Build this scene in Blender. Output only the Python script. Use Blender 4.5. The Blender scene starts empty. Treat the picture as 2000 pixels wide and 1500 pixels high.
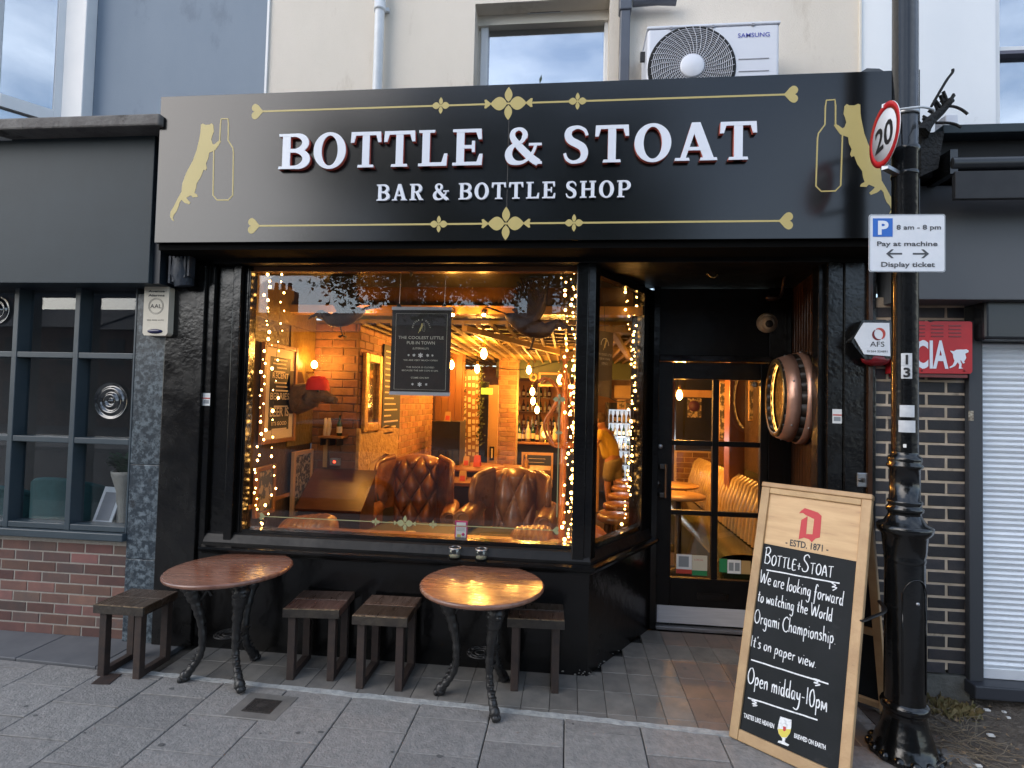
import bpy, math, random
from mathutils import Matrix, Vector, Quaternion
R_ = math.radians
rnd = random.Random(7)
SC = bpy.context.scene
COL = SC.collection
CAMP = Vector((0, 0, 1.78))
FPX = 1060.0

# ---------------------------------------------------------------- camera
def cam_axes(yaw=R_(5.9), pitch=R_(1.86), roll=R_(1.4)):
    f = Vector((-math.sin(yaw), math.cos(yaw), 0)); r = Vector((math.cos(yaw), math.sin(yaw), 0)); u = Vector((0, 0, 1))
    f2 = f*math.cos(pitch)+u*math.sin(pitch); u2 = u*math.cos(pitch)-f*math.sin(pitch)
    return r*math.cos(roll)+u2*math.sin(roll), u2*math.cos(roll)-r*math.sin(roll), f2
AR, AU, AF = cam_axes()
cd = bpy.data.cameras.new('camera'); cam = bpy.data.objects.new('camera', cd); COL.objects.link(cam)
cd.sensor_width = 36; cd.lens = 36*FPX/2000; cd.clip_start = .05; cd.clip_end = 600
cam.matrix_world = Matrix(((AR.x, AU.x, -AF.x, 0), (AR.y, AU.y, -AF.y, 0), (AR.z, AU.z, -AF.z, 1.78), (0, 0, 0, 1)))
SC.camera = cam

# ---------------------------------------------------------------- light
world = bpy.data.worlds.new('World'); SC.world = world; world.use_nodes = True
wn = world.node_tree; bg = wn.nodes['Background']
sky = wn.nodes.new('ShaderNodeTexSky'); sky.sky_type = 'NISHITA'; sky.sun_disc = False
SUN_EL, SUN_AZ = R_(30), R_(228)
sky.sun_elevation = SUN_EL; sky.sun_rotation = SUN_AZ; sky.air_density = 1.0; sky.dust_density = .7; sky.ozone_density = 1.5
# broken evening cloud over the clear sky
wtc = wn.nodes.new('ShaderNodeTexCoord'); wmp = wn.nodes.new('ShaderNodeMapping'); wmp.inputs['Scale'].default_value = (1, 1, 2.6); wnz = wn.nodes.new('ShaderNodeTexNoise')
wnz.inputs['Scale'].default_value = 2.6; wnz.inputs['Detail'].default_value = 7; wnz.inputs['Roughness'].default_value = .62
wr = wn.nodes.new('ShaderNodeMapRange'); wr.inputs[1].default_value = .38; wr.inputs[2].default_value = .68; wr.inputs[3].default_value = .06; wr.inputs[4].default_value = .5
wmx = wn.nodes.new('ShaderNodeMix'); wmx.data_type = 'RGBA'; wmx.inputs[7].default_value = (8.2, 9.2, 10.6, 1)
wn.links.new(wtc.outputs['Generated'], wmp.inputs[0]); wn.links.new(wmp.outputs[0], wnz.inputs[0]); wn.links.new(wnz.outputs[0], wr.inputs[0]); wn.links.new(wr.outputs[0], wmx.inputs[0])
wn.links.new(sky.outputs[0], wmx.inputs[6]); wn.links.new(wmx.outputs[2], bg.inputs[0]); bg.inputs[1].default_value = 0.12
sd = bpy.data.lights.new('sun', 'SUN'); sd.energy = .7; sd.angle = R_(50); sd.color = (1, .90, .78)
so = bpy.data.objects.new('sun', sd); COL.objects.link(so)
dv = Vector((math.sin(SUN_AZ)*math.cos(R_(40)), math.cos(SUN_AZ)*math.cos(R_(40)), math.sin(R_(40))))
dv = Vector((math.sin(SUN_AZ)*math.cos(SUN_EL), math.cos(SUN_AZ)*math.cos(SUN_EL), math.sin(SUN_EL)))
so.rotation_euler = dv.to_track_quat('Z', 'Y').to_euler(); so.location = (0, -5, 12)
SC.render.engine = 'CYCLES'
SC.view_settings.view_transform = 'Standard'; SC.view_settings.look = 'None'; SC.view_settings.gamma = 1
SC.view_settings.use_curve_mapping = False
SC.view_settings.exposure = 1.22
cy = SC.cycles; cy.use_denoising = True; cy.max_bounces = 8; cy.diffuse_bounces = 4; cy.glossy_bounces = 4; cy.transparent_max_bounces = 16
cy.sample_clamp_indirect = 6; cy.use_light_tree = True
cy.caustics_reflective = False; cy.caustics_refractive = False

# ---------------------------------------------------------------- helpers
def ray(px, py): return AF*FPX + AR*(px-1000) - AU*(py-750)
def hit(px, py, p0, n):
    d = ray(px, py); n = Vector(n); t = (Vector(p0)-CAMP).dot(n)/d.dot(n); return CAMP + d*t
def at(px, py, Y): return hit(px, py, (0, Y, 0), (0, 1, 0))
def ax(px, py, X): return hit(px, py, (X, 0, 0), (1, 0, 0))
def gr(px, py, z=0): return hit(px, py, (0, 0, z), (0, 0, 1))

def N(nt, t, **kw):
    n = nt.nodes.new(t)
    for k, v in kw.items():
        if k in ('ops',): continue
        if isinstance(k, str) and hasattr(n, k) and not k in n.inputs: setattr(n, k, v)
        else: n.inputs[k].default_value = v
    return n
MATS = {}
def mat(name, c, rough=.5, metal=0, c2=None, sc=6, rand=0, bump=0, bsc=40, rvar=0, emit=None, es=0, coat=0, spec=.5,
        stretch=None, detail=4, c3=None, fac3=.6, sc3=2, coord='Object', bdist=.01, transl=0, ramp=(.35, .65), ctype='noise'):
    m = bpy.data.materials.new(name); m.use_nodes = True; nt = m.node_tree; b = nt.nodes['Principled BSDF']; L = nt.links.new
    MATS[name] = m
    b.inputs['Roughness'].default_value = rough; b.inputs['Metallic'].default_value = metal
    b.inputs['Coat Weight'].default_value = coat; b.inputs['Coat Roughness'].default_value = .08
    b.inputs['Specular IOR Level'].default_value = spec
    if emit: b.inputs['Emission Color'].default_value = (*emit, 1); b.inputs['Emission Strength'].default_value = es
    tc = nt.nodes.new('ShaderNodeTexCoord'); mp = nt.nodes.new('ShaderNodeMapping'); L(tc.outputs[coord], mp.inputs[0])
    oi = nt.nodes.new('ShaderNodeObjectInfo')
    if stretch: mp.inputs['Scale'].default_value = stretch
    # per-object shift so alike pieces never repeat
    cx = nt.nodes.new('ShaderNodeVectorMath'); cx.operation = 'SCALE'; cx.inputs[0].default_value = (37, 19, 53); L(oi.outputs['Random'], cx.inputs['Scale'])
    ad = nt.nodes.new('ShaderNodeVectorMath'); L(mp.outputs[0], ad.inputs[0])
    if rand: L(cx.outputs[0], ad.inputs[1])
    vec = ad.outputs[0]
    colr = nt.nodes.new('ShaderNodeRGB'); colr.outputs[0].default_value = (*c, 1); out = colr.outputs[0]
    noi = None
    if c2:
        noi = nt.nodes.new('ShaderNodeTexNoise'); noi.inputs['Scale'].default_value = sc; noi.inputs['Detail'].default_value = detail; noi.inputs['Roughness'].default_value = .6
        L(vec, noi.inputs['Vector'])
        rp = nt.nodes.new('ShaderNodeMapRange'); rp.inputs[1].default_value = ramp[0]; rp.inputs[2].default_value = ramp[1]; L(noi.outputs[0], rp.inputs[0])
        mx = nt.nodes.new('ShaderNodeMix'); mx.data_type = 'RGBA'; L(rp.outputs[0], mx.inputs[0]); L(out, mx.inputs[6]); mx.inputs[7].default_value = (*c2, 1); out = mx.outputs[2]
    if c3:
        n3 = nt.nodes.new('ShaderNodeTexNoise'); n3.inputs['Scale'].default_value = sc3; n3.inputs['Detail'].default_value = 6; n3.inputs['Roughness'].default_value = .7; L(vec, n3.inputs['Vector'])
        r3 = nt.nodes.new('ShaderNodeMapRange'); r3.inputs[1].default_value = fac3; r3.inputs[2].default_value = fac3+.08; L(n3.outputs[0], r3.inputs[0])
        m3 = nt.nodes.new('ShaderNodeMix'); m3.data_type = 'RGBA'; L(r3.outputs[0], m3.inputs[0]); L(out, m3.inputs[6]); m3.inputs[7].default_value = (*c3, 1); out = m3.outputs[2]
    if rand:
        hs = nt.nodes.new('ShaderNodeHueSaturation'); mr = nt.nodes.new('ShaderNodeMapRange'); mr.inputs[3].default_value = 1-rand; mr.inputs[4].default_value = 1+rand
        L(oi.outputs['Random'], mr.inputs[0]); L(mr.outputs[0], hs.inputs['Value']); L(out, hs.inputs['Color']); out = hs.outputs[0]
        m5 = nt.nodes.new('ShaderNodeMath'); m5.operation = 'MULTIPLY'; m5.inputs[1].default_value = 7.3; L(oi.outputs['Random'], m5.inputs[0])
        m6 = nt.nodes.new('ShaderNodeMath'); m6.operation = 'FRACT'; L(m5.outputs[0], m6.inputs[0])
        m7 = nt.nodes.new('ShaderNodeMapRange'); m7.inputs[3].default_value = .5-rand*.04; m7.inputs[4].default_value = .5+rand*.04; L(m6.outputs[0], m7.inputs[0]); L(m7.outputs[0], hs.inputs['Hue'])
    L(out, b.inputs['Base Color'])
    if bump or rvar:
        nb = nt.nodes.new('ShaderNodeTexNoise'); nb.inputs['Scale'].default_value = bsc; nb.inputs['Detail'].default_value = 5; L(vec, nb.inputs['Vector'])
        if bump:
            bp = nt.nodes.new('ShaderNodeBump'); bp.inputs['Strength'].default_value = bump; bp.inputs['Distance'].default_value = bdist; L(nb.outputs[0], bp.inputs['Height']); L(bp.outputs[0], b.inputs['Normal'])
            if coat: L(bp.outputs[0], b.inputs['Coat Normal'])
        if rvar:
            rr = nt.nodes.new('ShaderNodeMapRange'); rr.inputs[1].default_value = .3; rr.inputs[2].default_value = .7; rr.inputs[3].default_value = max(0, rough-rvar); rr.inputs[4].default_value = min(1, rough+rvar)
            nq = nt.nodes.new('ShaderNodeTexNoise'); nq.inputs['Scale'].default_value = sc*.7; nq.inputs['Detail'].default_value = 5; L(vec, nq.inputs['Vector'])
            L(nq.outputs[0], rr.inputs[0]); L(rr.outputs[0], b.inputs['Roughness'])
    return m
def glow(name, c, s):
    m = bpy.data.materials.new(name); m.use_nodes = True; b = m.node_tree.nodes['Principled BSDF']
    b.inputs['Base Color'].default_value = (*c, 1); b.inputs['Emission Color'].default_value = (*c, 1); b.inputs['Emission Strength'].default_value = s; MATS[name] = m; return m
def glass(name, tint=(.97, .98, .97), rough=0.0, ior=1.5, wave=0, gain=1.0):
    m = bpy.data.materials.new(name); m.use_nodes = True; nt = m.node_tree; nt.nodes.clear(); L = nt.links.new
    o = nt.nodes.new('ShaderNodeOutputMaterial'); mx = nt.nodes.new('ShaderNodeMixShader'); t = nt.nodes.new('ShaderNodeBsdfTransparent'); g = nt.nodes.new('ShaderNodeBsdfGlossy')
    fr = nt.nodes.new('ShaderNodeFresnel'); ge = nt.nodes.new('ShaderNodeNewGeometry'); mi = nt.nodes.new('ShaderNodeMapRange'); mi.inputs[3].default_value = ior; mi.inputs[4].default_value = 1/ior; L(ge.outputs['Backfacing'], mi.inputs[0]); L(mi.outputs[0], fr.inputs[0]); t.inputs[0].default_value = (*tint, 1); g.inputs['Roughness'].default_value = rough
    mu = nt.nodes.new('ShaderNodeMath'); mu.operation = 'MULTIPLY'; mu.inputs[1].default_value = gain; mu.use_clamp = True
    L(fr.outputs[0], mu.inputs[0]); L(mu.outputs[0], mx.inputs[0]); L(t.outputs[0], mx.inputs[1]); L(g.outputs[0], mx.inputs[2]); L(mx.outputs[0], o.inputs[0])
    if wave:
        tc = nt.nodes.new('ShaderNodeTexCoord'); nz = nt.nodes.new('ShaderNodeTexNoise'); nz.inputs['Scale'].default_value = 1.4; nz.inputs['Detail'].default_value = 1
        bp = nt.nodes.new('ShaderNodeBump'); bp.inputs['Strength'].default_value = wave; bp.inputs['Distance'].default_value = .01
        L(tc.outputs['Object'], nz.inputs[0]); L(nz.outputs[0], bp.inputs['Height']); L(bp.outputs[0], g.inputs['Normal'])
    MATS[name] = m; return m

WL = {}
def reg(o, loc): WL[o.name] = Vector(loc); return o
def tag(o, label=None, cat=None, group=None, kind=None):
    if label: o['label'] = label
    if cat: o['category'] = cat
    if group: o['group'] = group
    if kind: o['kind'] = kind
    return o
def thing(name, label, cat, loc=(0, 0, 0), group=None):
    o = bpy.data.objects.new(name, None); COL.objects.link(o); o.location = loc; o.empty_display_size = .1
    reg(o, loc); return tag(o, label, cat, group)
def link(name, me, parent=None, loc=(0, 0, 0)):
    o = bpy.data.objects.new(name, me); COL.objects.link(o); base = Vector((0, 0, 0))
    if parent: o.parent = parent; base = WL[parent.name]
    o.location = Vector(loc)-base; reg(o, loc); return o
def crm(pts, n=6, closed=False):
    P = [Vector(p) for p in pts]; out = []; m = len(P)
    rng = range(m if closed else m-1)
    for i in rng:
        if closed: a, b, c, d = P[(i-1) % m], P[i], P[(i+1) % m], P[(i+2) % m]
        else: a, b, c, d = P[max(i-1, 0)], P[i], P[i+1], P[min(i+2, m-1)]
        for k in range(n):
            t = k/n; out.append(.5*((2*b)+(c-a)*t+(2*a-5*b+4*c-d)*t*t+(3*b-a-3*c+d)*t**3))
    if not closed: out.append(P[-1])
    return out
class MB:
    def __init__(s): s.v = []; s.f = []; s.m = []; s.s = []
    def add(s, vs, fs, mi=0, sm=False, M=None):
        k = len(s.v)
        for p in vs:
            p = Vector(p); s.v.append(M @ p if M else p)
        for f in fs: s.f.append([k+i for i in f]); s.m.append(mi); s.s.append(sm)
        return s
    def box(s, x0, x1, y0, y1, z0, z1, M=None, mi=0):
        x0, x1 = sorted((x0, x1)); y0, y1 = sorted((y0, y1)); z0, z1 = sorted((z0, z1))
        v = [(x0, y0, z0), (x1, y0, z0), (x1, y1, z0), (x0, y1, z0), (x0, y0, z1), (x1, y0, z1), (x1, y1, z1), (x0, y1, z1)]
        return s.add(v, [(0, 3, 2, 1), (4, 5, 6, 7), (0, 1, 5, 4), (1, 2, 6, 5), (2, 3, 7, 6), (3, 0, 4, 7)], mi, False, M)
    def prism(s, poly, h0, h1, M=None, mi=0, mi_side=None, inset=0):
        a = sum(poly[i][0]*poly[(i+1) % len(poly)][1]-poly[(i+1) % len(poly)][0]*poly[i][1] for i in range(len(poly)))
        if a < 0: poly = poly[::-1]
        n = len(poly); v = [(p[0], p[1], h0) for p in poly]+[(p[0], p[1], h1) for p in poly]
        s.add(v, [list(range(n))[::-1], [n+i for i in range(n)]], mi, False, M)
        return s.add(v, [(i, (i+1) % n, n+(i+1) % n, n+i) for i in range(n)], mi if mi_side is None else mi_side, False, M)
    def ribbon(s, pts, w, h0, h1, M=None, mi=0, closed=False):
        n = len(pts); L = []; Rr = []
        ws = w if isinstance(w, (list, tuple)) else [w]*n
        for i in range(n):
            p = Vector(pts[i][:2]).to_2d() if False else Vector((pts[i][0], pts[i][1]))
            a = Vector((pts[(i-1) % n][0], pts[(i-1) % n][1])) if (closed or i > 0) else p
            b = Vector((pts[(i+1) % n][0], pts[(i+1) % n][1])) if (closed or i < n-1) else p
            d = (b-a); d = d.normalized() if d.length > 1e-9 else Vector((1, 0)); q = Vector((-d.y, d.x))*ws[i]/2
            L.append(p+q); Rr.append(p-q)
        v = []
        for i in range(n): v += [(L[i].x, L[i].y, h1), (Rr[i].x, Rr[i].y, h1), (Rr[i].x, Rr[i].y, h0), (L[i].x, L[i].y, h0)]
        fs = []
        for i in range(n if closed else n-1):
            a = 4*i; b = 4*((i+1) % n)
            for k in range(4): fs.append((a+k, b+k, b+(k+1) % 4, a+(k+1) % 4)[::-1])
        if not closed: fs += [(0, 3, 2, 1)[::-1], (4*n-4, 4*n-3, 4*n-2, 4*n-1)[::-1]]
        return s.add(v, fs, mi, False, M)
    def lathe(s, prof, n=24, M=None, mi=0, sm=True, a0=0, a1=2*math.pi, cap=True):
        full = abs(a1-a0-2*math.pi) < 1e-6; k = n if full else n+1; v = []
        for r, z in prof:
            for i in range(k):
                a = a0+(a1-a0)*i/n; v.append((r*math.cos(a), r*math.sin(a), z))
        fs = []
        for j in range(len(prof)-1):
            for i in range(n):
                i2 = (i+1) % k; fs.append((j*k+i, j*k+i2, (j+1)*k+i2, (j+1)*k+i))
        s.add(v, fs, mi, sm, M)
        if cap and full:
            if prof[0][0] > 1e-5: s.add(v[:k], [list(range(k))[::-1]], mi, False, M)
            if prof[-1][0] > 1e-5: s.add(v[-k:], [list(range(k))], mi, False, M)
        return s
    def tube(s, pts, r, n=8, mi=0, M=None, flat=1, closed=False):
        P = [Vector(p) for p in pts]; m = len(P); rs = r if isinstance(r, (list, tuple)) else [r]*m; v = []; up = None
        for i in range(m):
            a = P[(i-1) % m] if (closed or i) else P[i]; b = P[(i+1) % m] if (closed or i < m-1) else P[i]
            d = (b-a); d = d.normalized() if d.length > 1e-9 else Vector((0, 0, 1))
            if up is None: up = Vector((0, 0, 1)) if abs(d.z) < .9 else Vector((1, 0, 0))
            x = d.cross(up); x = x.normalized() if x.length > 1e-6 else d.orthogonal().normalized(); up = x.cross(d).normalized()
            for k in range(n):
                t = 2*math.pi*k/n; v.append(P[i]+x*math.cos(t)*rs[i]+up*math.sin(t)*rs[i]*flat)
        fs = [(i*n+k, i*n+(k+1) % n, ((i+1) % m)*n+(k+1) % n, ((i+1) % m)*n+k) for i in range(m if closed else m-1) for k in range(n)]
        s.add(v, fs, mi, True, M)
        if not closed: s.add(v[:n], [list(range(n))[::-1]], mi, False, M); s.add(v[-n:], [list(range(n))], mi, False, M)
        return s
    def bar(s, a, b, w, h, mi=0, up=(0, 0, 1)):
        a = Vector(a); b = Vector(b); d = (b-a); Ln = d.length; d.normalize(); up = Vector(up); x = d.cross(up)
        if x.length < 1e-4: x = d.cross(Vector((1, 0, 0)))
        x.normalize(); y = x.cross(d).normalized()
        M = Matrix(((x.x, y.x, d.x, a.x), (x.y, y.y, d.y, a.y), (x.z, y.z, d.z, a.z), (0, 0, 0, 1)))
        M = Matrix(((x.x, -y.x, d.x, a.x), (x.y, -y.y, d.y, a.y), (x.z, -y.z, d.z, a.z), (0, 0, 0, 1)))
        return s.box(-w/2, w/2, -h/2, h/2, 0, Ln, M, mi)
    def ell(s, c, rx, ry, rz, nu=16, nv=10, M=None, mi=0):
        v = [(c[0], c[1], c[2]-rz)]
        for j in range(1, nv):
            t = -math.pi/2+math.pi*j/nv
            for i in range(nu): a = 2*math.pi*i/nu; v.append((c[0]+rx*math.cos(t)*math.cos(a), c[1]+ry*math.cos(t)*math.sin(a), c[2]+rz*math.sin(t)))
        v.append((c[0], c[1], c[2]+rz)); k = len(v)-1; fs = []
        for i in range(nu):
            fs.append((0, 1+(i+1) % nu, 1+i)); fs.append((k, k-nu+i, k-nu+(i+1) % nu))
            for j in range(nv-2): a = 1+j*nu; fs.append((a+i, a+(i+1) % nu, a+nu+(i+1) % nu, a+nu+i))
        return s.add(v, fs, mi, True, M)
    def grid(s, fn, nu, nv, mi=0, sm=True, M=None):
        v = [fn(i/nu, j/nv) for j in range(nv+1) for i in range(nu+1)]
        return s.add(v, [(j*(nu+1)+i, j*(nu+1)+i+1, (j+1)*(nu+1)+i+1, (j+1)*(nu+1)+i) for j in range(nv) for i in range(nu)], mi, sm, M)
    def sweep(s, path, prof, M=None, mi=0, sm=False, closed=False):
        # path: xy points; prof: (outward offset, z). outward = right-hand side of travel
        n = len(path); P = [Vector((p[0], p[1])) for p in path]; k = len(prof); v = []
        for i in range(n):
            d1 = (P[i]-P[i-1]).normalized() if (i or closed) else (P[1]-P[0]).normalized(); d2 = (P[(i+1) % n]-P[i]).normalized() if (i < n-1 or closed) else d1
            n1 = Vector((d1.y, -d1.x)); n2 = Vector((d2.y, -d2.x)); b = (n1+n2).normalized(); sc = 1/max(.2, b.dot(n1))
            for o, z in prof: q = P[i]+b*o*sc; v.append((q.x, q.y, z))
        fs = [(i*k+j, ((i+1) % n)*k+j, ((i+1) % n)*k+(j+1) % k, i*k+(j+1) % k) for i in range(n if closed else n-1) for j in range(k)]
        s.add(v, fs, mi, sm, M)
        if not closed: s.add(v[:k], [list(range(k))], mi, False, M); s.add(v[-k:], [list(range(k))[::-1]], mi, False, M)
        return s
    def mesh(s, name, mats, base=Vector((0, 0, 0))):
        me = bpy.data.meshes.new(name); me.from_pydata([tuple(p-base) for p in s.v], [], s.f)
        for m in (mats if isinstance(mats, (list, tuple)) else [mats]): me.materials.append(m)
        me.polygons.foreach_set('material_index', s.m); me.polygons.foreach_set('use_smooth', s.s)
        me.update(); return me
    def build(s, name, mats, parent=None, bevel=0, loc=None, seg=2, fixn=False):
        base = Vector(loc) if loc is not None else (WL[parent.name] if parent else Vector((0, 0, 0)))
        me = s.mesh(name, mats, base)
        if fixn:
            import bmesh
            bm = bmesh.new(); bm.from_mesh(me); bmesh.ops.recalc_face_normals(bm, faces=bm.faces); bm.to_mesh(me); bm.free()
        o = link(name, me, parent, base)
        if bevel:
            b = o.modifiers.new('bevel', 'BEVEL'); b.width = bevel; b.segments = seg; b.limit_method = 'ANGLE'; b.angle_limit = R_(40); b.harden_normals = False
        return o
def copy_tree(o, parent=None):
    c = o.copy(); COL.objects.link(c); c.parent = parent; WL[c.name] = WL.get(o.name, Vector())
    for ch in list(o.children):
        copy_tree(ch, c)
    return c
def FM(Y, x=0, z=0, s=1.0):       # plane facing the street: local x right, y up, z towards the street
    return Matrix(((s, 0, 0, x), (0, 0, -1, Y), (0, s, 0, z), (0, 0, 0, 1)))
def basis(o, x, y, z): return Matrix(((x[0], y[0], z[0], o[0]), (x[1], y[1], z[1], o[1]), (x[2], y[2], z[2], o[2]), (0, 0, 0, 1)))
def pl(o, x, y):
    x = Vector(x).normalized(); y = Vector(y).normalized(); return basis(Vector(o), x, y, x.cross(y))
def text_mesh(body, off=0):
    cu = bpy.data.curves.new('t', 'FONT'); cu.body = body; cu.align_x = 'LEFT'; cu.offset = off; cu.resolution_u = 3
    o = bpy.data.objects.new('t', cu); me = o.to_mesh(); v = [p.co.copy() for p in me.vertices]; f = [list(p.vertices) for p in me.polygons]
    o.to_mesh_clear(); bpy.data.objects.remove(o); bpy.data.curves.remove(cu); return v, f
def text(body, M, w, h, m, parent, align='L', bold=0, name='lettering', lift=.001, thick=.0, warp=None, mb=None):
    """flat print: fitted to width w (None = natural) and height h (metres)"""
    v, f = text_mesh(body, bold)
    x0 = min(p.x for p in v); x1 = max(p.x for p in v); y0 = 0; y1 = max(p.y for p in v)
    sy = h/.73; sx = sy if w is None else w/(x1-x0); W = (x1-x0)*sx; o = {'L': 0, 'C': -W/2, 'R': -W}[align]
    vs = [((p.x-x0)*sx+o, p.y*sy, lift) for p in v]
    if warp: vs = [warp(*p) for p in vs]
    b = mb or MB(); b.add(vs, f, 0, False, M)
    if mb: return
    return b.build(name, m, parent)
# ================================================================ materials
mat('black_gloss', (.003, .003, .0035), .2, c2=(.006, .0055, .005), sc=3, bump=.25, bsc=14, bdist=.012, rvar=.08, spec=.42)
mat('black_rough', (.003, .003, .0035), .24, c2=(.006, .0055, .005), sc=8, bump=.2, bsc=34, bdist=.010, rvar=.1, spec=.5)
mat('black_matt', (.003, .003, .0035), .42, c2=(.007, .0065, .006), sc=5, bump=.3, bsc=20, rvar=.1, spec=.28)
mat('fascia_black', (.004, .0045, .005), .19, c2=(.006, .0065, .007), sc=2, spec=.62, bump=.05, bsc=300, bdist=.001)
mat('slate_paint', (.030, .042, .050), .5, c2=(.034, .048, .058), sc=2, spec=.22, bump=.15, bsc=60, bdist=.003)
mat('slate_frame', (.034, .052, .066), .4, c2=(.044, .062, .076), sc=5, bump=.2, bsc=50, bdist=.003)
mat('grey_render', (.225, .275, .34), .85, c2=(.25, .30, .365), sc=1.2, bump=.25, bsc=160, bdist=.003, c3=(.195, .235, .29), fac3=.56, sc3=1.4, stretch=(1.5, 1.5, .8))
mat('cream_render', (.74, .675, .585), .9, c2=(.77, .70, .61), sc=2, bump=.6, bsc=130, bdist=.006, c3=(.66, .59, .50), fac3=.57, sc3=1.7, stretch=(1.8, 1.8, .6))
mat('cream_trim', (.72, .68, .61), .7, c2=(.76, .72, .65), sc=3)
mat('white_render', (.84, .87, .90), .8, c2=(.87, .895, .92), sc=2, bump=.2, bsc=120, bdist=.003, c3=(.62, .64, .66), fac3=.68, sc3=1.6)
mat('upvc', (.76, .77, .78), .3, c2=(.70, .72, .74), sc=4)
mat('white_pipe', (.74, .77, .80), .4, c2=(.62, .65, .68), sc=9, c3=(.3, .3, .3), fac3=.72, sc3=11)
mat('grey_pipe', (.10, .11, .135), .35, c2=(.085, .095, .12), sc=6)
mat('brick_red', (.17, .085, .068), .85, c2=(.13, .07, .06), sc=9, rand=.38, bump=.7, bsc=120, bdist=.004, c3=(.11, .075, .07), fac3=.6, sc3=2.2)
mat('brick_grey', (.12, .072, .06), .85, c2=(.085, .06, .055), sc=9, rand=.3, bump=.7, bsc=120, bdist=.004)
mat('mortar', (.34, .31, .27), .95, c2=(.27, .25, .22), sc=30, bump=.6, bsc=200, bdist=.003)
mat('mortar_tan', (.55, .44, .33), .95, c2=(.40, .32, .23), sc=9, c3=(.22, .18, .14), fac3=.6, sc3=6, bump=.5, bsc=200, bdist=.003)
mat('brick_blue', (.024, .023, .027), .6, c2=(.042, .036, .036), sc=12, rand=.55, bump=.5, bsc=90, bdist=.003)
mat('marble', (.022, .032, .043), .35, c2=(.15, .185, .21), sc=34, detail=10, ramp=(.44, .64), c3=(.02, .024, .03), fac3=.56, sc3=17, rand=.1)
mat('slab', (.265, .252, .238), .85, c2=(.19, .183, .175), sc=26, rand=.12, bump=.9, bsc=75, bdist=.007, c3=(.12, .118, .115), fac3=.64, sc3=5, detail=8)
mat('tile', (.20, .188, .170), .6, c2=(.145, .138, .128), sc=10, rand=.13, bump=.35, bsc=90, bdist=.003, c3=(.11, .10, .095), fac3=.63, sc3=5, rvar=.12)
mat('tile_worn', (.20, .150, .125), .6, c2=(.15, .125, .11), sc=8, rand=.16, bump=.35, bsc=90, bdist=.003, c3=(.10, .09, .085), fac3=.6, sc3=5)
mat('smooth_slab', (.125, .128, .135), .75, c2=(.10, .104, .112), sc=6, rand=.08, bump=.3, bsc=120, bdist=.002)
mat('kerb_paint', (.42, .43, .42), .8, c2=(.28, .29, .29), sc=22, bump=.8, bsc=60, bdist=.006, c3=(.17, .17, .17), fac3=.62, sc3=12)
mat('joint_dirt', (.055, .052, .048), .95, c2=(.035, .033, .03), sc=30)
mat('soil', (.075, .062, .05), .95, c2=(.13, .11, .09), sc=22, bump=1, bsc=60, bdist=.02, c3=(.17, .15, .13), fac3=.58, sc3=16, detail=10)
mat('asphalt', (.05, .05, .052), .9, c2=(.06, .06, .062), sc=40)
mat('cast_iron', (.012, .012, .013), .38, c2=(.022, .021, .020), sc=30, bump=.7, bsc=55, bdist=.006, rvar=.12)
mat('lamp_paint', (.003, .0035, .004), .16, c2=(.006, .0065, .007), sc=6, bump=.25, bsc=30, bdist=.006, spec=.6, c3=(.02, .02, .022), fac3=.7, sc3=14)
mat('rust_iron', (.045, .028, .022), .6, c2=(.028, .020, .018), sc=22, rand=.15, bump=.5, bsc=90, bdist=.003)
mat('drain_iron', (.05, .042, .036), .65, c2=(.025, .022, .02), sc=60, bump=.5, bsc=100)
mat('gold_vinyl', (.56, .45, .17), .42, c2=(.52, .42, .155), sc=3)
mat('letter_white', (.80, .83, .90), .22, c2=(.77, .80, .88), sc=2, spec=.5)
mat('letter_red', (.62, .13, .09), .45, c2=(.55, .11, .08), sc=6)
mat('white_plastic', (.74, .76, .82), .35, c2=(.70, .72, .79), sc=3)
mat('grille', (.60, .61, .66), .4)
mat('dark_void', (.006, .006, .007), .7)
mat('dark_glassback', (.012, .014, .018), .6)
mat('grey_plastic', (.30, .30, .33), .4)
mat('blue_print', (.06, .07, .42), .5)
mat('road_blue', (.02, .14, .55), .4)
mat('ink', (.016, .016, .018), .5)
mat('sign_white', (.78, .80, .84), .35, c2=(.72, .75, .80), sc=14, bump=.1, bsc=200)
mat('sign_red', (.52, .012, .018), .35)
mat('sign_grey', (.32, .33, .34), .4, metal=.6)
mat('red_plastic', (.56, .018, .022), .42, c2=(.46, .015, .02), sc=6)
mat('dark_red', (.16, .008, .012), .25)
mat('cream_plastic', (.62, .57, .47), .45, c2=(.55, .50, .40), sc=5)
mat('steel', (.42, .42, .43), .35, metal=.9, c2=(.35, .35, .36), sc=20)
mat('shutter', (.82, .85, .89), .38, metal=.2, c2=(.76, .79, .83), sc=8, rand=.09)
mat('alu', (.36, .36, .38), .38, metal=.7, c2=(.30, .30, .32), sc=14, stretch=(1, 1, 12))
mat('lead', (.11, .10, .095), .75, c2=(.17, .16, .15), sc=8, bump=.6, bsc=40, c3=(.05, .045, .04), fac3=.58, sc3=5)
mat('char', (.008, .008, .008), .75, bump=1, bsc=50, bdist=.02)
mat('paper', (.72, .72, .70), .6)
mat('leaf', (.035, .065, .015), .6, rand=.2)
mat('bark', (.07, .05, .035), .9, bump=.8)
mat('pot_stone', (.5, .46, .4), .8, c2=(.4, .37, .32), sc=12)
mat('far_brick', (.06, .035, .028), .9, c2=(.16, .08, .06), sc=3)
mat('slate_roof', (.06, .062, .07), .7)
GL = glass('window_glass', (.98, .98, .975), 0, 1.52, wave=.01, gain=1.35)
GLD = glass('dim_glass', (.9, .92, .93), 0, 1.52, wave=.03, gain=.9)
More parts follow.
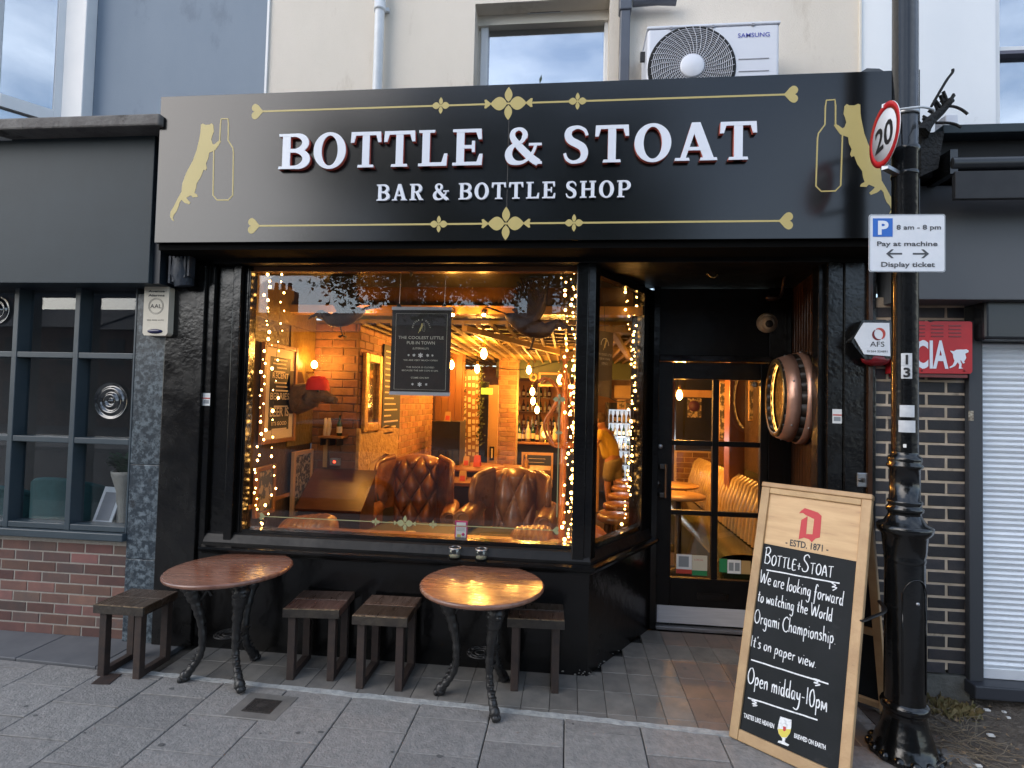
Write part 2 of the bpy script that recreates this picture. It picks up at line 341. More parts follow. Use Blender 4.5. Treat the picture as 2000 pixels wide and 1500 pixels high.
GLU = glass('upper_glass', (.75, .8, .85), .01, 2.0, gain=5.0)
GLJ = glass('jar_glass', (.9, .93, .92), 0.02, 1.6, gain=1.6)
B_ = MATS
W = 3.64           # plane of the shopfront
FY = 3.34          # face of the sign board

def clip(poly, a, b, c):     # keep a*x+b*y<=c
    out = []
    for i in range(len(poly)):
        p, q = poly[i], poly[(i+1) % len(poly)]; dp = a*p[0]+b*p[1]-c; dq = a*q[0]+b*q[1]-c
        if dp <= 0: out.append(p)
        if dp*dq < 0: t = dp/(dp-dq); out.append((p[0]+(q[0]-p[0])*t, p[1]+(q[1]-p[1])*t))
    return out
def area(p): return abs(sum(p[i][0]*p[(i+1) % len(p)][1]-p[(i+1) % len(p)][0]*p[i][1] for i in range(len(p))))/2
def struct(name, mb, m, parent=None, **k):
    o = mb.build(name, m, parent, **k)
    if not parent: o['kind'] = 'structure'
    return o
def chamfer_slab(b, poly, z0, z1, c=.004):
    # top face slightly inset from its arrises
    cx = sum(p[0] for p in poly)/len(poly); cyy = sum(p[1] for p in poly)/len(poly)
    n = len(poly); 
    ins = []
    for p in poly:
        d = Vector((cx-p[0], cyy-p[1])); d = d.normalized()*c*1.4 if d.length else d; ins.append((p[0]+d.x, p[1]+d.y))
    v = [(p[0], p[1], z0) for p in poly]+[(p[0], p[1], z1-c) for p in poly]+[(p[0], p[1], z1) for p in ins]
    a = sum(poly[i][0]*poly[(i+1) % n][1]-poly[(i+1) % n][0]*poly[i][1] for i in range(n))
    f = [(i, (i+1) % n, n+(i+1) % n, n+i) for i in range(n)]+[(n+i, n+(i+1) % n, 2*n+(i+1) % n, 2*n+i) for i in range(n)]+[[2*n+i for i in range(n)]]
    if a < 0: f = [tuple(q)[::-1] for q in f]
    b.add(v, f)

# ================================================================ ground and street
g = MB().box(-60, 60, -60, 40, -.5, -.16); struct('ground', g, B_['asphalt'])
g = MB().box(-60, 60, -8.2, -.6, -.155, -.115); struct('road', g, B_['asphalt'])
g = MB().box(-60, 60, -8.35, -8.2, -.155, 0).box(-60, 60, -.6, -.45, -.155, 0); struct('kerb', g, B_['slab'])
g = MB().box(-60, 60, -12, -8.35, -.155, -.005); struct('far_pavement', g, B_['slab'])
g = MB().box(-60, 60, -.45, 1.80, -.155, -.003); struct('near_pavement', g, B_['slab'])
g = MB().box(-8, 8, 1.80, 12.4, -.155, -.03); sub = struct('pavement', g, B_['joint_dirt'])
# painted concrete strip between forecourt and pavement
KA, KB_ = (-2.83, 3.262), (1.05, 3.118)
kd = Vector((KB_[0]-KA[0], KB_[1]-KA[1])).normalized(); kn = Vector((-kd.y, kd.x))    # points to the shop
kc = kn.x*KA[0]+kn.y*KA[1]
pts = []
for i in range(61):
    t = i/60; p = Vector(KA)*(1-t)+Vector(KB_)*t; pts.append((p, rnd.uniform(-.006, .006), rnd.uniform(-.006, .008)))
v = []; 
for p, a, b_ in pts:
    q0 = p-kn*(.020+a); q1 = p+kn*(.018+b_); v += [(q0.x, q0.y, -.03), (q0.x, q0.y, .004), (q1.x, q1.y, .006), (q1.x, q1.y, -.03)]
kb = MB().add(v, [(4*i+k, 4*i+4+k, 4*i+4+(k+1) % 4, 4*i+(k+1) % 4)[::-1] for i in range(60) for k in range(4)]); struct('concrete_strip', kb, B_['kerb_paint'])
# pavement slabs, each its own piece
slabs = thing('paving_slabs', 'grey rectangular paving slabs laid across the pavement in front of the pub', 'paving', (0, 2.5, 0)); slabs['kind'] = 'structure'
del slabs['category']
X0, PX, PY = -0.40, .418, .3075
n_slab = 0
drain_c = (gr(475, 1388)+gr(547, 1371)+gr(500, 1367)+gr(525, 1393))/4
for ci in range(-12, 6):
    xa = X0+ci*PX; off = 2.73 if ci % 2 else 2.885
    for ri in range(-4, 3):
        ya = off+ri*PY; poly = [(xa+.003, ya+.003), (xa+PX-.003, ya+.003), (xa+PX-.003, ya+PY-.003), (xa+.003, ya+PY-.003)]
        poly = clip(poly, kn.x, kn.y, kc-.018) if xa < 1.2 else poly
        poly = clip(poly, 0, -1, -1.8)
        if len(poly) < 3 or area(poly) < .004: continue
        if xa > 1.75: continue
        dz = rnd.uniform(-.0025, .0015); b = MB(); chamfer_slab(b, poly, -.04, dz, .0035)
        cxy = (xa+PX/2, ya+PY/2, 0); b.build('slab', B_['slab'], slabs, loc=None)
        n_slab += 1
# smooth slabs left of the pub
ss = thing('smooth_slabs', 'smooth dark grey slabs below the brick wall left of the pub', 'paving', (-3.6, 3.4, 0)); ss['kind'] = 'structure'; del ss['category']
x = -5.4
for wdt in (.62, .6, .58, .60, .32):
    b = MB(); poly = [(x, 3.0), (x+wdt-.006, 3.0), (x+wdt-.006, 3.72), (x, 3.72)]
    poly = clip(poly, -kn.x, -kn.y, -(kc+.012)); chamfer_slab(b, poly, -.04, .001); b.build('slab', B_['smooth_slab'], ss); x += wdt
# forecourt tiles
ft = thing('forecourt_tiles', 'small brown grey paving tiles of the pub forecourt and doorway', 'paving', (-.5, 3.6, 0)); ft['kind'] = 'structure'; del ft['category']
TX, TY = .166, .2445
for ci in range(-17, 11):
    xa = .262+ci*TX
    if xa > 1.88: continue
    for ri in range(0, 6):
        ya = 3.222+(ri-1)*TY
        if ri > 2 and xa < .05: continue
        if ri > 2 and (xa+TX/2-.20)*.8 < (ya+TY/2-3.64)*.45: continue
        if ya > 4.4: continue
        big = xa < -1.45
        poly = [(xa+.0015, ya+.0015), (xa+TX-.0015, ya+.0015), (xa+TX-.0015, ya+TY-.0015), (xa+.0015, ya+TY-.0015)]
        poly = clip(poly, -kn.x, -kn.y, -(kc+.012))
        if len(poly) < 3 or area(poly) < .002: continue
        b = MB(); chamfer_slab(b, poly, -.03, rnd.uniform(-.001, .001), .002)
        worn = (.75 < xa < 1.5) and rnd.random() < .7
        b.build('tile', B_['tile_worn' if worn else 'tile'], ft)
# drain cover
dc = thing('drain_cover', 'small dark cast iron drain cover set in the pavement slabs', 'drain cover', (drain_c.x, drain_c.y, .003))
b = MB(); q = [gr(500, 1367), gr(547, 1371), gr(525, 1393), gr(475, 1388)]; w2, h2 = .085, .068
Md = basis((drain_c.x, drain_c.y, .003), (1, -.03, 0), (.03, 1, 0), (0, 0, 1))
b.box(-w2, w2, -h2, h2, -.004, .001, Md); b.build('frame_plate', B_['drain_iron'], dc)
b = MB()
for i in range(-5, 6): b.box(i*.014-.003, i*.014+.003, -.055, .055, .001, .0045, Md)
for i in (-.04, 0, .04): b.box(-.075, .075, i-.004, i+.004, .001, .0035, Md)
b.box(-.03, .03, -.02, .02, .001, .005, Md); b.build('grating', B_['drain_iron'], dc)
b = MB(); chamfer_slab(b, [(drain_c.x-.16, drain_c.y-.12), (drain_c.x+.15, drain_c.y-.13), (drain_c.x+.16, drain_c.y+.12), (drain_c.x-.15, drain_c.y+.13)], -.02, .002)
o = b.build('mortar_patch', B_['tile'], sub)
# soil bed and litter at the lamp post
b = MB(); s0 = []
def soil_h(u, v_):
    x_ = 1.86+u*3.2; y_ = 1.9+v_*1.78
    return (x_, y_, .003+.012*math.sin(x_*13+y_*7)*math.sin(y_*17)+.01*math.sin(x_*41)*math.cos(y_*33)+.05*max(0, v_-.86)*5)
b.grid(soil_h, 60, 40); struct('soil_patch', b, B_['soil'])
b = MB()
for i in range(9):
    xx = 1.765+.0; yy = 2.2+i*.16; b.box(1.77, 1.855, yy, yy+.152, -.02, .006)
mat('paver_brown', (.06, .042, .036), .7, c2=(.045, .035, .03), sc=18, bump=.5)
b.build('edging_brick', B_['paver_brown'], sub)['kind'] = 'stuff'
lm = MB()
for i in range(420):
    a = rnd.random(); x_ = 1.9+rnd.random()**1.3*1.5; y_ = 2.2+rnd.random()*1.45; r_ = rnd.uniform(.005, .017); t = rnd.random()*6.28; z_ = .012+rnd.random()*.02
    lm.add([(x_+r_*math.cos(t), y_+r_*math.sin(t), z_), (x_-r_*.5*math.sin(t), y_+r_*.5*math.cos(t), z_+rnd.uniform(-.004, .01)), (x_-r_*math.cos(t), y_-r_*math.sin(t), z_+.003), (x_+r_*.5*math.sin(t), y_-r_*.5*math.cos(t), z_+rnd.uniform(-.004, .01))], [(0, 1, 2, 3)])
mat('dead_leaf', (.17, .10, .05), .8, c2=(.28, .22, .14), sc=30)
o = lm.build('leaf_litter', B_['dead_leaf']); tag(o, 'dry brown leaf litter on the soil behind the lamp post', 'leaf litter', kind='stuff')
lm = MB()
for i in range(26):
    x_ = 1.95+rnd.random()*.9; y_ = 2.35+rnd.random()*1.2; r_ = rnd.uniform(.006, .018); lm.box(x_-r_, x_+r_, y_-r_*.6, y_+r_*.6, .014, .022, Matrix.Rotation(rnd.uniform(-.02, .02), 4, 'Z'))
o = lm.build('paper_scraps', B_['paper']); tag(o, 'small white scraps of litter lying on the soil', 'litter', kind='stuff')
lm = MB()
for i in range(260):
    c = ax(1868, 1395, 2.25); bx = 2.30+rnd.gauss(0, .06); by = 3.52+rnd.gauss(0, .04); t = rnd.random()*6.28; h = rnd.uniform(.02, .08); l = rnd.uniform(.015, .04)
    w_ = .0025; lm.add([(bx-w_*math.sin(t), by+w_*math.cos(t), 0.01), (bx+w_*math.sin(t), by-w_*math.cos(t), .01), (bx+l*math.cos(t)+w_*math.sin(t), by+l*math.sin(t), h), (bx+l*1.7*math.cos(t), by+l*1.7*math.sin(t), h*.8)], [(0, 1, 2, 3)])
mat('weed', (.10, .10, .035), .8, c2=(.24, .18, .09), sc=40)
o = lm.build('weeds', B_['weed']); tag(o, 'tuft of weeds growing at the foot of the dark brick wall', 'weeds', kind='stuff')
lm = MB()
for i in range(90):
    a = Vector((1.98+rnd.random()*.3, 3.0+rnd.random()*.5, .02)); p = [a]; t = rnd.random()*6.28
    for k in range(4): t += rnd.uniform(-.6, .6); p.append(p[-1]+Vector((math.cos(t)*.05, math.sin(t)*.05, rnd.uniform(-.01, .02))))
    lm.tube(p, .0018, 3)
mat('straw', (.19, .155, .11), .9)
o = lm.build('dry_roots', B_['straw']); tag(o, 'tangle of dry pale roots behind the black lamp post base', 'dry roots', kind='stuff')

# ================================================================ street opposite (seen in reflections)
def terrace(x0, x1, h, m, label):
    t = thing('terraced_house', label, 'house', ((x0+x1)/2, -20, 0), 'houses across the street')
    b = MB().box(x0, x1, -27, -20, -.16, h); b.build('wall', m, t)
    b = MB().prism([(-27.2, h), (-19.8, h), (-23.5, h+1.6)], x0, x1, Matrix(((0, 0, 1, 0), (1, 0, 0, 0), (0, 1, 0, 0), (0, 0, 0, 1)))); rf = b.build('roof', B_['slate_roof'], t)
    b = MB().box(x0+.5, x0+1.9, -24, -23, h+.4, h+2.9)
    for k in range(3): b.lathe([(.14, h+2.9), (.12, h+3.4)], 8, Matrix.Translation((x0+.75+k*.42, -23.5, 0)))
    b.build('chimney', m, rf)
    n = 3; 
    for i in range(n):
        for z in (.7, 3.2):
            if z+1.6 > h: continue
            xc = x0+(i+.5)*(x1-x0)/n; MB().box(xc-.5, xc+.5, -19.99, -19.9, z, z+1.5).build('window', B_['dark_glassback'], t)
terrace(-45, -36, 5.4, mat('far_grey', (.05, .05, .055), .9, c2=(.06, .06, .065)), 'dark grey rendered terraced house far down the street')
terrace(-35.9, -26.1, 5.3, B_['far_brick'], 'red brick terraced house far down the street')
terrace(-26, -18.5, 5.2, B_['far_brick'], 'red brick terraced house across the street, furthest left')
terrace(-18.4, -11, 5.2, B_['far_grey'], 'grey rendered terraced house across the street')
terrace(-10.9, -3, 5.6, B_['far_brick'], 'red brick terraced house across the street behind the tree')
terrace(-2.9, 6, 5.3, B_['far_grey'], 'dark rendered terraced house across the street')
terrace(6.1, 15, 5.6, B_['far_brick'], 'red brick terraced house across the street, furthest right')
tr = thing('street_tree', 'broad leafy street tree on the far pavement', 'tree', (-2.4, -10, 0))
b = MB(); b.tube(crm([(-2.4, -10, -.1), (-2.35, -10, 2), (-2.5, -10.1, 4), (-2.2, -10, 6.5), (-2.4, -10, 9)], 4), [.26, .25, .24, .23, .22, .21, .2, .19, .18, .17, .15, .12, .1, .08, .07, .06, .05][:17], 10)
for k in range(9):
    a = k*.7*2; z = 3.6+k*.5; b.tube(crm([(-2.4, -10, z), (-2.4+1.6*math.cos(a), -10+1.2*math.sin(a), z+.9), (-2.4+3.4*math.cos(a), -10+2.2*math.sin(a), z+1.4)], 4), [.1, .09, .08, .07, .06, .05, .04, .03, .02][:9], 6)
b.build('trunk', B_['bark'], tr)
b = MB(); cl = []
for k in range(95):
    while True:
        p = Vector((rnd.uniform(-1, 1), rnd.uniform(-1, 1), rnd.uniform(-1, 1)))
        if abs(p.x)**4+abs(p.y)**2+abs(p.z)**4 < 1: break
    cl.append(Vector((-2.5+p.x*5.6, -10+p.y*2.4, 7.7+p.z*3.3)))
for c in cl:
    rr_ = rnd.uniform(.7, 1.25)
    for i in range(330):
        q = Vector((rnd.gauss(0, .5), rnd.gauss(0, .5), rnd.gauss(0, .42)))*rr_+c; t = Vector((rnd.gauss(0, 1), rnd.gauss(0, 1), rnd.gauss(0, 1))).normalized(); s = t.orthogonal().normalized(); l = rnd.uniform(.07, .13)
        b.add([q-t*l, q+s*l*.55, q+t*l, q-s*l*.55], [(0, 1, 2, 3)])
b.build('crown', B_['leaf'], tr)['kind'] = 'stuff'

# ---- car parked at the near kerb behind the viewer (seen in the window reflections)
car = thing('parked_car', 'silver blue hatchback parked at the kerb across from the pub', 'car', (-4.2, -1.9, -.115))
mat('car_paint', (.22, .28, .36), .25, metal=.5, coat=.8); mat('tyre_rubber', (.02, .02, .02), .8)
CM = Matrix(((1, 0, 0, -6.3), (0, 0, 1, -2.75), (0, 1, 0, -.115), (0, 0, 0, 1)))
low = [(.05, .30), (.0, .55), (.08, .80), (.55, .95), (1.15, 1.02), (3.6, 1.02), (4.05, .95), (4.12, .6), (4.05, .30), (3.62, .25), (3.5, .52), (3.25, .62), (3.0, .52), (2.9, .25), (1.25, .25), (1.15, .52), (.9, .62), (.65, .52), (.55, .25)]
MB().prism(low, 0, 1.70, CM).build('body', B_['car_paint'], car, bevel=.05)
MB().prism([(1.15, 1.021), (1.75, 1.44), (3.1, 1.46), (3.75, 1.021)], .12, 1.58, CM).build('cabin_glass', B_['dark_void'], car, bevel=.03)
MB().prism([(1.72, 1.441), (3.12, 1.461), (3.0, 1.50), (1.95, 1.50)], .14, 1.56, CM).build('roof', B_['car_paint'], car, bevel=.02)
for a in (.9, 3.25):
    for z in (.05, 1.47):
        w = MB().lathe([(.3, 0), (.31, .05), (.31, .13), (.3, .18)], 24, CM @ Matrix.Translation((a, .31, z))).build('wheel', B_['tyre_rubber'], car); MB().lathe([(.19, .185), (.17, .19), (0, .195)], 16, CM @ Matrix.Translation((a, .31, z))).build('rim', B_['steel'], w)
for z in (.2, 1.5): MB().ell((0, 0, 0), .05, .06, .16, 10, 8, CM @ Matrix.Translation((.07, .68, z))).build('headlight', B_['paper'], car)
# ================================================================ brick helper
BRK = {}
def bricks(parent, M, u0, u1, v0, v1, mats, bl=.215, bh=.065, j=.010, depth=.02, off=0, name='brick', proud=.004, skip=None, limit=300, bond='stretcher'):
    cnt = 0; rows = int((v1-v0)/(bh+j)+.5)
    for r in range(rows):
        vb = v0+r*(bh+j); vt = min(vb+bh, v1)
        if vt-vb < .015: continue
        u = u0-(bl+j)*((.5 if r % 2 else 0)+off)
        while u < u1:
            a, b = max(u, u0), min(u+bl, u1)
            if b-a > .02 and cnt < limit and not (skip and skip((a+b)/2, (vb+vt)/2)):
                key = (round(b-a, 3), round(vt-vb, 3), depth, mats[0].name)
                m = rnd.choice(mats); key = key+(m.name, rnd.randrange(2))
                if key not in BRK:
                    w, h = b-a, vt-vb; q = MB(); e = .003; jt = lambda: rnd.uniform(-.0015, .0015)
                    v = [(jt(), jt(), -depth), (w+jt(), jt(), -depth), (w, h, -depth), (0, h, -depth), (jt(), jt(), 0), (w+jt(), jt(), 0), (w+jt(), h+jt(), 0), (jt(), h+jt(), 0),
                         (e, e, e), (w-e, e, e), (w-e, h-e, e), (e, h-e, e)]
                    q.add(v, [(0, 1, 5, 4), (1, 2, 6, 5), (2, 3, 7, 6), (3, 0, 4, 7), (4, 5, 9, 8), (5, 6, 10, 9), (6, 7, 11, 10), (7, 4, 8, 11), (8, 9, 10, 11)]); BRK[key] = q.mesh(name, m)
                o = bpy.data.objects.new(name, BRK[key]); COL.objects.link(o); o.parent = parent
                o.matrix_local = Matrix.Translation(-WL[parent.name]) @ M @ Matrix.Translation((a, vb, proud-.003+rnd.uniform(-.001, .0015))); WL[o.name] = Vector(); cnt += 1
            u += bl+j

# ================================================================ neighbour on the left
lp = W+.02
lb = thing('neighbour_building', 'slate blue shopfront building left of the pub with grey rendered upper wall', 'building', (-3.9, 3.7, 0))
x_m = -3.135
MB().box(-8, x_m, lp+.0072, lp+.3, -.1, .70).build('mortar_backing', B_['mortar'], lb)
bw = thing('brick_wall', 'low red brick wall under the slate blue window', 'wall', (-3.9, lp, 0))
bricks(bw, FM(lp+.008, 0, 0), -4.75, x_m-.004, .0, .70, [B_['brick_red']]*3+[B_['brick_grey']], off=.35)
# window frame: mullions and rails
wz0 = at(0, 1045, lp-.03).z; sill_t = at(120, 1020, lp-.03).z; hz = at(100, 552, lp).z
wf = thing('shop_window', 'slate blue multi pane shop window of the left neighbour', 'window', (-3.9, lp, .7))
MB().box(-6, x_m-.001, lp-.06, lp+.12, wz0+.005, wz0+.06).build('sill', B_['slate_frame'], wf, bevel=.006)
xs = [at(146, 760, lp-.02).x, at(26, 760, lp-.02).x]; PW = xs[0]-xs[1]; xs = [xs[0]-PW*k for k in range(5)]
for xx in xs: MB().box(xx-.021, xx+.021, lp-.03, lp+.085, wz0+.061, hz+.2).build('mullion', B_['slate_frame'], wf, bevel=.004)
MB().box(x_m-.012, x_m+.0, lp-.028, lp+.085, wz0+.061, hz+.2).build('jamb', B_['slate_frame'], wf)
rz = [at(150, 694, lp-.02).z, at(150, 860, lp-.02).z, wz0+.085]
for z in rz:
    edges = [x_m-.0125]+xs
    for a, b_ in zip(edges[:-1], edges[1:]): MB().box(b_+.0215, a-.021 if a != edges[0] else a-.001, lp-.027, lp+.085, z-.021, z+.021).build('rail', B_['slate_frame'], wf, bevel=.004)
zz = rz+[hz+.2]; zz = sorted(zz)
edges = [x_m-.01]+xs
for i, (a, b_) in enumerate(zip(edges[:-1], edges[1:])):
    for j in range(3):
        z0, z1 = zz[j]+.021, zz[j+1]-.021
        MB().box(b_+.02, a-.012, lp+.06, lp+.064, z0, z1).build('pane', GLD, wf)
# bullion (bullseye) panes
def bullion(c, r):
    b = MB(); prof = []
    for k in range(41):
        t = k/40; prof.append((r*t+1e-4, .010*math.cos(t*6*math.pi)*(1-.5*t)+.012*(1-t)))
    M = Matrix.Translation(c) @ Matrix(((1, 0, 0, 0), (0, 0, -1, 0), (0, 1, 0, 0), (0, 0, 0, 1)))
    b.lathe(prof, 40, M, cap=False)
    b.build('bullseye', MATS.get('bullseye_glass') or bullm, wf)
bullm = mat('bullseye_glass', (.02, .022, .024), .04, metal=0, spec=1.0, coat=1)
bullion(at(217, 783, lp+.05), .135); bullion(at(-6, 605, lp+.05), .11)
# behind the window
MB().box(-6, x_m, lp+.9, lp+1.0, 0, 2.9).box(-6, x_m, lp+.1, lp+.9, .55, .6).box(x_m-.02, x_m+.03, lp+.1, lp+1, 0, 2.9).build('room_back', mat('dim_room', (.018, .02, .024), .8, c2=(.03, .03, .035), sc=3), lb)
mat('teal_fabric', (.025, .095, .10), .8, c2=(.03, .11, .115), sc=30)
for k, (px0, px1, ptop, lab) in enumerate([(25, 172, 935, 'round teal tub chair seen through the slate blue window'), (-80, 18, 955, 'round teal tub chair cut off by the left edge of the photo')]):
    a = at(px0, 1000, lp+.35); c = at(px1, 1000, lp+.35); tz = at(px0, ptop, lp+.3).z; r = (c.x-a.x)/2; cx = (a.x+c.x)/2
    t = thing('tub_chair', lab, 'chair', (cx, lp+.5, .6))
    b = MB(); b.grid(lambda u, v_: (cx-r*1.0*math.cos(math.pi*u), lp+.62-r*.95*math.sin(math.pi*u), .6+(tz-.6)*math.sin(v_*math.pi/2)*(.72+.28*math.sin(math.pi*u))), 24, 8)
    b.grid(lambda u, v_: (cx-r*.85*math.cos(math.pi*u), lp+.64-r*.8*math.sin(math.pi*u), .6+(tz-.62)*math.sin(v_*math.pi/2)*(.72+.28*math.sin(math.pi*u))), 24, 8)
    b.tube([(cx-r*.93*math.cos(math.pi*u/24), lp+.63-r*.88*math.sin(math.pi*u/24), .6+(tz-.6)*(.72+.28*math.sin(math.pi*u/24))-.01) for u in range(25)], .03, 8)
    b.build('backrest', B_['teal_fabric'], t); MB().lathe([(r*.8, .6), (r*.8, .74), (r*.7, .78)], 24, Matrix.Translation((cx, lp+.62, 0))).build('seat', B_['teal_fabric'], t)
# urn with fern
uc = at(243, 1000, lp+.22); uz = .72
ut = thing('stone_urn', 'pale stone urn on the window ledge', 'urn', (uc.x, lp+.22, uz-.12))
zt = at(243, 932, lp+.22).z
b = MB(); h = zt-uz+.1; b.lathe([(.05, uz-.12), (.07, uz-.1), (.035, uz-.02), (.045, uz), (.055, uz+h*.35), (.06, uz+h*.6), (.095, uz+h*.84), (.1, uz+h*.9), (.085, uz+h*.9), (.05, uz+h*.5)], 24, Matrix.Translation((uc.x, lp+.22, 0)), cap=False); b.build('bowl', B_['pot_stone'], ut)
fern = MB()
for k in range(34):
    t = rnd.uniform(0, 6.28); l = rnd.uniform(.16, .3); p = [Vector((uc.x, lp+.22, zt-.04))+Vector((math.cos(t)*s*l*.55, math.sin(t)*s*l*.4, l*(s*1.5-.75*s*s))) for s in (0, .25, .5, .75, 1)]
    for a, c in zip(p[:-1], p[1:]):
        for s in (0, .33, .66):
            q = a.lerp(c, s); d = (c-a).normalized(); side = d.cross(Vector((0, 0, 1))).normalized()
            for sg in (-1, 1): fern.add([q, q+side*sg*.045+d*.03, q+side*sg*.02+d*.035], [(0, 1, 2)])
o = fern.build('fern_plant', mat('fern_leaf', (.03, .085, .035), .6, rand=.1)); tag(o, 'green fern growing from the stone urn behind the window', 'plant'); 
cdn = thing('menu_card', 'white printed card leaning against the window mullion', 'card', tuple(at(190, 1025, lp+.15)))
A, Bq, C_ = at(178, 1024, lp+.13), at(215, 1027, lp+.13), at(206, 950, lp+.2)
Mc = pl(A, Bq-A, C_-A); wl = (Bq-A).length; hl = (C_-A).length
MB().prism([(0, 0), (wl*.93, 0), (wl, hl*.1), (wl*1.0, hl*.95), (wl*.95, hl), (.0, hl)], -.008, 0, Mc).build('card_face', B_['sign_white'], cdn)
MB().box(wl*.15, wl*.85, hl*.12, hl*.86, .001, .002, Mc).build('printed_panel', B_['grey_plastic'], cdn)
text('THANKS', Mc @ Matrix.Translation((wl*.22, hl*.68, .003)), wl*.5, .012, B_['paper'], cdn) if False else None
# fascia of the left neighbour
fl = thing('shop_fascia', 'plain slate grey fascia board of the left neighbour', 'fascia', (-3.9, 3.44, 2.5))
fz0, fz1 = at(295, 553, 3.44).z, at(295, 262, 3.44).z; fxr = at(297, 400, 3.44).x
MB().box(-8, fxr, 3.44, 3.56, fz0, fz1).build('board', B_['slate_paint'], fl, bevel=.004)
MB().box(-8, fxr+.055, 3.47, W+.2, fz0+.004, fz1+.03).build('fascia_box', mat('dark_blue_edge', (.012, .018, .026), .5), fl)
MB().box(-8, at(311, 230, 3.30).x, 3.30, W+.2, at(200, 247, 3.30).z, at(200, 224, 3.30).z).build('cornice', B_['lead'], lb, bevel=.012)
MB().box(-8, fxr+.03, 3.46, W+.2, fz1+.032, at(200, 247, 3.30).z-.002).build('cornice_bed', B_['lead'], lb)
# corbel lump between the two shops
b = MB(); cxx = at(345, 520, 3.45).x
b.tube([(cxx-.03, 3.56, 2.72), (cxx-.03, 3.55, 2.62), (cxx-.02, 3.56, 2.54)], [.07, .075, .06], 8)
for k in range(6): b.box(cxx-.10+k*.028, cxx-.085+k*.028, 3.50, 3.56, 2.55+.01*k, 2.74)
b.build('corbel', mat('old_blue_paint', (.012, .018, .03), .6, c2=(.03, .04, .055), sc=14, bump=.6), lb)
# upper wall
zc = 2.9
uw = MB().box(-8, at(522, 120, W+.1).x, W+.1, W+.4, zc, 7); uw.build('upper_wall', B_['grey_render'], lb)
# angled bay window top left
bwn = thing('bay_window', 'white framed bay window above the left neighbour', 'window', (-4.3, 3.5, 3.7))
cA = at(118, 200, 3.30); zs = at(100, 218, 3.3).z-.12; 
pA = Vector((at(150, 120, W+.08).x, W+.1)); dirv = Vector((-.78, -.63)); pB = pA+dirv*.28
# corner post then panes going left and towards the street
def vwall(b, p, q, z0, z1, t, mi=0):
    d = (q-p).normalized(); nrm = Vector((d.y, -d.x)); 
    P = [p, q, q+nrm*t, p+nrm*t]; b.prism([(a.x, a.y) for a in P], z0, z1, None, mi)
pA = Vector((at(158, 150, W).x, W+.09)); pB = Vector((at(124, 150, 3.66).x, 3.66)); pC = pB+Vector((-.6, -.8))*.34; 
MB().box(at(122, 150, 3.645).x, at(163, 150, 3.645).x, 3.645, W+.099, zs, 6).build('corner_post', B_['upvc'], bwn, bevel=.006)
d = (pC-pB).normalized(); zt_ = at(60, 178, 3.3).z
for z0, z1 in ((zs, zs+.05), (zt_-.045, zt_+.045), (5.0, 5.1)):
    b = MB(); vwall(b, pB+d*.002-Vector((-.8, .6))*.012, pC-Vector((-.8, .6))*.012, z0, z1, .07); b.build('frame_rail', B_['upvc'], bwn, bevel=.004)
b = MB(); vwall(b, pB+d*.003-Vector((-.8, .6))*.015, pB+d*.05-Vector((-.8, .6))*.015, zs, 6, .075); b.build('frame_stile', B_['upvc'], bwn, bevel=.004)
for z0, z1 in ((zs+.05, zt_-.045), (zt_+.045, 5.0)):
    b = MB(); vwall(b, pB+d*.05+Vector((-.8, .6))*.02, pC+Vector((-.8, .6))*.02, z0, z1, .006); b.build('pane', GLU, bwn)
b = MB(); vwall(b, pB+d*.06+Vector((-.8, .6))*.09, pC+Vector((-.8, .6))*.09, zs, 6, .02); b.build('blind', mat('pale_interior', (.34, .44, .50), .9), bwn)
MB().box(-8, pA.x+.03, 3.2, W+.1, 4.85, 4.95).build('bay_soffit', mat('soffit_grey', (.25, .25, .26), .8), bwn) if False else None
# marble pilaster
mp_ = thing('marble_pilaster', 'mottled blue grey marble pilaster between the two shopfronts', 'pilaster', (-3.0, W, 0))
zj = [0.0, at(270, 1092, W).z, at(300, 908, W).z, 2.5]
for a, c in zip(zj[:-1], zj[1:]): MB().box(x_m+.001, -2.902, W-.005, W+.2, a+.002, c-.002).build('marble_panel', B_['marble'], mp_, bevel=.003)

# ================================================================ the pub: walls
pub = thing('pub_building', 'cream rendered building of the pub above its black shopfront', 'building', (-.3, 4, 0))
xl, xr = at(522, 150, W+.1).x, at(1678, 80, W+.1).x
wx0, wx1 = at(926, 100, W+.1).x, at(1190, 80, W+.1).x; wzt = at(1060, 5, W+.1).z
ub = MB().box(xl, wx0, W+.1, W+.35, 2.9, 7).box(wx1, xr, W+.1, W+.35, 2.9, 7).box(wx0, wx1, W+.1, W+.35, wzt+.015, 7).box(wx0, wx1, W+.1, W+.35, 2.9, 3.6)
ub.build('upper_wall', B_['cream_render'], pub)
MB().box(wx0+.001, wx1-.001, W+.22, W+.34, wzt-.06, wzt+.014).build('window_head', B_['cream_trim'], pub)
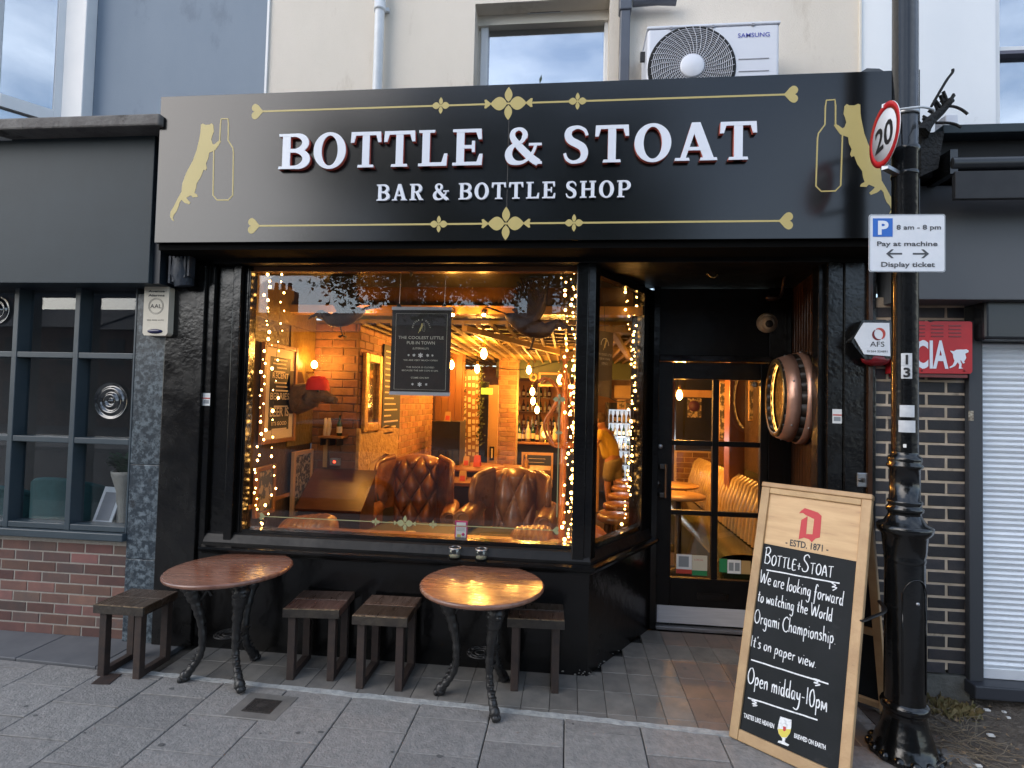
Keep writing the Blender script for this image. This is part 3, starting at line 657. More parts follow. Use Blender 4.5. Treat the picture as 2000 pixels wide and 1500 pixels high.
# white edge strip where renders meet
MB().box(xl-.012, xl+.004, W+.085, W+.0995, 3.0, 7).build('edge_bead', B_['upvc'], pub)
uwn = thing('upper_window', 'white framed window above the pub sign', 'window', ((wx0+wx1)/2, W+.25, 3.6))
fx0, fx1 = at(939, 80, W+.24).x, at(1193, 80, W+.24).x; ft_ = at(1060, 20, W+.24).z
gx0, gx1 = at(953, 90, W+.24).x, at(1180, 90, W+.24).x; gt = at(1060, 38, W+.24).z
MB().box(fx0, gx0, W+.24, W+.31, 3.6, ft_).build('frame_stile', B_['upvc'], uwn, bevel=.005)
MB().box(gx1, fx1, W+.24, W+.31, 3.6, ft_).build('frame_stile', B_['upvc'], uwn, bevel=.005)
MB().box(gx0+.001, gx1-.001, W+.243, W+.31, gt, ft_).build('frame_head', B_['upvc'], uwn, bevel=.005)
MB().box(gx0, gx1, W+.28, W+.286, 3.6, gt).build('pane', GLU, uwn)
MB().box(gx0-.1, gx1+.1, W+.5, W+.52, 3.5, gt+.2).build('blind', B_['pale_interior'], uwn)
vz = at(1065, 22, W+.22); MB().box(vz.x-.13, vz.x+.13, W+.215, W+.242, vz.z-.016, vz.z+.010).build('trickle_vent', B_['upvc'], uwn, bevel=.004)
MB().box(vz.x-.11, vz.x+.11, W+.213, W+.216, vz.z-.012, vz.z-.004).build('vent_slot', B_['ink'], uwn)
MB().box(wx0, fx0-.002, W+.26, W+.34, 3.6, ft_+.03).box(fx1+.002, wx1, W+.26, W+.34, 3.6, ft_+.03).build('window_reveal', B_['cream_trim'], pub)
# downpipes
wp = at(738, 90, W+.03); dp = thing('downpipe', 'white chipped plastic downpipe on the cream wall', 'downpipe', (wp.x, W+.04, 3.7))
MB().tube([(wp.x, W+.045, 3.5), (wp.x, W+.045, 7)], .034, 20).build('pipe', B_['white_pipe'], dp)
zc = at(742, 8, W).z; MB().lathe([(.036, zc-.02), (.043, zc-.015), (.043, zc+.0), (.040, zc+.002), (.040, zc+.09)], 20, Matrix.Translation((wp.x, W+.045, 0))).build('collar', B_['white_pipe'], dp)
MB().box(wp.x-.055, wp.x+.055, W+.075, W+.0995, zc+.004, zc+.03).build('bracket', B_['white_pipe'], dp)
gp = at(1220, 80, W+.03); dp = thing('downpipe', 'dark grey square downpipe beside the upper window', 'downpipe', (gp.x, W+.04, 3.7))
MB().box(gp.x-.034, gp.x+.034, W+.01, W+.075, 3.5, at(1230, 14, W).z).build('pipe', B_['grey_pipe'], dp, bevel=.008)
z1 = at(1230, 14, W).z; MB().box(gp.x-.042, gp.x+.042, W+.0, W+.083, z1-.01, z1+.2).build('socket', B_['grey_pipe'], dp, bevel=.008)
MB().tube([(gp.x+.05, W+.03, z1+.055), (gp.x+.22, W+.03, z1+.06), (gp.x+.34, W+.03, z1+.05)], .03, 12).build('branch_pipe', B_['grey_pipe'], dp)

# ---- air conditioner
AY = W-.23
a0 = at(1265, 58, AY); a1 = at(1523, 43, AY); az = a0.z+.005; ax0, ax1 = a0.x, a1.x; ab = az-.55; aw = ax1-ax0
ac = thing('air_conditioner', 'white outdoor air conditioning unit with round fan grille on the cream wall', 'air conditioner', ((ax0+ax1)/2, AY+.15, ab))
MB().box(ax0, ax1, AY, AY+.30, ab, az).build('casing', B_['white_plastic'], ac, bevel=.018, seg=3)
MB().box(ax0-.004, ax1+.004, AY-.006, AY+.303, az-.004, az+.013).build('top_lid', B_['white_plastic'], ac, bevel=.005)
for k in (.18, .5, .8): MB().box(ax0+aw*k-.008, ax0+aw*k+.008, AY-.008, AY, az-.012, az+.002).build('clip', B_['grey_plastic'], ac)
fc = at(1351, 131, AY-.01); fr_ = .245*aw/.8*1.02
Mf = FM(AY, fc.x, fc.z)
MB().lathe([(0.0, .001), (fr_, .001), (fr_+.012, .006), (fr_+.02, .003)], 48, Mf).build('fan_recess', B_['dark_void'], ac)
gb = MB()
nr = 15
for k in range(nr):
    r = .075+(fr_-.075)*(k+.5)/nr; gb.tube([(r*math.cos(t*math.pi/32), r*math.sin(t*math.pi/32), .020-.006*(r/fr_)**2) for t in range(64)], .0026, 4, M=Mf, closed=True)
gb.build('grille_rings', B_['grille'], ac)
sb_ = MB()
for k in range(36):
    t0 = k*math.pi/18
    sb_.tube([Vector(((.06+(fr_-.055)*s)*math.cos(t0+.35*s), (.06+(fr_-.055)*s)*math.sin(t0+.35*s), .022)) for s in (0, .33, .66, 1)], .0022, 4, M=Mf)
sb_.build('grille_spokes', B_['grille'], ac)
MB().lathe([(.072, .012), (.074, .026), (.066, .031), (0, .033)], 32, Mf).build('hub_disc', B_['white_plastic'], ac)
fb = MB()
for k in range(3):
    t0 = k*2.09+.4; fb.prism([(.05*math.cos(t0), .05*math.sin(t0)), (.2*math.cos(t0+.2), .2*math.sin(t0+.2)), (.2*math.cos(t0+1.2), .2*math.sin(t0+1.2)), (.06*math.cos(t0+.9), .06*math.sin(t0+.9))], .003, .006, Mf)
fb.build('fan_blade', B_['ink'], ac)
for py_ in (115, 139): p = at(1472, py_, AY); MB().box(p.x-.09, p.x+.09, AY-.003, AY+.002, p.z-.0025, p.z+.0025).build('casing_groove', B_['grey_plastic'], ac)
p0, p1 = at(1441, 74, AY), at(1503, 70, AY); text('SAMSUNG', FM(AY-.002, p0.x, p0.z), p1.x-p0.x, .028, B_['blue_print'], ac, bold=.004)
MB().box(ax0-.03, ax0-.001, AY+.1, AY+.12, az-.14, az-.08).build('handle', B_['ink'], ac)
for xx in (ax0+.08, ax1-.1): MB().box(xx, xx+.04, AY+.02, W+.1, ab-.03, ab-.001).build('bracket', B_['grey_pipe'], ac)
MB().box(ax1+.001, ax1+.02, AY+.14, AY+.24, az-.4, az-.12).build('valve_cover', B_['white_plastic'], ac)

# ================================================================ right neighbour
rn = thing('neighbour_building', 'white rendered building right of the pub with dark awning box', 'building', (3, 4, 0))
rx = at(1944, 80, W+.1).x; rzb = at(1944, 245, W).z
MB().box(xr+.006, rx, W+.098, W+.4, 2.6, 7).box(rx, 8, W+.098, W+.4, 2.6, rzb+.03).build('upper_wall', B_['white_render'], rn)
MB().box(xr-.004, xr+.006, W+.08, W+.0995, 3.4, 7).build('edge_bead', B_['cream_trim'], rn)
rw = thing('sash_window', 'white framed sash window at the top right edge', 'window', (rx+.4, W+.2, 3.3))
MB().box(rx, rx+.035, W+.11, W+.3, rzb+.03, 6).build('frame_stile', B_['upvc'], rw, bevel=.004)
zm = at(1970, 100, W+.15).z
MB().box(rx+.036, rx+1.5, W+.13, W+.2, zm-.012, zm+.02).build('meeting_rail', B_['upvc'], rw, bevel=.004)
MB().box(rx+.036, rx+1.5, W+.12, W+.2, zm-.035, zm-.013).build('meeting_rail', mat('shade_rail', (.12, .12, .16), .5), rw)
MB().box(rx+.036, rx+1.5, W+.17, W+.176, rzb+.03, zm-.036).build('pane', GLU, rw)
MB().box(rx+.036, rx+1.5, W+.15, W+.156, zm+.021, 6).build('pane', GLU, rw)
MB().box(rx, rx+1.6, W+.38, W+.39, 2.6, 6).build('blind', B_['pale_interior'], rw)
# dark cornice and awning box
cz = at(1900, 252, 3.36).z; cxl = at(1800, 300, 3.36).x
MB().box(cxl+.08, 8, 3.30, W+.098, cz-.05, cz).build('cornice', B_['slate_paint'], rn, bevel=.004)
MB().box(cxl+.02, 8, 3.40, W+.09, at(1900, 345, 3.4).z, cz-.052).build('cornice_bed', B_['dark_void'], rn)
aw_ = thing('awning_box', 'black retracted awning above the right hand shop', 'awning', (3, 3.2, 2.8))
w0 = at(1866, 330, 3.24); z_a, z_b, z_c = at(1900, 303, 3.24).z, at(1900, 330, 3.24).z, at(1900, 388, 3.24).z
MB().tube([(w0.x-.01, 3.27, (z_a+z_b)/2), (8, 3.27, (z_a+z_b)/2)], (z_a-z_b)/2, 16).build('roller', mat('awning_roll', (.02, .022, .026), .3), aw_)
MB().box(w0.x, 8, 3.24, 3.27, z_c, z_b-.01).build('valance', mat('awning_cloth', (.012, .012, .014), .6, c2=(.02, .02, .022), sc=12), aw_, bevel=.004)
MB().box(w0.x-.02, w0.x+.02, 3.25, 3.5, z_b-.02, z_a+.04).build('end_bracket', B_['lamp_paint'], aw_)
rf_ = thing('shop_fascia', 'plain grey fascia board of the right hand shop', 'fascia', (3, 3.45, 2.5))
zt2, zb2 = at(1850, 362, 3.45).z, at(1850, 585, 3.45).z
MB().box(1.98, 8, 3.45, W+.08, zb2, zt2).build('board', mat('grey_fascia', (.085, .088, .095), .42, c2=(.09, .093, .1), sc=2), rf_, bevel=.004)
# dark brick pier
mx0, mx1 = 1.93, at(1886, 1000, W).x
MB().box(mx0, mx1, W+.0072, W+.3, .2, zb2+.05).build('mortar_backing', B_['mortar_tan'], rn)
bp_ = thing('brick_pier', 'pier of dark blue grey bricks with tan mortar between pub and shutter', 'pier', ((mx0+mx1)/2, W, .2))
zbot = at(1880, 1318, W).z
bricks(bp_, FM(W+.008), mx0, mx1, zbot, zb2, [B_['brick_blue']], bh=.0635, j=.0148, off=.15)
for k in range(1): MB().box(mx0-.05, mx1+.02, W-.0, W+.25, -.02, zbot-.012).build('concrete_foot', mat('concrete_foot', (.14, .135, .12), .9, c2=(.09, .09, .08), sc=9, bump=.7), rn)
# shutter frame + slats
sx0 = at(1906, 900, W+.03).x
MB().box(mx1+.001, sx0+.0, W-.03, W+.06, zbot-.02, zb2-.1).build('guide_rail', mat('guide_grey', (.045, .048, .055), .5), rn, bevel=.004)
sh = thing('roller_shutter', 'closed pale metal roller shutter of the right hand shop', 'shutter', (3, W+.03, .4))
st, sbm = at(1930, 668, W+.0).z, at(1930, 1312, W+.03).z
MB().box(sx0-.05, 8, W-.12, W+.1, st, st+.27).build('shutter_box', mat('housing_black', (.02, .021, .024), .25), sh, bevel=.02, seg=3)
SLM = None; npx = 58; ph = (st-sbm-.03)/npx
for k in range(npx):
    z = sbm+.03+k*ph
    if SLM is None:
        q = MB(); pr = [(0, 0), (.003, .002), (.010, ph*.3), (.013, ph*.55), (.010, ph*.8), (.002, ph*.97), (0, ph), (-.004, ph), (-.004, 0)]
        q.sweep([(sx0+.001, 0), (8, 0)], pr, sm=False); SLM = q.mesh('slat', B_['shutter'])
    o = link('slat', SLM, sh, (0, W+.03, z))
MB().box(sx0, 8, W+.015, W+.045, sbm-.035, sbm+.029).build('bottom_rail', B_['shutter'], sh, bevel=.004)
MB().box(mx1-.01, 8, W-.09, W+.2, sbm-.115, sbm-.037).build('shutter_sill', mat('sill_dark', (.03, .033, .042), .5), rn, bevel=.008)
MB().box(mx1+.005, 8, W+.0255, W+.2, -.1, sbm-.117).build('mortar_backing', B_['mortar'], rn)
bw2 = thing('brick_wall', 'low dark brick wall under the roller shutter', 'wall', (3, W+.02, 0))
bricks(bw2, FM(W+.026), mx1+.012, 4.2, 0, sbm-.118, [B_['brick_blue']], bh=.066, j=.011, off=.6)
# red alarm box
ra = thing('alarm_box', 'red burglar alarm box on the dark brick pier', 'alarm box', (2.2, W-.05, 2))
A = at(1784, 622, W-.08); C_ = at(1899, 730, W-.08); D_ = at(1899, 628, W-.08)
Mr = FM(W-.08, 0, 0)
b = MB(); wdt = .0
b.prism([(A.x-.12, C_.z-.005), (C_.x-.01, C_.z), (C_.x, C_.z+.012), (D_.x, D_.z-.008), (D_.x-.01, D_.z), (A.x+.12, D_.z), (A.x+.10, D_.z-.008), (A.x+.08, D_.z), (A.x-.12, D_.z)], -.075, 0, Mr); b.build('cover', B_['red_plastic'], ra, bevel=.005)
MB().box(A.x-.10, C_.x-.02, W-.07, W-.01, C_.z-.025, C_.z-.006).build('base', B_['dark_red'], ra)
for gx in (A.x+.03, A.x+.135, A.x+.235):
    for k in range(4): MB().box(gx-.035, gx+.035, W-.083, W-.079, D_.z-.03-k*.022, D_.z-.024-k*.022).build('louvre', B_['dark_red'], ra)
p = at(1788, 717, W-.085); p2 = at(1853, 717, W-.085); zt3 = at(1853, 664, W-.085).z
text('CIA', FM(W-.082, p.x-.004, p.z), p2.x-p.x+.004, zt3-p.z, B_['letter_white'], ra, bold=.03)
# crouching figure print
fg = [(.72, .98), (.86, 1), (.98, .93), (.97, .84), (.86, .80), (.80, .76), (.86, .55), (.80, .44), (.74, .34), (.80, .3), (.70, .25), (.60, .42), (.55, .40), (.62, .22), (.60, .05), (.70, .0), (.48, -.02), (.50, .2), (.42, .32), (.28, .12), (.12, .04), (.02, .0), (.0, .06), (.16, .16), (.26, .38), (.20, .55), (.18, .74), (.06, .86), (.04, .92), (.22, .88), (.35, .96), (.55, .98)]
p = at(1855, 719, W-.085); q = at(1893, 682, W-.085); MB().prism([(p.x+(q.x-p.x)*u, p.z+(q.z-p.z)*v_) for u, v_ in fg], .002, .0035, FM(W-.08)).build('figure_print', B_['letter_white'], ra)
for px_ in (1800, 1883): p = at(px_, 724, W-.08); MB().lathe([(.006, .002), (.005, .005), (0, .006)], 10, FM(W-.08, p.x, p.z)).build('screw', B_['dark_red'], ra)
stk = MB(); p = at(1896, 812, W-.03); stk.box(p.x-.014, p.x+.014, W-.034, W-.031, p.z-.03, p.z+.03); tag(stk.build('sticker', mat('sticker_brown', (.12, .08, .05), .5, c2=(.5, .45, .35), sc=90)), 'small brown label stuck on the shutter guide rail', 'sticker')
# ================================================================ pub shopfront joinery
sf = thing('shopfront', 'glossy black painted timber shopfront of the pub', 'shopfront', (-.5, W, 0))
BG, BR_, BM_ = B_['black_gloss'], B_['black_rough'], B_['black_matt']
PLX0, PLX1 = -2.898, -2.60
MB().box(PLX0, PLX1, W-.02, W+.3, 0, 2.72).build('pilaster', BR_, sf, bevel=.006)
MB().box(PLX1+.001, PLX1+.055, W+.005, W+.3, 0, 2.72).build('pilaster_strip', BG, sf, bevel=.005)
PRX0, PRX1 = at(1648, 800, W-.02).x, 1.925
MB().box(PRX0+.002, PRX1, W-.02, W+.3, 0, 2.72).build('pilaster', BR_, sf, bevel=.006)
psx = at(1612, 800, W-.01).x
MB().box(psx+.012, PRX0, W-.01, W+.12, 0, 2.72).build('pilaster_strip', BR_, sf, bevel=.005)
MB().box(psx-.028, psx+.010, W+.03, W+.12, 0, 2.72).build('reveal_post', BG, sf, bevel=.005)
# brown timber strip beside lamp post
MB().box(PRX1-.06, PRX1-.035, W-.045, W-.021, 0, 2.72).build('timber_bead', mat('brown_varnish', (.055, .022, .008), .25, c2=(.03, .012, .005), sc=9, stretch=(1, 1, .15), bump=.3), sf)
# head of the shopfront (dark lintel, lighter shutter box line)
hz0, hz1 = at(900, 514, W-.02).z, at(900, 490, W-.02).z
MB().box(-2.54, psx+.01, W-.035, W+.12, hz0, hz1+.03).build('head_rail', BM_, sf, bevel=.004)
MB().box(-2.77, PRX1, FY+.03, W+.35, 2.745, 2.786).build('soffit', mat('soffit_black', (.003, .003, .003), .9, spec=.1), sf)
MB().box(-2.9, PRX1, W+.0, W+.3, 2.721, 2.95).build('lintel', BM_, sf)
# stall riser, splay and sills
CX, CY = .165, W
SX, SY = .70, 4.50
path = [(-2.545, W+.001), (CX, CY), (SX, SY)]
b = MB(); 
b.sweep(path, [(0, 0), (0, .70), (-.12, .70), (-.12, 0)]); b.build('stall_riser', BG, sf)
b = MB(); b.sweep(path, [(.004, 0), (.012, .004), (.012, .05), (.004, .055)]); b.build('plinth', BM_, sf) if False else None
b = MB(); b.sweep(path, [(0.0, .655), (.018, .66), (.022, .672), (.05, .685), (.058, .70), (.056, .715), (.03, .722), (-.10, .745), (-.10, .655)]); b.build('sill', B_['black_gloss'], sf)
b = MB(); b.sweep(path, [(.012, .7225), (.012, .74), (-.012, .775), (-.02, .79), (-.035, .80), (-.10, .80), (-.10, .7225)]); b.build('sill_moulding', BM_, sf)
# window frame members
zt = hz0
def post(x0, x1, y0, y1, name='frame_post', m=None, z0=.745): MB().box(x0, x1, y0, y1, z0, zt).build(name, m or BG, sf, bevel=.005)
lx = at(445, 800, W).x; lx1 = at(466, 800, W+.03).x; lx2 = at(486, 800, W+.08).x
post(-2.54, lx, W+.04, W+.13); post(lx+.001, lx1, W+.0, W+.13); post(lx1+.001, lx2, W+.045, W+.13)
for q in (.25, .6): MB().box(lx1+(lx2-lx1)*q-.004, lx1+(lx2-lx1)*q+.004, W+.038, W+.045, .80, zt).build('bead', BG, sf)
gy_ = W+.10
cx0, cx1 = at(1122, 800, W+.01).x, at(1168, 800, W).x
post(cx0, .045, W+.035, W+.13); post(.046, .125, W-.005, W+.12, 'corner_post')
cpx = .175
b = MB(); b.prism([(.126, W), (.172, W+.008), (.205, W+.062), (.165, W+.10), (.126, W+.12)], .745, zt); b.build('corner_post', BG, sf, bevel=.004)
# splay glass frame
sdv = Vector((SX-CX, SY-CY)).normalized(); snv = Vector((sdv.y, -sdv.x))   # outward
def sp(t, o): p = Vector((CX, CY))+sdv*t+snv*o; return (p.x, p.y)
SL = Vector((SX-CX, SY-CY)).length
def sbox(t0, t1, o0, o1, z0, z1, name, m=None, par=None, bev=.004): return MB().prism([sp(t0, o0), sp(t1, o0), sp(t1, o1), sp(t0, o1)], z0, z1).build(name, m or BG, par or sf, bevel=bev)
sbox(SL-.17, SL-.021, -.13, -.02, .745, zt, 'frame_post'); sbox(SL-.02, SL+.03, -.15, .005, .745, zt, 'frame_post')
sbox(.075, SL-.171, -.10, -.03, .80, .83, 'frame_rail'); sbox(.075, SL-.171, -.10, -.03, zt-.05, zt, 'frame_rail')
MB().box(lx2, cx0, W+.05, W+.13, .80, .825).build('frame_rail', BG, sf)
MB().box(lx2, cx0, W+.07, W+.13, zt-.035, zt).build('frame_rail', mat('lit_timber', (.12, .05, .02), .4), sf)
MB().box(lx2-.01, cx0+.01, gy_, gy_+.006, .815, zt).build('window_pane', GL, sf)
sbox(.07, SL-.165, -.066, -.060, .82, zt, 'window_pane', GL, bev=0)
# head above splay + door recess
sbox(-.02, SL+.02, -.16, 0, hz1-.03, 2.74, 'head_rail', BM_)
DY = 4.50
DX0, DX1 = SX+.03, at(1500, 900, DY).x
RX = psx-.02         # reveal wall plane
MB().box(SX-.02, DX0, DY-.04, DY+.10, 0, 2.74).build('door_post', BG, sf, bevel=.004)
MB().box(DX1+.003, DX1+.32, DY+.002, DY+.10, 0, 2.74).build('door_post', BG, sf, bevel=.004)
tz = at(1380, 694, DY-.03).z
MB().box(DX0+.001, DX1+.002, DY-.03, DY+.10, tz-.05, tz+.0).build('transom_rail', BG, sf, bevel=.004)
MB().box(DX0+.001, DX1+.002, DY+.02, DY+.08, tz+.002, 2.735).build('transom_panel', BM_, sf)
MB().prism([(.14, W+.121), (RX+.3, W+.121), (RX+.3, DY+.12), (.72, DY+.12), (.72, DY)], 2.741, 2.79).build('recess_ceiling', BM_, sf)
# matchboarded reveal wall, splayed outwards
R0 = Vector((at(1606, 900, W+.12).x, W+.125)); R1 = Vector((at(1545, 900, DY).x, DY+.0)); rd = (R1-R0).normalized(); RL_ = (R1-R0).length; rn_ = Vector((-rd.y, rd.x))
MRW = basis((R0.x, R0.y, 0), (rd.x, rd.y, 0), (0, 0, 1), (rn_.x, rn_.y, 0))   # x along wall, y up, z out of the wall
MRW = Matrix(((rd.x, 0, rn_.x, R0.x), (rd.y, 0, rn_.y, R0.y), (0, 1, 0, 0), (0, 0, 0, 1)))
MB().box(-.0, RL_+.2, 0, 2.74, -.25, -.021, MRW).build('reveal_wall', BM_, sf)
for k in range(11): MB().box(k*RL_/11, (k+.93)*RL_/11, 1.02, 2.735, -.02, 0, MRW).build('match_board', B_['brown_varnish'], sf, bevel=.004)
for k in range(3): MB().box(k*RL_/3, (k+.98)*RL_/3, .02, .98, -.02, 0, MRW).build('reveal_panel', B_['brown_varnish'], sf, bevel=.006)
MB().box(0, RL_-.01, .981, 1.018, -.02, .015, MRW).build('dado_rail', B_['brown_varnish'], sf, bevel=.005)

# ---- door
dr = thing('entrance_door', 'black half glazed pub door with six panes and steel kick plate', 'door', ((DX0+DX1)/2, DY+.02, 0))
gxs = [(at(1312, 900, DY+.02).x, at(1391, 900, DY+.02).x), (at(1403, 900, DY+.02).x, at(1484, 900, DY+.02).x)]
gzs = [(at(1390, 862, DY).z, at(1390, 741, DY).z), (at(1390, 1000, DY).z, at(1390, 872, DY).z), (at(1390, 1133, DY).z, at(1390, 1009, DY).z)]
dx0, dx1 = DX0+.004, DX1-.001; dzt = tz-.054
y0, y1 = DY+.01, DY+.06
MB().box(dx0, gxs[0][0], y0, y1, .03, dzt).build('stile', BM_, dr, bevel=.004)
MB().box(gxs[1][1], dx1, y0, y1, .03, dzt).build('stile', BM_, dr, bevel=.004)
MB().box(gxs[0][0]+.001, gxs[1][1]-.001, y0, y1, gzs[0][1], dzt).build('top_rail', BM_, dr, bevel=.004)
MB().box(gxs[0][0]+.001, gxs[1][1]-.001, y0, y1, .03, gzs[2][0]).build('bottom_rail', BM_, dr, bevel=.004)
MB().box(gxs[0][1], gxs[1][0], y0+.004, y1-.002, gzs[2][0]+.001, gzs[0][1]-.001).build('glazing_bar', BM_, dr, bevel=.003)
for a in gxs:
    for i in (0, 1): MB().box(a[0]+.001, a[1]-.001, y0+.005, y1-.003, gzs[i+1][1], gzs[i][0]).build('glazing_bar', BM_, dr, bevel=.003)
    for z in gzs: MB().box(a[0]-.006, a[1]+.006, y0+.025, y0+.029, z[0]-.006, z[1]+.006).build('pane', GL, dr)
p, q = at(1284, 1187, DY), at(1455, 1240, DY)
MB().box(dx0+.012, dx1-.012, y0-.004, y0-.0005, .045, at(1370, 1187, DY).z).build('kick_plate', mat('brushed_steel', (.60, .60, .62), .5, metal=.15, c2=(.52, .52, .54), sc=4, stretch=(1, 1, 20)), dr)
MB().box(dx0, dx1, DY-.035, DY+.09, .001, .028).build('threshold', B_['alu'], dr, bevel=.004)
p, q = at(1361, 1157, DY), at(1424, 1176, DY)
MB().box(p.x, q.x, y0-.006, y0-.0005, q.z, p.z).build('letter_plate', BG, dr, bevel=.003)
MB().box(p.x+.02, q.x-.02, y0-.010, y0-.0065, q.z+.012, p.z-.012).build('letter_flap', BG, dr, bevel=.002)
p, q = at(1301, 912, DY-.05), at(1301, 968, DY-.05)
hb = MB(); hb.tube([(p.x, y0-.055, p.z+.02), (p.x, y0-.055, q.z-.02)], .0095, 12); hd = hb.build('pull_handle', mat('bronze', (.20, .14, .10), .3, metal=.9), dr)
for zz_ in (p.z, q.z): MB().box(p.x-.045, p.x+.012, y0-.05, y0-.0005, zz_-.018, zz_+.018).build('handle_bracket', mat('dark_nickel', (.10, .095, .09), .35, metal=.8), hd, bevel=.003)
p = at(1290, 872, DY); MB().lathe([(.019, 0), (.019, .006), (.015, .011), (0, .012)], 24, FM(y0, p.x, p.z)).build('lock', B_['steel'], dr)
p = at(1286, 946, DY); MB().lathe([(.020, 0), (.020, .004), (0, .006)], 20, FM(y0, p.x, p.z) @ Matrix.Diagonal((1, 1.5, 1, 1))).build('escutcheon', B_['dark_nickel'], dr)
# stickers in the lower panes (inside glass)
def sticker(a, b_, y, m, lab, bits=()):
    p, q = at(a[0], a[1], y), at(b_[0], b_[1], y); x0, x1 = sorted((p.x, q.x)); z0, z1 = sorted((p.z, q.z))
    t = MB().box(x0, x1, y, y+.0012, z0, z1).build('window_sticker', m, None, loc=((x0+x1)/2, y, z0)); tag(t, lab, 'sticker')
    for (u0, u1, v0, v1, mm) in bits: MB().box(x0+(x1-x0)*u0, x0+(x1-x0)*u1, y-.0012, y-.0003, z0+(z1-z0)*v0, z0+(z1-z0)*v1).build('printed_panel', mm, t)
    return t
ys = y0+.020
mat('print_green', (.03, .22, .08), .5); mat('print_red', (.5, .06, .04), .5); mat('print_pink', (.5, .02, .17), .45); mat('print_cream', (.6, .55, .42), .5); mat('print_grey', (.25, .27, .28), .5); mat('print_tan', (.45, .28, .11), .5); mat('print_yellow', (.6, .5, .12), .5)
sticker((1321, 1082), (1351, 1121), ys, B_['paper'], 'white and red leaflet in the lower left door pane', [(.15, .8, .35, .9, B_['print_grey']), (0, 1, 0, .22, B_['print_red'])])
t = sticker((1352, 1084), (1381, 1125), ys, B_['print_cream'], 'cream leaflet with green skyline in the lower left door pane', [(0, 1, 0, .25, B_['print_green'])])
p = at(1356, 1092, ys); text('LOCAL', FM(ys-.0012, p.x, p.z-.01), .07, .014, B_['print_red'], t)
t = sticker((1405, 1091), (1420, 1118), ys, B_['print_green'], 'green sticker in the lower right door pane', [])
sticker((1421, 1093), (1447, 1121), ys, B_['paper'], 'white sticker with a street picture in the lower right door pane', [(.1, .45, .2, .8, B_['print_grey']), (.55, .9, .2, .8, B_['print_grey'])])
sticker((1448, 1095), (1466, 1122), ys, B_['print_tan'], 'tan paper sticker next to the A board', [])

# ---- barrel end on the reveal wall
bc = hit(1572, 778, (R0.x, R0.y, 0), (rn_.x, rn_.y, 0)); br = abs(hit(1572, 690, bc, (0, 1, 0)).z-hit(1572, 868, bc, (0, 1, 0)).z)/2
bt = thing('half_barrel', 'half barrel with copper hoops mounted on the doorway wall and glowing gold inside', 'barrel', tuple(bc))
Mb = basis((bc.x+rn_.x*.001, bc.y+rn_.y*.001, bc.z), (0, 0, 1), (-rd.x, -rd.y, 0), (rn_.x, rn_.y, 0)); Mb = basis((bc.x+rn_.x*.001, bc.y+rn_.y*.001, bc.z), (0, 0, 1), tuple(Vector((rn_.x, rn_.y, 0)).cross(Vector((0, 0, 1)))), (rn_.x, rn_.y, 0))
HB = .20
def rb(h): return br*(1-.15*(h/HB)**1.6)
ns = 22
for k in range(ns):
    a0, a1 = 2*math.pi*k/ns+.002, 2*math.pi*(k+1)/ns-.002
    q = MB(); v = []; hs = [0, HB*.25, HB*.5, HB*.75, HB]
    for h in hs:
        for rr, aa in ((rb(h)-.022, a0), (rb(h)-.022, a1), (rb(h), a1), (rb(h), a0)): v.append((rr*math.cos(aa), rr*math.sin(aa), h))
    fs = [(4*i+j, 4*i+4+j, 4*i+4+(j+1) % 4, 4*i+(j+1) % 4)[::-1] for i in range(4) for j in range(4)]+[(0, 1, 2, 3)[::-1], (16, 17, 18, 19)]
    q.add(v, fs, 0, True, Mb); q.build('stave', mat('stave_black', (.014, .012, .011), .4, c2=(.03, .022, .016), sc=14) if k == 0 else B_['stave_black'], bt, fixn=True)
mat('copper', (.50, .30, .23), .36, metal=.65, c2=(.42, .245, .185), sc=7, bump=.15, bsc=30, rvar=.08)
for h0, h1 in ((.02, .07), (.105, .188)):
    q = MB().lathe([(rb(h0)+.001, h0), (rb(h0)+.007, h0), (rb((h0+h1)/2)+.006, (h0+h1)/2), (rb(h1)+.007, h1), (rb(h1)+.001, h1)], 64, Mb, cap=False); hp = q.build('hoop', B_['copper'], bt, fixn=True)
    for k in range(6):
        a = k*math.pi/3+.9; hm = (h0+h1)/2; c_ = Mb @ Vector(((rb(hm)+.008)*math.cos(a), (rb(hm)+.008)*math.sin(a), hm)); MB().ell(c_, .007, .007, .007, 8, 6).build('rivet', B_['steel'], hp)
MB().lathe([(br*.86-.03, HB-.06), (0, HB-.06)], 40, Mb).build('barrel_head', mat('gold_grain', (.5, .33, .08), .35, metal=.5, c2=(.2, .1, .03), sc=50, bump=1, bsc=60), bt)
MB().lathe([(rb(HB)-.022, HB), (rb(HB)+.002, HB+.001), (rb(HB)+.002, HB+.008), (rb(HB)-.026, HB+.008)], 48, Mb, cap=False).build('rim', mat('brass_rim', (.35, .24, .10), .3, metal=.8), bt, fixn=True)
# lamp behind the barrel head (warm glow in the photo)
q = MB().lathe([(br*.80, HB-.03), (br*.80+.008, HB-.03), (br*.80+.008, HB-.045), (br*.80, HB-.045)], 48, Mb, cap=False).build('light_ring', glow('ring_glow', (1, .50, .10), 1.6), bt)
# security camera dome
sc_ = at(1500, 630, DY-.02)
t = thing('security_camera', 'round pale security camera dome over the door', 'camera', (sc_.x, DY, sc_.z))
Ms = FM(DY+.015, sc_.x, sc_.z)
MB().lathe([(.078, 0), (.080, .02), (.068, .05), (.060, .055)], 28, Ms).build('base', mat('cam_cream', (.42, .34, .25), .4), t)
MB().ell((sc_.x-.005, DY-.045, sc_.z-.008), .056, .05, .056, 20, 14).build('housing', B_['cam_cream'], t)
MB().ell((sc_.x-.012, DY-.082, sc_.z-.018), .030, .022, .03, 16, 10).build('lens', B_['dark_void'], t)
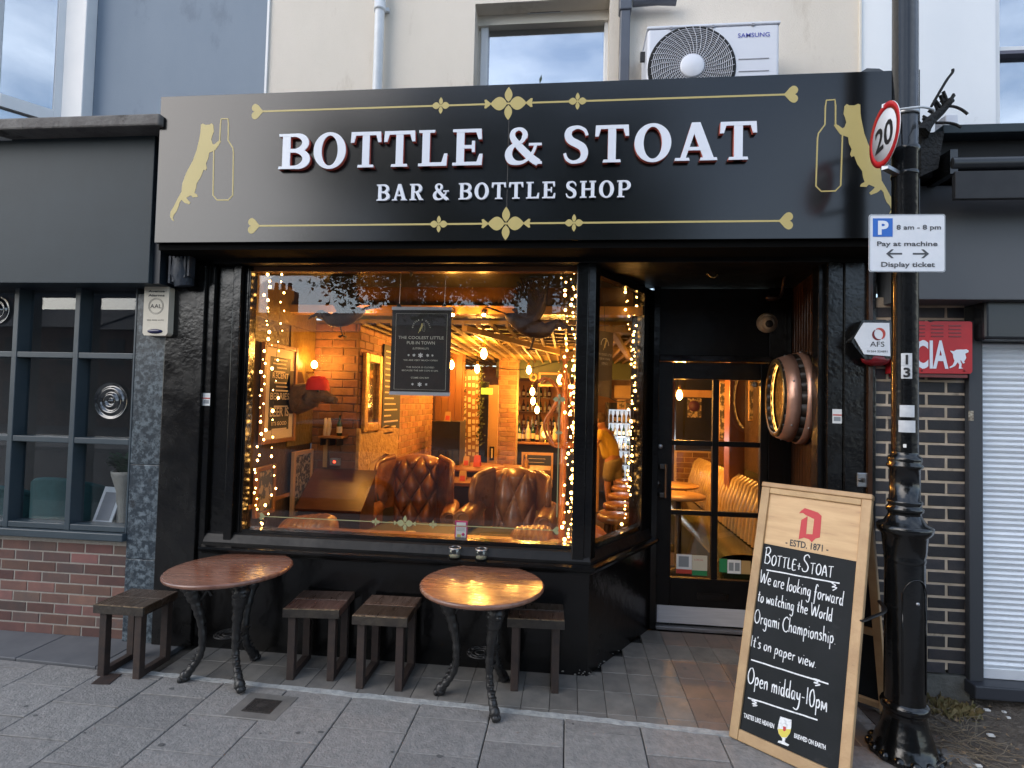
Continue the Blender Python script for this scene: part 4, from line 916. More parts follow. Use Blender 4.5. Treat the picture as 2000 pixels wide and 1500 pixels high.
# swan neck arm high in the recess
gl_ = thing('swan_neck_arm', 'curved dark bracket arm with small head high in the doorway corner', 'bracket', (RX-.02, 4.2, 2.6))
P1 = [at(1560, 508, 4.05), at(1545, 520, 4.1), at(1532, 545, 4.12), at(1527, 572, 4.15), at(1520, 583, 4.15)]
mat('dark_bronze', (.05, .025, .014), .35, metal=.6)
MB().tube(crm(P1, 5), .011, 8).build('arm', B_['dark_bronze'], gl_)
c_ = at(1508, 582, 4.15); MB().ell(c_, .05, .03, .022, 14, 8).build('head', B_['dark_bronze'], gl_)
# bent wire ornament under the head
t = thing('wire_scroll', 'looped brass wire hanging from the dark doorway ceiling', 'ornament', tuple(at(1375, 520, 4.0)))
P1 = [at(1365, 508, 4.0), at(1372, 514, 4.0), at(1378, 530, 4.0), at(1390, 541, 4.0), at(1400, 538, 4.0), at(1398, 522, 4.0), at(1388, 512, 4.0), at(1380, 520, 4.02), at(1384, 536, 4.02)]
MB().tube(crm(P1, 5), .006, 6).build('wire', mat('brass', (.5, .34, .12), .25, metal=1), t)
MB().tube(crm([at(1302, 528, 4.0), at(1320, 518, 4.0), at(1340, 513, 4.0), at(1362, 510, 4.0)], 4), [.003, .006, .009, .012, .015, .015, .015, .014, .013, .012, .011, .01, .008][:13], 8).build('feather', B_['brass'], t)

# ================================================================ sign board
F0 = at(313, 193, FY); F1 = at(303, 470, FY)
sxl, sxr = -2.778, at(1797, 300, FY).x
szb, szt = 2.787, 3.782
sg = thing('pub_sign', 'long black fascia sign with raised white pub name and gold stoats', 'sign', ((sxl+sxr)/2, FY, szb))
mid = at(992, 300, FY).x
MB().box(sxl, mid-.0002, FY, W+.09, szb, szt).build('sign_panel', B_['fascia_black'], sg, bevel=.0012)
MB().box(mid+.0002, sxr, FY, W+.09, szb, szt).build('sign_panel', B_['fascia_black'], sg, bevel=.0012)
q = at(1700, 133, FY+.05)
MB().add([(q.x-.09, FY+.03, szt+.001), (q.x+.09, FY+.03, szt+.001), (q.x+.05, FY+.05, szt+.045), (q.x-.02, FY+.05, szt+.05), (q.x+.09, FY+.2, szt+.001), (q.x-.09, FY+.2, szt+.001)], [(0, 1, 2, 3), (1, 4, 2), (2, 4, 5, 3), (3, 5, 0)]).build('loose_flashing', B_['lamp_paint'], sg)
FS = FM(FY)
# --- serif letters built from strokes
def arc(cx, cy_, rx, ry, a0, a1, n=14): return [(cx+rx*math.cos(R_(a0+(a1-a0)*i/n)), cy_+ry*math.sin(R_(a0+(a1-a0)*i/n))) for i in range(n+1)]
def rect(x0, x1, y0, y1): return ('P', [(x0, y0), (x1, y0), (x1, y1), (x0, y1)])
def rib(pts, ws, n=4):
    q = crm([(p[0], p[1], w) for p, w in zip(pts, ws)], n); return ('R', [(p.x, p.y) for p in q], [p.z for p in q])
def bowl(x0, yt, yb, rx, tk, th=.085):
    cy_ = (yt+yb)/2; ry = (yt-yb)/2-th/2; xc = x0+.14; n = 22; pts = [(x0, yt-th/2)]+arc(xc, cy_, rx, ry, 90, -90, n)+[(x0, yb+th/2)]
    ws = [th]+[th+(tk-th)*max(0, math.cos(R_(90-180*i/n)))**1.2 for i in range(n+1)]+[th]; return ('R', pts, ws)
SHF = .075
def serif(x0, x1, top=False): return ('P', [(x0, 1), (x1, 1), (x1-.015, 1-SHF), (x0+.015, 1-SHF)]) if top else ('P', [(x0, 0), (x1, 0), (x1-.015, SHF), (x0+.015, SHF)])
GL_ = {
 'B': (.80, [rect(.10, .30, 0, 1), serif(0, .34), serif(0, .34, True), bowl(.28, 1, .48, .27, .19), bowl(.28, .55, 0, .30, .21)]),
 'P': (.76, [rect(.10, .30, 0, 1), serif(0, .44), serif(0, .34, True), bowl(.28, 1, .42, .27, .20)]),
 'R': (.84, [rect(.10, .30, 0, 1), serif(0, .42), serif(0, .34, True), bowl(.28, 1, .46, .25, .20), ('P', [(.34, .50), (.54, .50), (.80, .04), (.58, .04)]), serif(.60, .86)]),
 'O': (.86, [('R2', (.43, .5, .43, .52), (.43, .5, .215, .425))]),
 'T': (.86, [rect(.33, .53, 0, 1), serif(.20, .66), ('P', [(0, .70), (.015, 1), (.845, 1), (.86, .70), (.77, .70), (.715, .90), (.145, .90), (.09, .70)])]),
 'L': (.78, [rect(.10, .30, 0, 1), serif(0, .44, True), ('P', [(0, 0), (.755, 0), (.775, .34), (.69, .34), (.62, .10), (.28, .10), (.05, SHF), (0, SHF)])]),
 'E': (.78, [rect(.10, .30, 0, 1), ('P', [(0, 0), (.755, 0), (.775, .31), (.69, .31), (.62, .095), (.28, .095), (0, SHF)]), ('P', [(0, 1), (.735, 1), (.75, .71), (.665, .71), (.60, .905), (.28, .905), (0, 1-SHF)]), ('P', [(.28, .46), (.49, .46), (.50, .36), (.575, .36), (.575, .67), (.50, .67), (.49, .555), (.28, .555)])]),
 'S': (.66, [rib([(.60, .74), (.545, .88), (.42, .957), (.30, .962), (.16, .89), (.125, .745), (.20, .61), (.35, .52), (.49, .42), (.54, .26), (.49, .11), (.36, .04), (.22, .035), (.10, .12), (.045, .27)], [.075, .08, .085, .10, .16, .19, .20, .20, .20, .19, .16, .10, .085, .08, .075], 4)]),
 'A': (.92, [('P', [(.12, .04), (.235, .04), (.49, .93), (.46, 1.01), (.37, 1.01)]), ('P', [(.37, 1.01), (.555, 1.01), (.86, .04), (.635, .04), (.40, .80)]), rect(.22, .70, .27, .36), serif(0, .33), serif(.55, .93)]),
 'H': (.94, [rect(.10, .30, 0, 1), rect(.64, .84, 0, 1), serif(0, .40), serif(0, .40, True), serif(.54, .94), serif(.54, .94, True), rect(.29, .65, .46, .555)]),
 '&': (.98, [rib([(.52, .72), (.535, .83), (.47, .93), (.36, .965), (.24, .91), (.20, .79), (.25, .66), (.38, .50), (.55, .32), (.72, .16), (.90, .03)], [.15, .14, .11, .085, .12, .15, .17, .19, .20, .20, .19], 4),
               rib([(.52, .74), (.46, .63), (.36, .57), (.22, .50), (.13, .38), (.11, .24), (.18, .10), (.33, .04), (.50, .06), (.66, .18), (.77, .36), (.83, .54)], [.13, .10, .09, .12, .17, .20, .19, .12, .085, .08, .08, .08], 4), serif(.74, 1.0), ('P', [(.64, .50), (.98, .50), (.98, .57), (.64, .57)])]),
}
def glyph(ch, x, z, w, h, d0, d1, M, parent, mface, mside=None, name='letter'):
    adv, parts = GL_[ch]; b = MB(); sx = w/adv; e = 0; mi = 0
    for p in parts:
        k = d1+e*.0004; e += 1; s0 = d0
        if p[0] == 'P': b.prism([(x+u*sx, z+v_*h) for u, v_ in p[1]], s0, k, M)
        elif p[0] == 'R':
            pts = [(x+u*sx, z+v_*h) for u, v_ in p[1]]; b.ribbon(pts, [q*(h*.55+sx*.45) for q in p[2]], s0, k, M)
        else:
            n = 40; (c0, c1, r0, r1), (i0, i1, j0, j1) = p[1], p[2]
            v = []
            for i in range(n):
                a = 2*math.pi*i/n; o_ = (x+(c0+r0*math.cos(a))*sx, z+(c1+r1*math.sin(a))*h); q = (x+(i0+j0*math.cos(a))*sx, z+(i1+j1*math.sin(a))*h)
                v += [(o_[0], o_[1], k), (q[0], q[1], k), (q[0], q[1], s0), (o_[0], o_[1], s0)]
            b.add(v, [(4*i+j, 4*((i+1) % n)+j, 4*((i+1) % n)+(j+1) % 4, 4*i+(j+1) % 4)[::-1] for i in range(n) for j in range(4)], 0, False, M)
    return b.build(name, mface, parent, fixn=False)
LY = FY-.032
bz = (at(546, 330, LY).z+at(1440, 312.5, LY).z)/2; ch_ = ((at(580, 262, LY).z-at(580, 330, LY).z)+(at(1440, 237.5, LY).z-at(1440, 312.5, LY).z))/2
LT = [('B', 544.5, 605), ('O', 612.6, 675.6), ('T', 685, 744.6), ('T', 750, 811), ('L', 817.5, 874.5), ('E', 884, 943.3), ('&', 985.5, 1058), ('S', 1099.5, 1151), ('T', 1162, 1228.5), ('O', 1239, 1311), ('A', 1317.5, 1400.5), ('T', 1406, 1478.5)]
for c, xa, xb in LT:
    A = at(xa, 290, LY).x; Bx = at(xb, 290, LY).x
    o = glyph(c, A, bz, Bx-A, ch_, .027, .033, FS, sg, B_['letter_white'])
    glyph(c, A, bz, Bx-A, ch_, .003, .0262, FS, o, B_['letter_red'], name='letter_return')
L2 = FY-.018
z2 = (at(760, 390, L2).z+at(1200, 387, L2).z)/2; h2 = ((at(760, 359.5, L2).z-at(760, 391, L2).z)+(at(1200, 355, L2).z-at(1200, 388, L2).z))/2
s = 'BAR & BOTTLE SHOP'; xa, xb = at(735.5, 375, L2).x, at(1231, 372, L2).x
adv = sum((GL_[c][0]+.17 if c != ' ' else .42) for c in s)-.17; k = (xb-xa)/adv; x = xa
for c in s:
    if c == ' ': x += .42*k; continue
    glyph(c, x, z2, GL_[c][0]*k, h2, .004, .018, FS, sg, B_['letter_white']); x += (GL_[c][0]+.17)*k
# --- gold vinyl
GV = B_['gold_vinyl']
def zpoly(pts, ox=0, oy=0, sc=2.679): return [(at(ox+p[0]/sc, oy+p[1]/sc, FY).x, at(ox+p[0]/sc, oy+p[1]/sc, FY).z) for p in pts]
stoat = zpoly([(1052, 652), (1062, 647), (1076, 654), (1098, 652), (1108, 645), (1117, 655), (1119, 690), (1112, 708), (1106, 730), (1112, 752), (1121, 757), (1138, 742), (1152, 735), (1157, 741), (1146, 758), (1128, 785), (1095, 800), (1090, 830), (1078, 856), (1083, 880), (1077, 892), (1066, 888), (1052, 925), (1030, 960), (1026, 985), (1018, 1010), (1032, 1018), (1036, 1030), (1010, 1033), (1000, 1022), (975, 1035), (985, 1048), (997, 1060), (990, 1070), (965, 1060), (950, 1046), (940, 1060), (935, 1080), (925, 1105), (910, 1125), (905, 1140), (912, 1158), (900, 1152), (891, 1135), (893, 1110), (910, 1080), (930, 1040), (950, 1005), (955, 960), (975, 905), (1010, 840), (1030, 785), (1045, 720), (1050, 690)])
bottle = zpoly([(1158, 622), (1193, 622), (1196, 650), (1194, 735), (1219, 775), (1222, 800), (1218, 1022), (1195, 1047), (1136, 1047), (1115, 1022), (1119, 788), (1124, 775), (1150, 735), (1154, 650)])
ucm = (at(436, 330, FY).x+at(1620, 290, FY).x)/2
for mir in (0, 1):
    f = (lambda P: [(2*ucm-p[0], p[1]) for p in P]) if mir else (lambda P: P)
    MB().prism(f(stoat), .0005, .0015, FS).build('stoat_motif', GV, sg)
    MB().ribbon(f(bottle), .0085, .0005, .0018, FS, closed=True).build('bottle_motif', GV, sg)
def heart(cx, cz, d, s): # heart whose point faces the line (direction d)
    P = []
    for i in range(33):
        t = 2*math.pi*i/32; P.append((cx-d*(13*math.cos(t)-5*math.cos(2*t)-2*math.cos(3*t)-math.cos(4*t))*-s/16, cz+16*math.sin(t)**3*s/16))
    return P
def petal(cx, cz, dx, dz, L, wd):
    n = Vector((-dz, dx)); P = []
    for i in range(9): t = i/8; o_ = wd*math.sin(math.pi*t**.9)**.9; P.append((cx+dx*L*t+n.x*o_, cz+dz*L*t+n.y*o_))
    for i in range(7, 0, -1): t = i/8; o_ = -wd*math.sin(math.pi*t**.9)**.9; P.append((cx+dx*L*t+n.x*o_, cz+dz*L*t+n.y*o_))
    return P
def ornament(par, M, cx, cz, s, big, m, base=.0006):
    b = MB(); e = base
    for dx, dz, L, wd in ((0, 1, s*.66, s*.17), (0, -1, s*.66, s*.17), (1, 0, s*.74, s*.30), (-1, 0, s*.74, s*.30)): b.prism(petal(cx+dx*.05*s, cz+dz*.07*s, dx, dz, L, wd), .0004, e+.001, M); e += .0002
    for d in (-1, 1):
        if big: b.prism([(cx+d*s*.74, cz), (cx+d*s*.98, cz+s*.20), (cx+d*s*1.06, cz+s*.18), (cx+d*s*1.02, cz), (cx+d*s*1.06, cz-s*.18), (cx+d*s*.98, cz-s*.20)], .0004, e+.0014, M)
        e += .0002
    return b
def goldline(par, M, x0, x1, z, om, m, w=.0115, ends=True, osz=(.145, .075)):
    MB().box(x0+.045*osz[0]/.145, x1-.045*osz[0]/.145, z-w/2, z+w/2, .0003, .0012, M).build('gold_rule', m, par)
    if ends:
        for xx, d in ((x0, 1), (x1, -1)):
            P = []; s_ = .052*osz[0]/.145
            for i in range(32):
                t = 2*math.pi*i/32; hx = 16*math.sin(t)**3; hy = 13*math.cos(t)-5*math.cos(2*t)-2*math.cos(3*t)-math.cos(4*t); P.append((xx+d*(s_*.55-hy*s_/17), z+hx*s_/16))
            MB().prism(P, .0005, .0016, M).build('heart_motif', m, par)
    for xx, big in om: ornament(par, M, xx, z, osz[0] if big else osz[1], big, m).build('ornament_motif', m, par)
for (pa, pb, pm, p1, p2) in (((494, 218), (1556, 183.5), (993, 203), (861, 208), (1128, 200)), ((487, 438), (1546, 432.5), (988, 439), (857, 440), (1121, 438.5))):
    a_, b2, m_, o1, o2 = [at(*q, FY) for q in (pa, pb, pm, p1, p2)]; z = (a_.z+b2.z+m_.z)/3
    goldline(sg, FS, a_.x, b2.x, z, [(m_.x, True), (o1.x, False), (o2.x, False)], GV)

# ================================================================ alarms and small plates on the front
t = thing('alarm_box', 'cream alarm box with maker lettering and blue lens at the top of the marble pilaster', 'alarm box', tuple(at(302, 650, W-.06)))
Ya = W-.075; p, q = at(278, 655, Ya), at(331, 560, Ya); Ma = FM(Ya, p.x, p.z); w_, h_ = q.x-p.x, q.z-p.z
b = MB().prism([(.012, 0), (w_-.012, 0), (w_, .02), (w_, h_), (0, h_), (0, .02)], -.07, 0, Ma); b.build('cover', B_['cream_plastic'], t, bevel=.012, seg=3)
text('Avenue', Ma @ Matrix.Translation((w_/2, h_*.885, .001)), w_*.66, .016, B_['ink'], t, 'C', bold=.03); text('Alarms', Ma @ Matrix.Translation((w_/2, h_*.80, .001)), w_*.66, .016, B_['ink'], t, 'C', bold=.03)
b = MB(); cr = w_*.30; cz_ = h_*.60
for r_ in (cr, cr*.88): b.ribbon([(w_/2+r_*math.cos(i*math.pi/18), cz_+r_*math.sin(i*math.pi/18)) for i in range(36)], .0018, .0005, .0012, Ma, closed=True)
b.build('badge_ring', B_['ink'], t); text('AAL', Ma @ Matrix.Translation((w_/2, cz_-.014, .001)), w_*.46, .030, B_['ink'], t, 'C')
text('023 9022 4174', Ma @ Matrix.Translation((w_/2, h_*.30, .001)), w_*.66, .011, B_['ink'], t, 'C')
MB().ell((p.x+w_/2, Ya+.002, p.z+.03), w_*.32, .014, .017, 18, 10).build('blue_lens', mat('blue_lens', (.01, .012, .06), .12), t)
t = thing('alarm_box', 'black hexagonal alarm box with white badge and red base lens', 'alarm box', tuple(at(1705, 690, W-.06)))
Ya = W-.10; P6 = [(1663, 668), (1684, 625), (1740, 626), (1742, 700), (1690, 702)]; hexp = [(at(a, b2, Ya).x, at(a, b2, Ya).z) for a, b2 in P6]
Ma = FM(Ya)
MB().prism(hexp, -.085, 0, Ma).build('housing', B_['lamp_paint'], t, bevel=.012, seg=3)
P6 = [(1668, 660), (1686, 630.5), (1736, 631), (1738, 696), (1687, 692)]; P6 = [(at(a, b2, Ya).x, at(a, b2, Ya).z) for a, b2 in P6]
MB().prism(P6, .001, .006, Ma).build('badge_plate', B_['sign_white'], t, bevel=.002)
c_ = at(1711, 700, Ya+.03); MB().ell((c_.x, Ya+.035, c_.z-.005), .085, .04, .045, 20, 12).build('red_lens', B_['dark_red'], t)
c_ = at(1715, 653, Ya); b = MB(); b.ribbon(arc(c_.x, c_.z, .032, .034, -60, 120), [.004+.012*math.sin(math.pi*i/14) for i in range(15)], .006, .0075, Ma); b.build('red_swirl', B_['print_red'], t)
b = MB(); b.ribbon(arc(c_.x, c_.z, .032, .034, 130, 290), [.004+.010*math.sin(math.pi*i/14) for i in range(15)], .006, .0075, Ma); b.build('dark_swirl', B_['dark_red'], t)
p, q = at(1698, 677, Ya), at(1726, 667, Ya); text('AFS', FM(Ya, p.x, p.z), q.x-p.x, q.z-p.z, B_['ink'], t, lift=.0075)
p, q = at(1692, 688, Ya), at(1732, 682, Ya); text('01264 324891', FM(Ya, p.x, p.z), q.x-p.x, .013, B_['ink'], t, lift=.0075)
t = thing('entry_plate', 'small pale square lock plate low on the right pilaster', 'plate', tuple(at(1687, 950, W-.03)))
p, q = at(1674, 951, W-.03), at(1700, 924, W-.03); MB().box(p.x, q.x, W-.034, W-.0205, p.z, q.z).build('plate', B_['steel'], t, bevel=.005)
c_ = at(1687, 938, W-.04); MB().box(c_.x-.008, c_.x+.008, W-.046, W-.0345, c_.z-.014, c_.z+.014).build('lock_knob', B_['dark_nickel'], t, bevel=.003)
MB().lathe([(.012, 0), (.010, .008), (0, .009)], 12, FM(W-.034, c_.x-.02, c_.z)).build('keyhole', B_['dark_nickel'], t)
def notice(px_, py_, lab, y):
    p = at(px_, py_, y); o = MB().box(p.x-.028, p.x+.028, y, y+.0012, p.z-.045, p.z+.045).build('warning_sticker', B_['paper'], None, loc=(p.x, y, p.z)); tag(o, lab, 'sticker')
    MB().box(p.x-.027, p.x+.027, y-.0012, y-.0002, p.z+.004, p.z+.012).build('printed_band', B_['print_red'], o); MB().box(p.x-.02, p.x+.02, y-.0012, y-.0002, p.z-.03, p.z-.004).build('printed_panel', B_['print_grey'], o)
notice(403, 780, 'small white and red sticker on the left pilaster strip', W+.0035); notice(1635, 813, 'small white and red sticker on the right pilaster strip', W-.0115)

# ================================================================ lamp post
LPY = 3.08; LPX = at(1767, 1000, LPY).x
lp_ = thing('lamp_post', 'tall black painted cast iron lamp post at the right of the pub', 'lamp post', (LPX, LPY, 0))
ML = Matrix.Translation((LPX, LPY, 0))
def lz(py): return at(1770, py, LPY).z
zs_ = {k: lz(k) for k in (1500, 1460, 1425, 1410, 1100, 1060, 1040, 1015, 1000, 985, 900, 888, 875, 860)}
rs = .061
prof = [(.158, -.02), (.158, .03), (.138, .05), (.128, .09), (.108, .15), (.094, .20), (.092, .225), (.106, .235), (.110, .255), (.104, .27), (.092, .28)]
MB().lathe(prof, 32, ML, cap=False).build('base', B_['lamp_paint'], lp_)
zA = lz(1085); zB = lz(1040); zC = lz(1010)
MB().lathe([(.092, .281), (.090, zA-.03)], 32, ML, cap=False).build('column', B_['lamp_paint'], lp_)
MB().lathe([(.090, zA-.029), (.094, zA-.01), (.090, zA), (.096, zA+.02), (.104, zB-.012), (.118, zB), (.125, zB+.015), (.127, zB+.035), (.118, zB+.045), (.096, zB+.055), (.080, zC), (.074, zC+.015)], 32, ML, cap=False).build('capital', B_['lamp_paint'], lp_)
zD, zE = lz(992), lz(905)
MB().lathe([(.074, zC+.016), (.076, zD-.02), (.082, zD-.015), (.085, zD), (.075, zD+.012), (.073, zD+.02), (.081, zD+.03), (.078, zD+.042), (.069, zD+.045), (.069, zE-.03), (.079, zE-.02), (.083, zE-.008), (.072, zE+.002), (.078, zE+.02), (.075, zE+.035), (.062, zE+.045), (rs, zE+.06)], 32, ML, cap=False).build('collar', B_['lamp_paint'], lp_)
z1 = lz(303)
MB().lathe([(rs, zE+.061), (rs, z1), (rs+.008, z1+.01), (rs+.008, z1+.03), (rs-.001, z1+.04), (rs-.001, 7)], 32, ML, cap=False).build('shaft', B_['lamp_paint'], lp_)
# inspection door with arched outline
b = MB(); 
def onc(a, z, r): return (LPX+r*math.sin(a), LPY-r*math.cos(a), z)
pts = [onc(-.62, .34, .094)]; zt_ = zA-.20
pts += [onc(-.62, z, .094) for z in (.6, .85, zt_)]
for i in range(1, 12): t = math.pi*(1-i/12); pts.append(onc(.06+.68*math.cos(t), zt_+.10*math.sin(t), .094))
pts += [onc(.74, z, .094) for z in (zt_, .85, .6, .34)]
b.tube(pts, .0035, 6); b.build('inspection_hatch', B_['lamp_paint'], lp_)
for z in (zt_-.02,): q = onc(.1, z, .093); MB().ell(q, .009, .006, .009, 10, 6).build('hatch_bolt', B_['steel'], lp_)
# weeds / iron lumps at the base
b = MB()
for k in range(14): a = k*.449; b.ell((LPX+.148*math.cos(a), LPY+.148*math.sin(a), .02), .028, .028, .025, 10, 6)
b.build('base_scroll', B_['lamp_paint'], lp_)
mat('sticker_white', (.62, .64, .66), .4, c2=(.5, .52, .55), sc=20)
def cstick(px_, py_, w, h, lab, m=None, txt=None):
    p = at(px_, py_, LPY-rs); a = math.asin(max(-1, min(1, (p.x-LPX)/rs))) if abs(p.x-LPX) < rs else 0; b = MB(); n = 6; da = w/rs
    b.grid(lambda u, v_: (LPX+(rs+.0012)*math.sin(a+(u-.5)*da), LPY-(rs+.0012)*math.cos(a+(u-.5)*da), p.z+(v_-.5)*h), n, 1)
    o = b.build('post_sticker', m or B_['sticker_white'], None, loc=(p.x, LPY-rs, p.z)); tag(o, lab, 'sticker')
    if txt:
        c = Vector((LPX+(rs+.002)*math.sin(a), LPY-(rs+.002)*math.cos(a), p.z)); Mt = pl(c, (math.cos(a), math.sin(a), 0), (0, 0, 1))
        text(txt, Mt @ Matrix.Translation((0, -h*.36, .001)), w*(.22 if txt == '1' else .62), h*.74, B_['ink'], o, 'C', bold=.03)
    return o
cstick(1772, 702, .048, .066, 'white number one plate on the lamp post', txt='1'); cstick(1772, 727, .048, .066, 'white number three plate on the lamp post', txt='3')
cstick(1773, 803, .066, .062, 'upper blank white sticker on the lamp post'); cstick(1773, 833, .076, .062, 'lower grey white sticker on the lamp post')
cstick(1769, 871, .014, .018, 'tiny white dot sticker on the lamp post', B_['paper'])
# 20 sign
c_ = at(1727, 264, 2.97); rx_ = abs(at(1727, 205, 2.97).z-at(1727, 324, 2.97).z)/2
hs_ = math.acos(.36); nrm = None
t = thing('speed_limit_sign', 'round red and white 20 speed limit sign strapped to the lamp post', 'road sign', (c_.x, c_.y, c_.z))
vd = (CAMP-c_); vd.z = 0; vd.normalize()
yawv = Matrix.Rotation(R_(-66), 3, 'Z') @ vd
xv = Vector((0, 0, 1)).cross(yawv).normalized(); Md = basis(c_, xv, (0, 0, 1), yawv)
MB().lathe([(rx_, -.002), (rx_, .001), (0, .001)], 48, Md).build('sign_face', B_['sign_white'], t)
MB().lathe([(rx_, .0015), (rx_, .0025), (rx_*.80, .0025), (rx_*.80, .0015)], 48, Md, cap=False).build('red_ring', B_['sign_red'], t)
MB().lathe([(rx_*.99, -.004), (0, -.004)], 48, Md).build('sign_back', B_['sign_grey'], t)
text('20', Md @ Matrix.Translation((0, -rx_*.40, .002)), rx_*1.16, rx_*.78, B_['ink'], t, 'C', bold=.02)
for dz in (.16, -.17):
    MB().lathe([(rs+.001, -.012), (rs+.004, -.010), (rs+.004, .010), (rs+.001, .012)], 24, Matrix.Translation((LPX, LPY, c_.z+dz)), cap=False).build('clamp_band', B_['lamp_paint'] if dz < 0 else B_['steel'], t)
    MB().bar((LPX-.06, LPY-.03, c_.z+dz), (c_.x-yawv.x*.003, c_.y-yawv.y*.003, c_.z+dz), .03, .02).build('clamp_arm', B_['steel'], t)
# parking sign
Yp = LPY-.085; A = at(1697, 531, Yp); Bq = at(1851, 417, Yp); Cq = at(1699, 418, Yp); Dq = at(1848, 530, Yp)
ex = (Bq-Cq); ex.normalize(); t = thing('parking_sign', 'white parking pay and display sign on the lamp post', 'road sign', ((A.x+Bq.x)/2, Yp, A.z))
wP = ((Bq-Cq).length+(Dq-A).length)/2; hP = ((Cq-A).length+(Bq-Dq).length)/2; Mp = pl(A, (1, .02, .0), (0, 0, 1)); Mp = Mp @ Matrix.Rotation(R_(0), 4, 'Z')
r_ = .012; cr_ = [(wP-r_+r_*math.cos(a), hP-r_+r_*math.sin(a)) for a in (0, .8, 1.57)]+[(r_+r_*math.cos(a), hP-r_+r_*math.sin(a)) for a in (1.57, 2.35, 3.14)]+[(r_+r_*math.cos(a), r_+r_*math.sin(a)) for a in (3.14, 3.9, 4.71)]+[(wP-r_+r_*math.cos(a), r_+r_*math.sin(a)) for a in (4.71, 5.5, 6.28)]
MB().prism(cr_, -.003, 0, Mp).build('sign_face', B_['sign_white'], t)
MB().ribbon([(wP/2+(u-wP/2)*.985, hP/2+(v_-hP/2)*.98) for u, v_ in cr_], .004, .0003, .001, Mp, closed=True).build('sign_border', B_['sign_grey'], t)
MB().prism([(wP*.05, hP*.61), (wP*.31, hP*.61), (wP*.31, hP*.93), (wP*.05, hP*.93)], .0005, .0015, Mp).build('blue_square', B_['road_blue'], t, bevel=0)
text('P', Mp @ Matrix.Translation((wP*.185, hP*.655, .0015)), wP*.14, hP*.235, B_['letter_white'], t, 'C', bold=.04)
INK = B_['ink']
mat('sign_ink', (.07, .072, .08), .5); INK2 = B_['sign_ink']
text('8 am - 8 pm', Mp @ Matrix.Translation((wP*.36, hP*.735, .0008)), wP*.58, hP*.082, INK2, t, bold=.018)
text('Pay at machine', Mp @ Matrix.Translation((wP*.5, hP*.45, .0008)), wP*.79, hP*.082, INK2, t, 'C', bold=.018)
text('Display ticket', Mp @ Matrix.Translation((wP*.51, hP*.09, .0008)), wP*.70, hP*.086, INK2, t, 'C', bold=.018)
for d, u in ((-1, .33), (1, .68)):
    cxp = wP*u; L_ = wP*.105; b = MB(); zc_ = hP*.315
    b.prism([(cxp-d*L_, zc_-.0045), (cxp+d*L_*.7, zc_-.0045), (cxp+d*L_*.7, zc_+.0045), (cxp-d*L_, zc_+.0045)], .0005, .001, Mp)
    b.prism([(cxp+d*L_, zc_), (cxp+d*L_*.35, zc_+.023), (cxp+d*L_*.05, zc_+.023), (cxp+d*L_*.62, zc_), (cxp+d*L_*.05, zc_-.023), (cxp+d*L_*.35, zc_-.023)], .0005, .0014, Mp); b.build('arrow', INK2, t)
for z in (hP*.25, hP*.75): MB().lathe([(rs+.001, -.01), (rs+.012, -.01), (rs+.012, .01), (rs+.001, .01)], 24, Matrix.Translation((LPX, LPY, A.z+z)), cap=False).build('clamp_band', B_['sign_grey'], t)
# cable tie
P1 = [at(1742, 216, 2.9), at(1770, 212, 2.9), at(1800, 209, 2.95), at(1820, 213, 3.02), at(1824, 218, 3.05)]
o = MB().tube(crm(P1, 5), .006, 6).build('cable_tie', mat('clear_plastic', (.6, .6, .6), .2)); tag(o, 'clear plastic cable tie looped round the lamp post', 'cable tie')
# burnt bracket
t = thing('charred_bracket', 'charred broken timber bracket with loose cables beside the lamp post', 'bracket', tuple(at(1800, 300, 3.3)))
P1 = [at(1798, 262, 3.28), at(1815, 238, 3.27), at(1838, 218, 3.26), at(1850, 205, 3.25), at(1856, 196, 3.25)]
b = MB(); b.tube(crm(P1, 4), [.075, .07, .062, .055, .05, .045, .042, .038, .035, .033, .03, .03, .028, .03, .032, .032, .02], 7, flat=.6)
for k in range(22): q = Vector(P1[k % 4]).lerp(P1[k % 4+1], rnd.random()); b.bar(q, q+Vector((rnd.uniform(-.05, .05), rnd.uniform(-.03, .03), rnd.uniform(.01, .07))), .014, .01)
b.build('burnt_timber', B_['char'], t)
MB().prism([(at(1797, 345, 3.3).x, at(1797, 345, 3.3).z), (at(1830, 330, 3.3).x, at(1830, 330, 3.3).z), (at(1842, 258, 3.3).x, at(1842, 258, 3.3).z), (at(1797, 262, 3.3).x, at(1797, 262, 3.3).z)], -.25, 0, FM(3.29)).build('bracket_block', B_['char'], t)
for P1 in ([at(1819, 208, 3.24), at(1835, 180, 3.24), at(1850, 155, 3.24), at(1860, 142, 3.24), at(1861, 135, 3.24)], [at(1846, 208, 3.24), at(1862, 208, 3.24), at(1878, 214, 3.24), at(1890, 223, 3.24)], [at(1828, 240, 3.24), at(1850, 240, 3.24), at(1866, 243, 3.24), at(1877, 249, 3.24)]):
    MB().tube(crm(P1, 4), .0075, 6).build('cable', B_['char'], t)
c_ = at(1848, 238, 3.5); MB().box(c_.x-.035, c_.x+.035, 3.45, 3.55, cz, c_.z+.02).build('lamp_stub', B_['white_plastic'], t, bevel=.006)
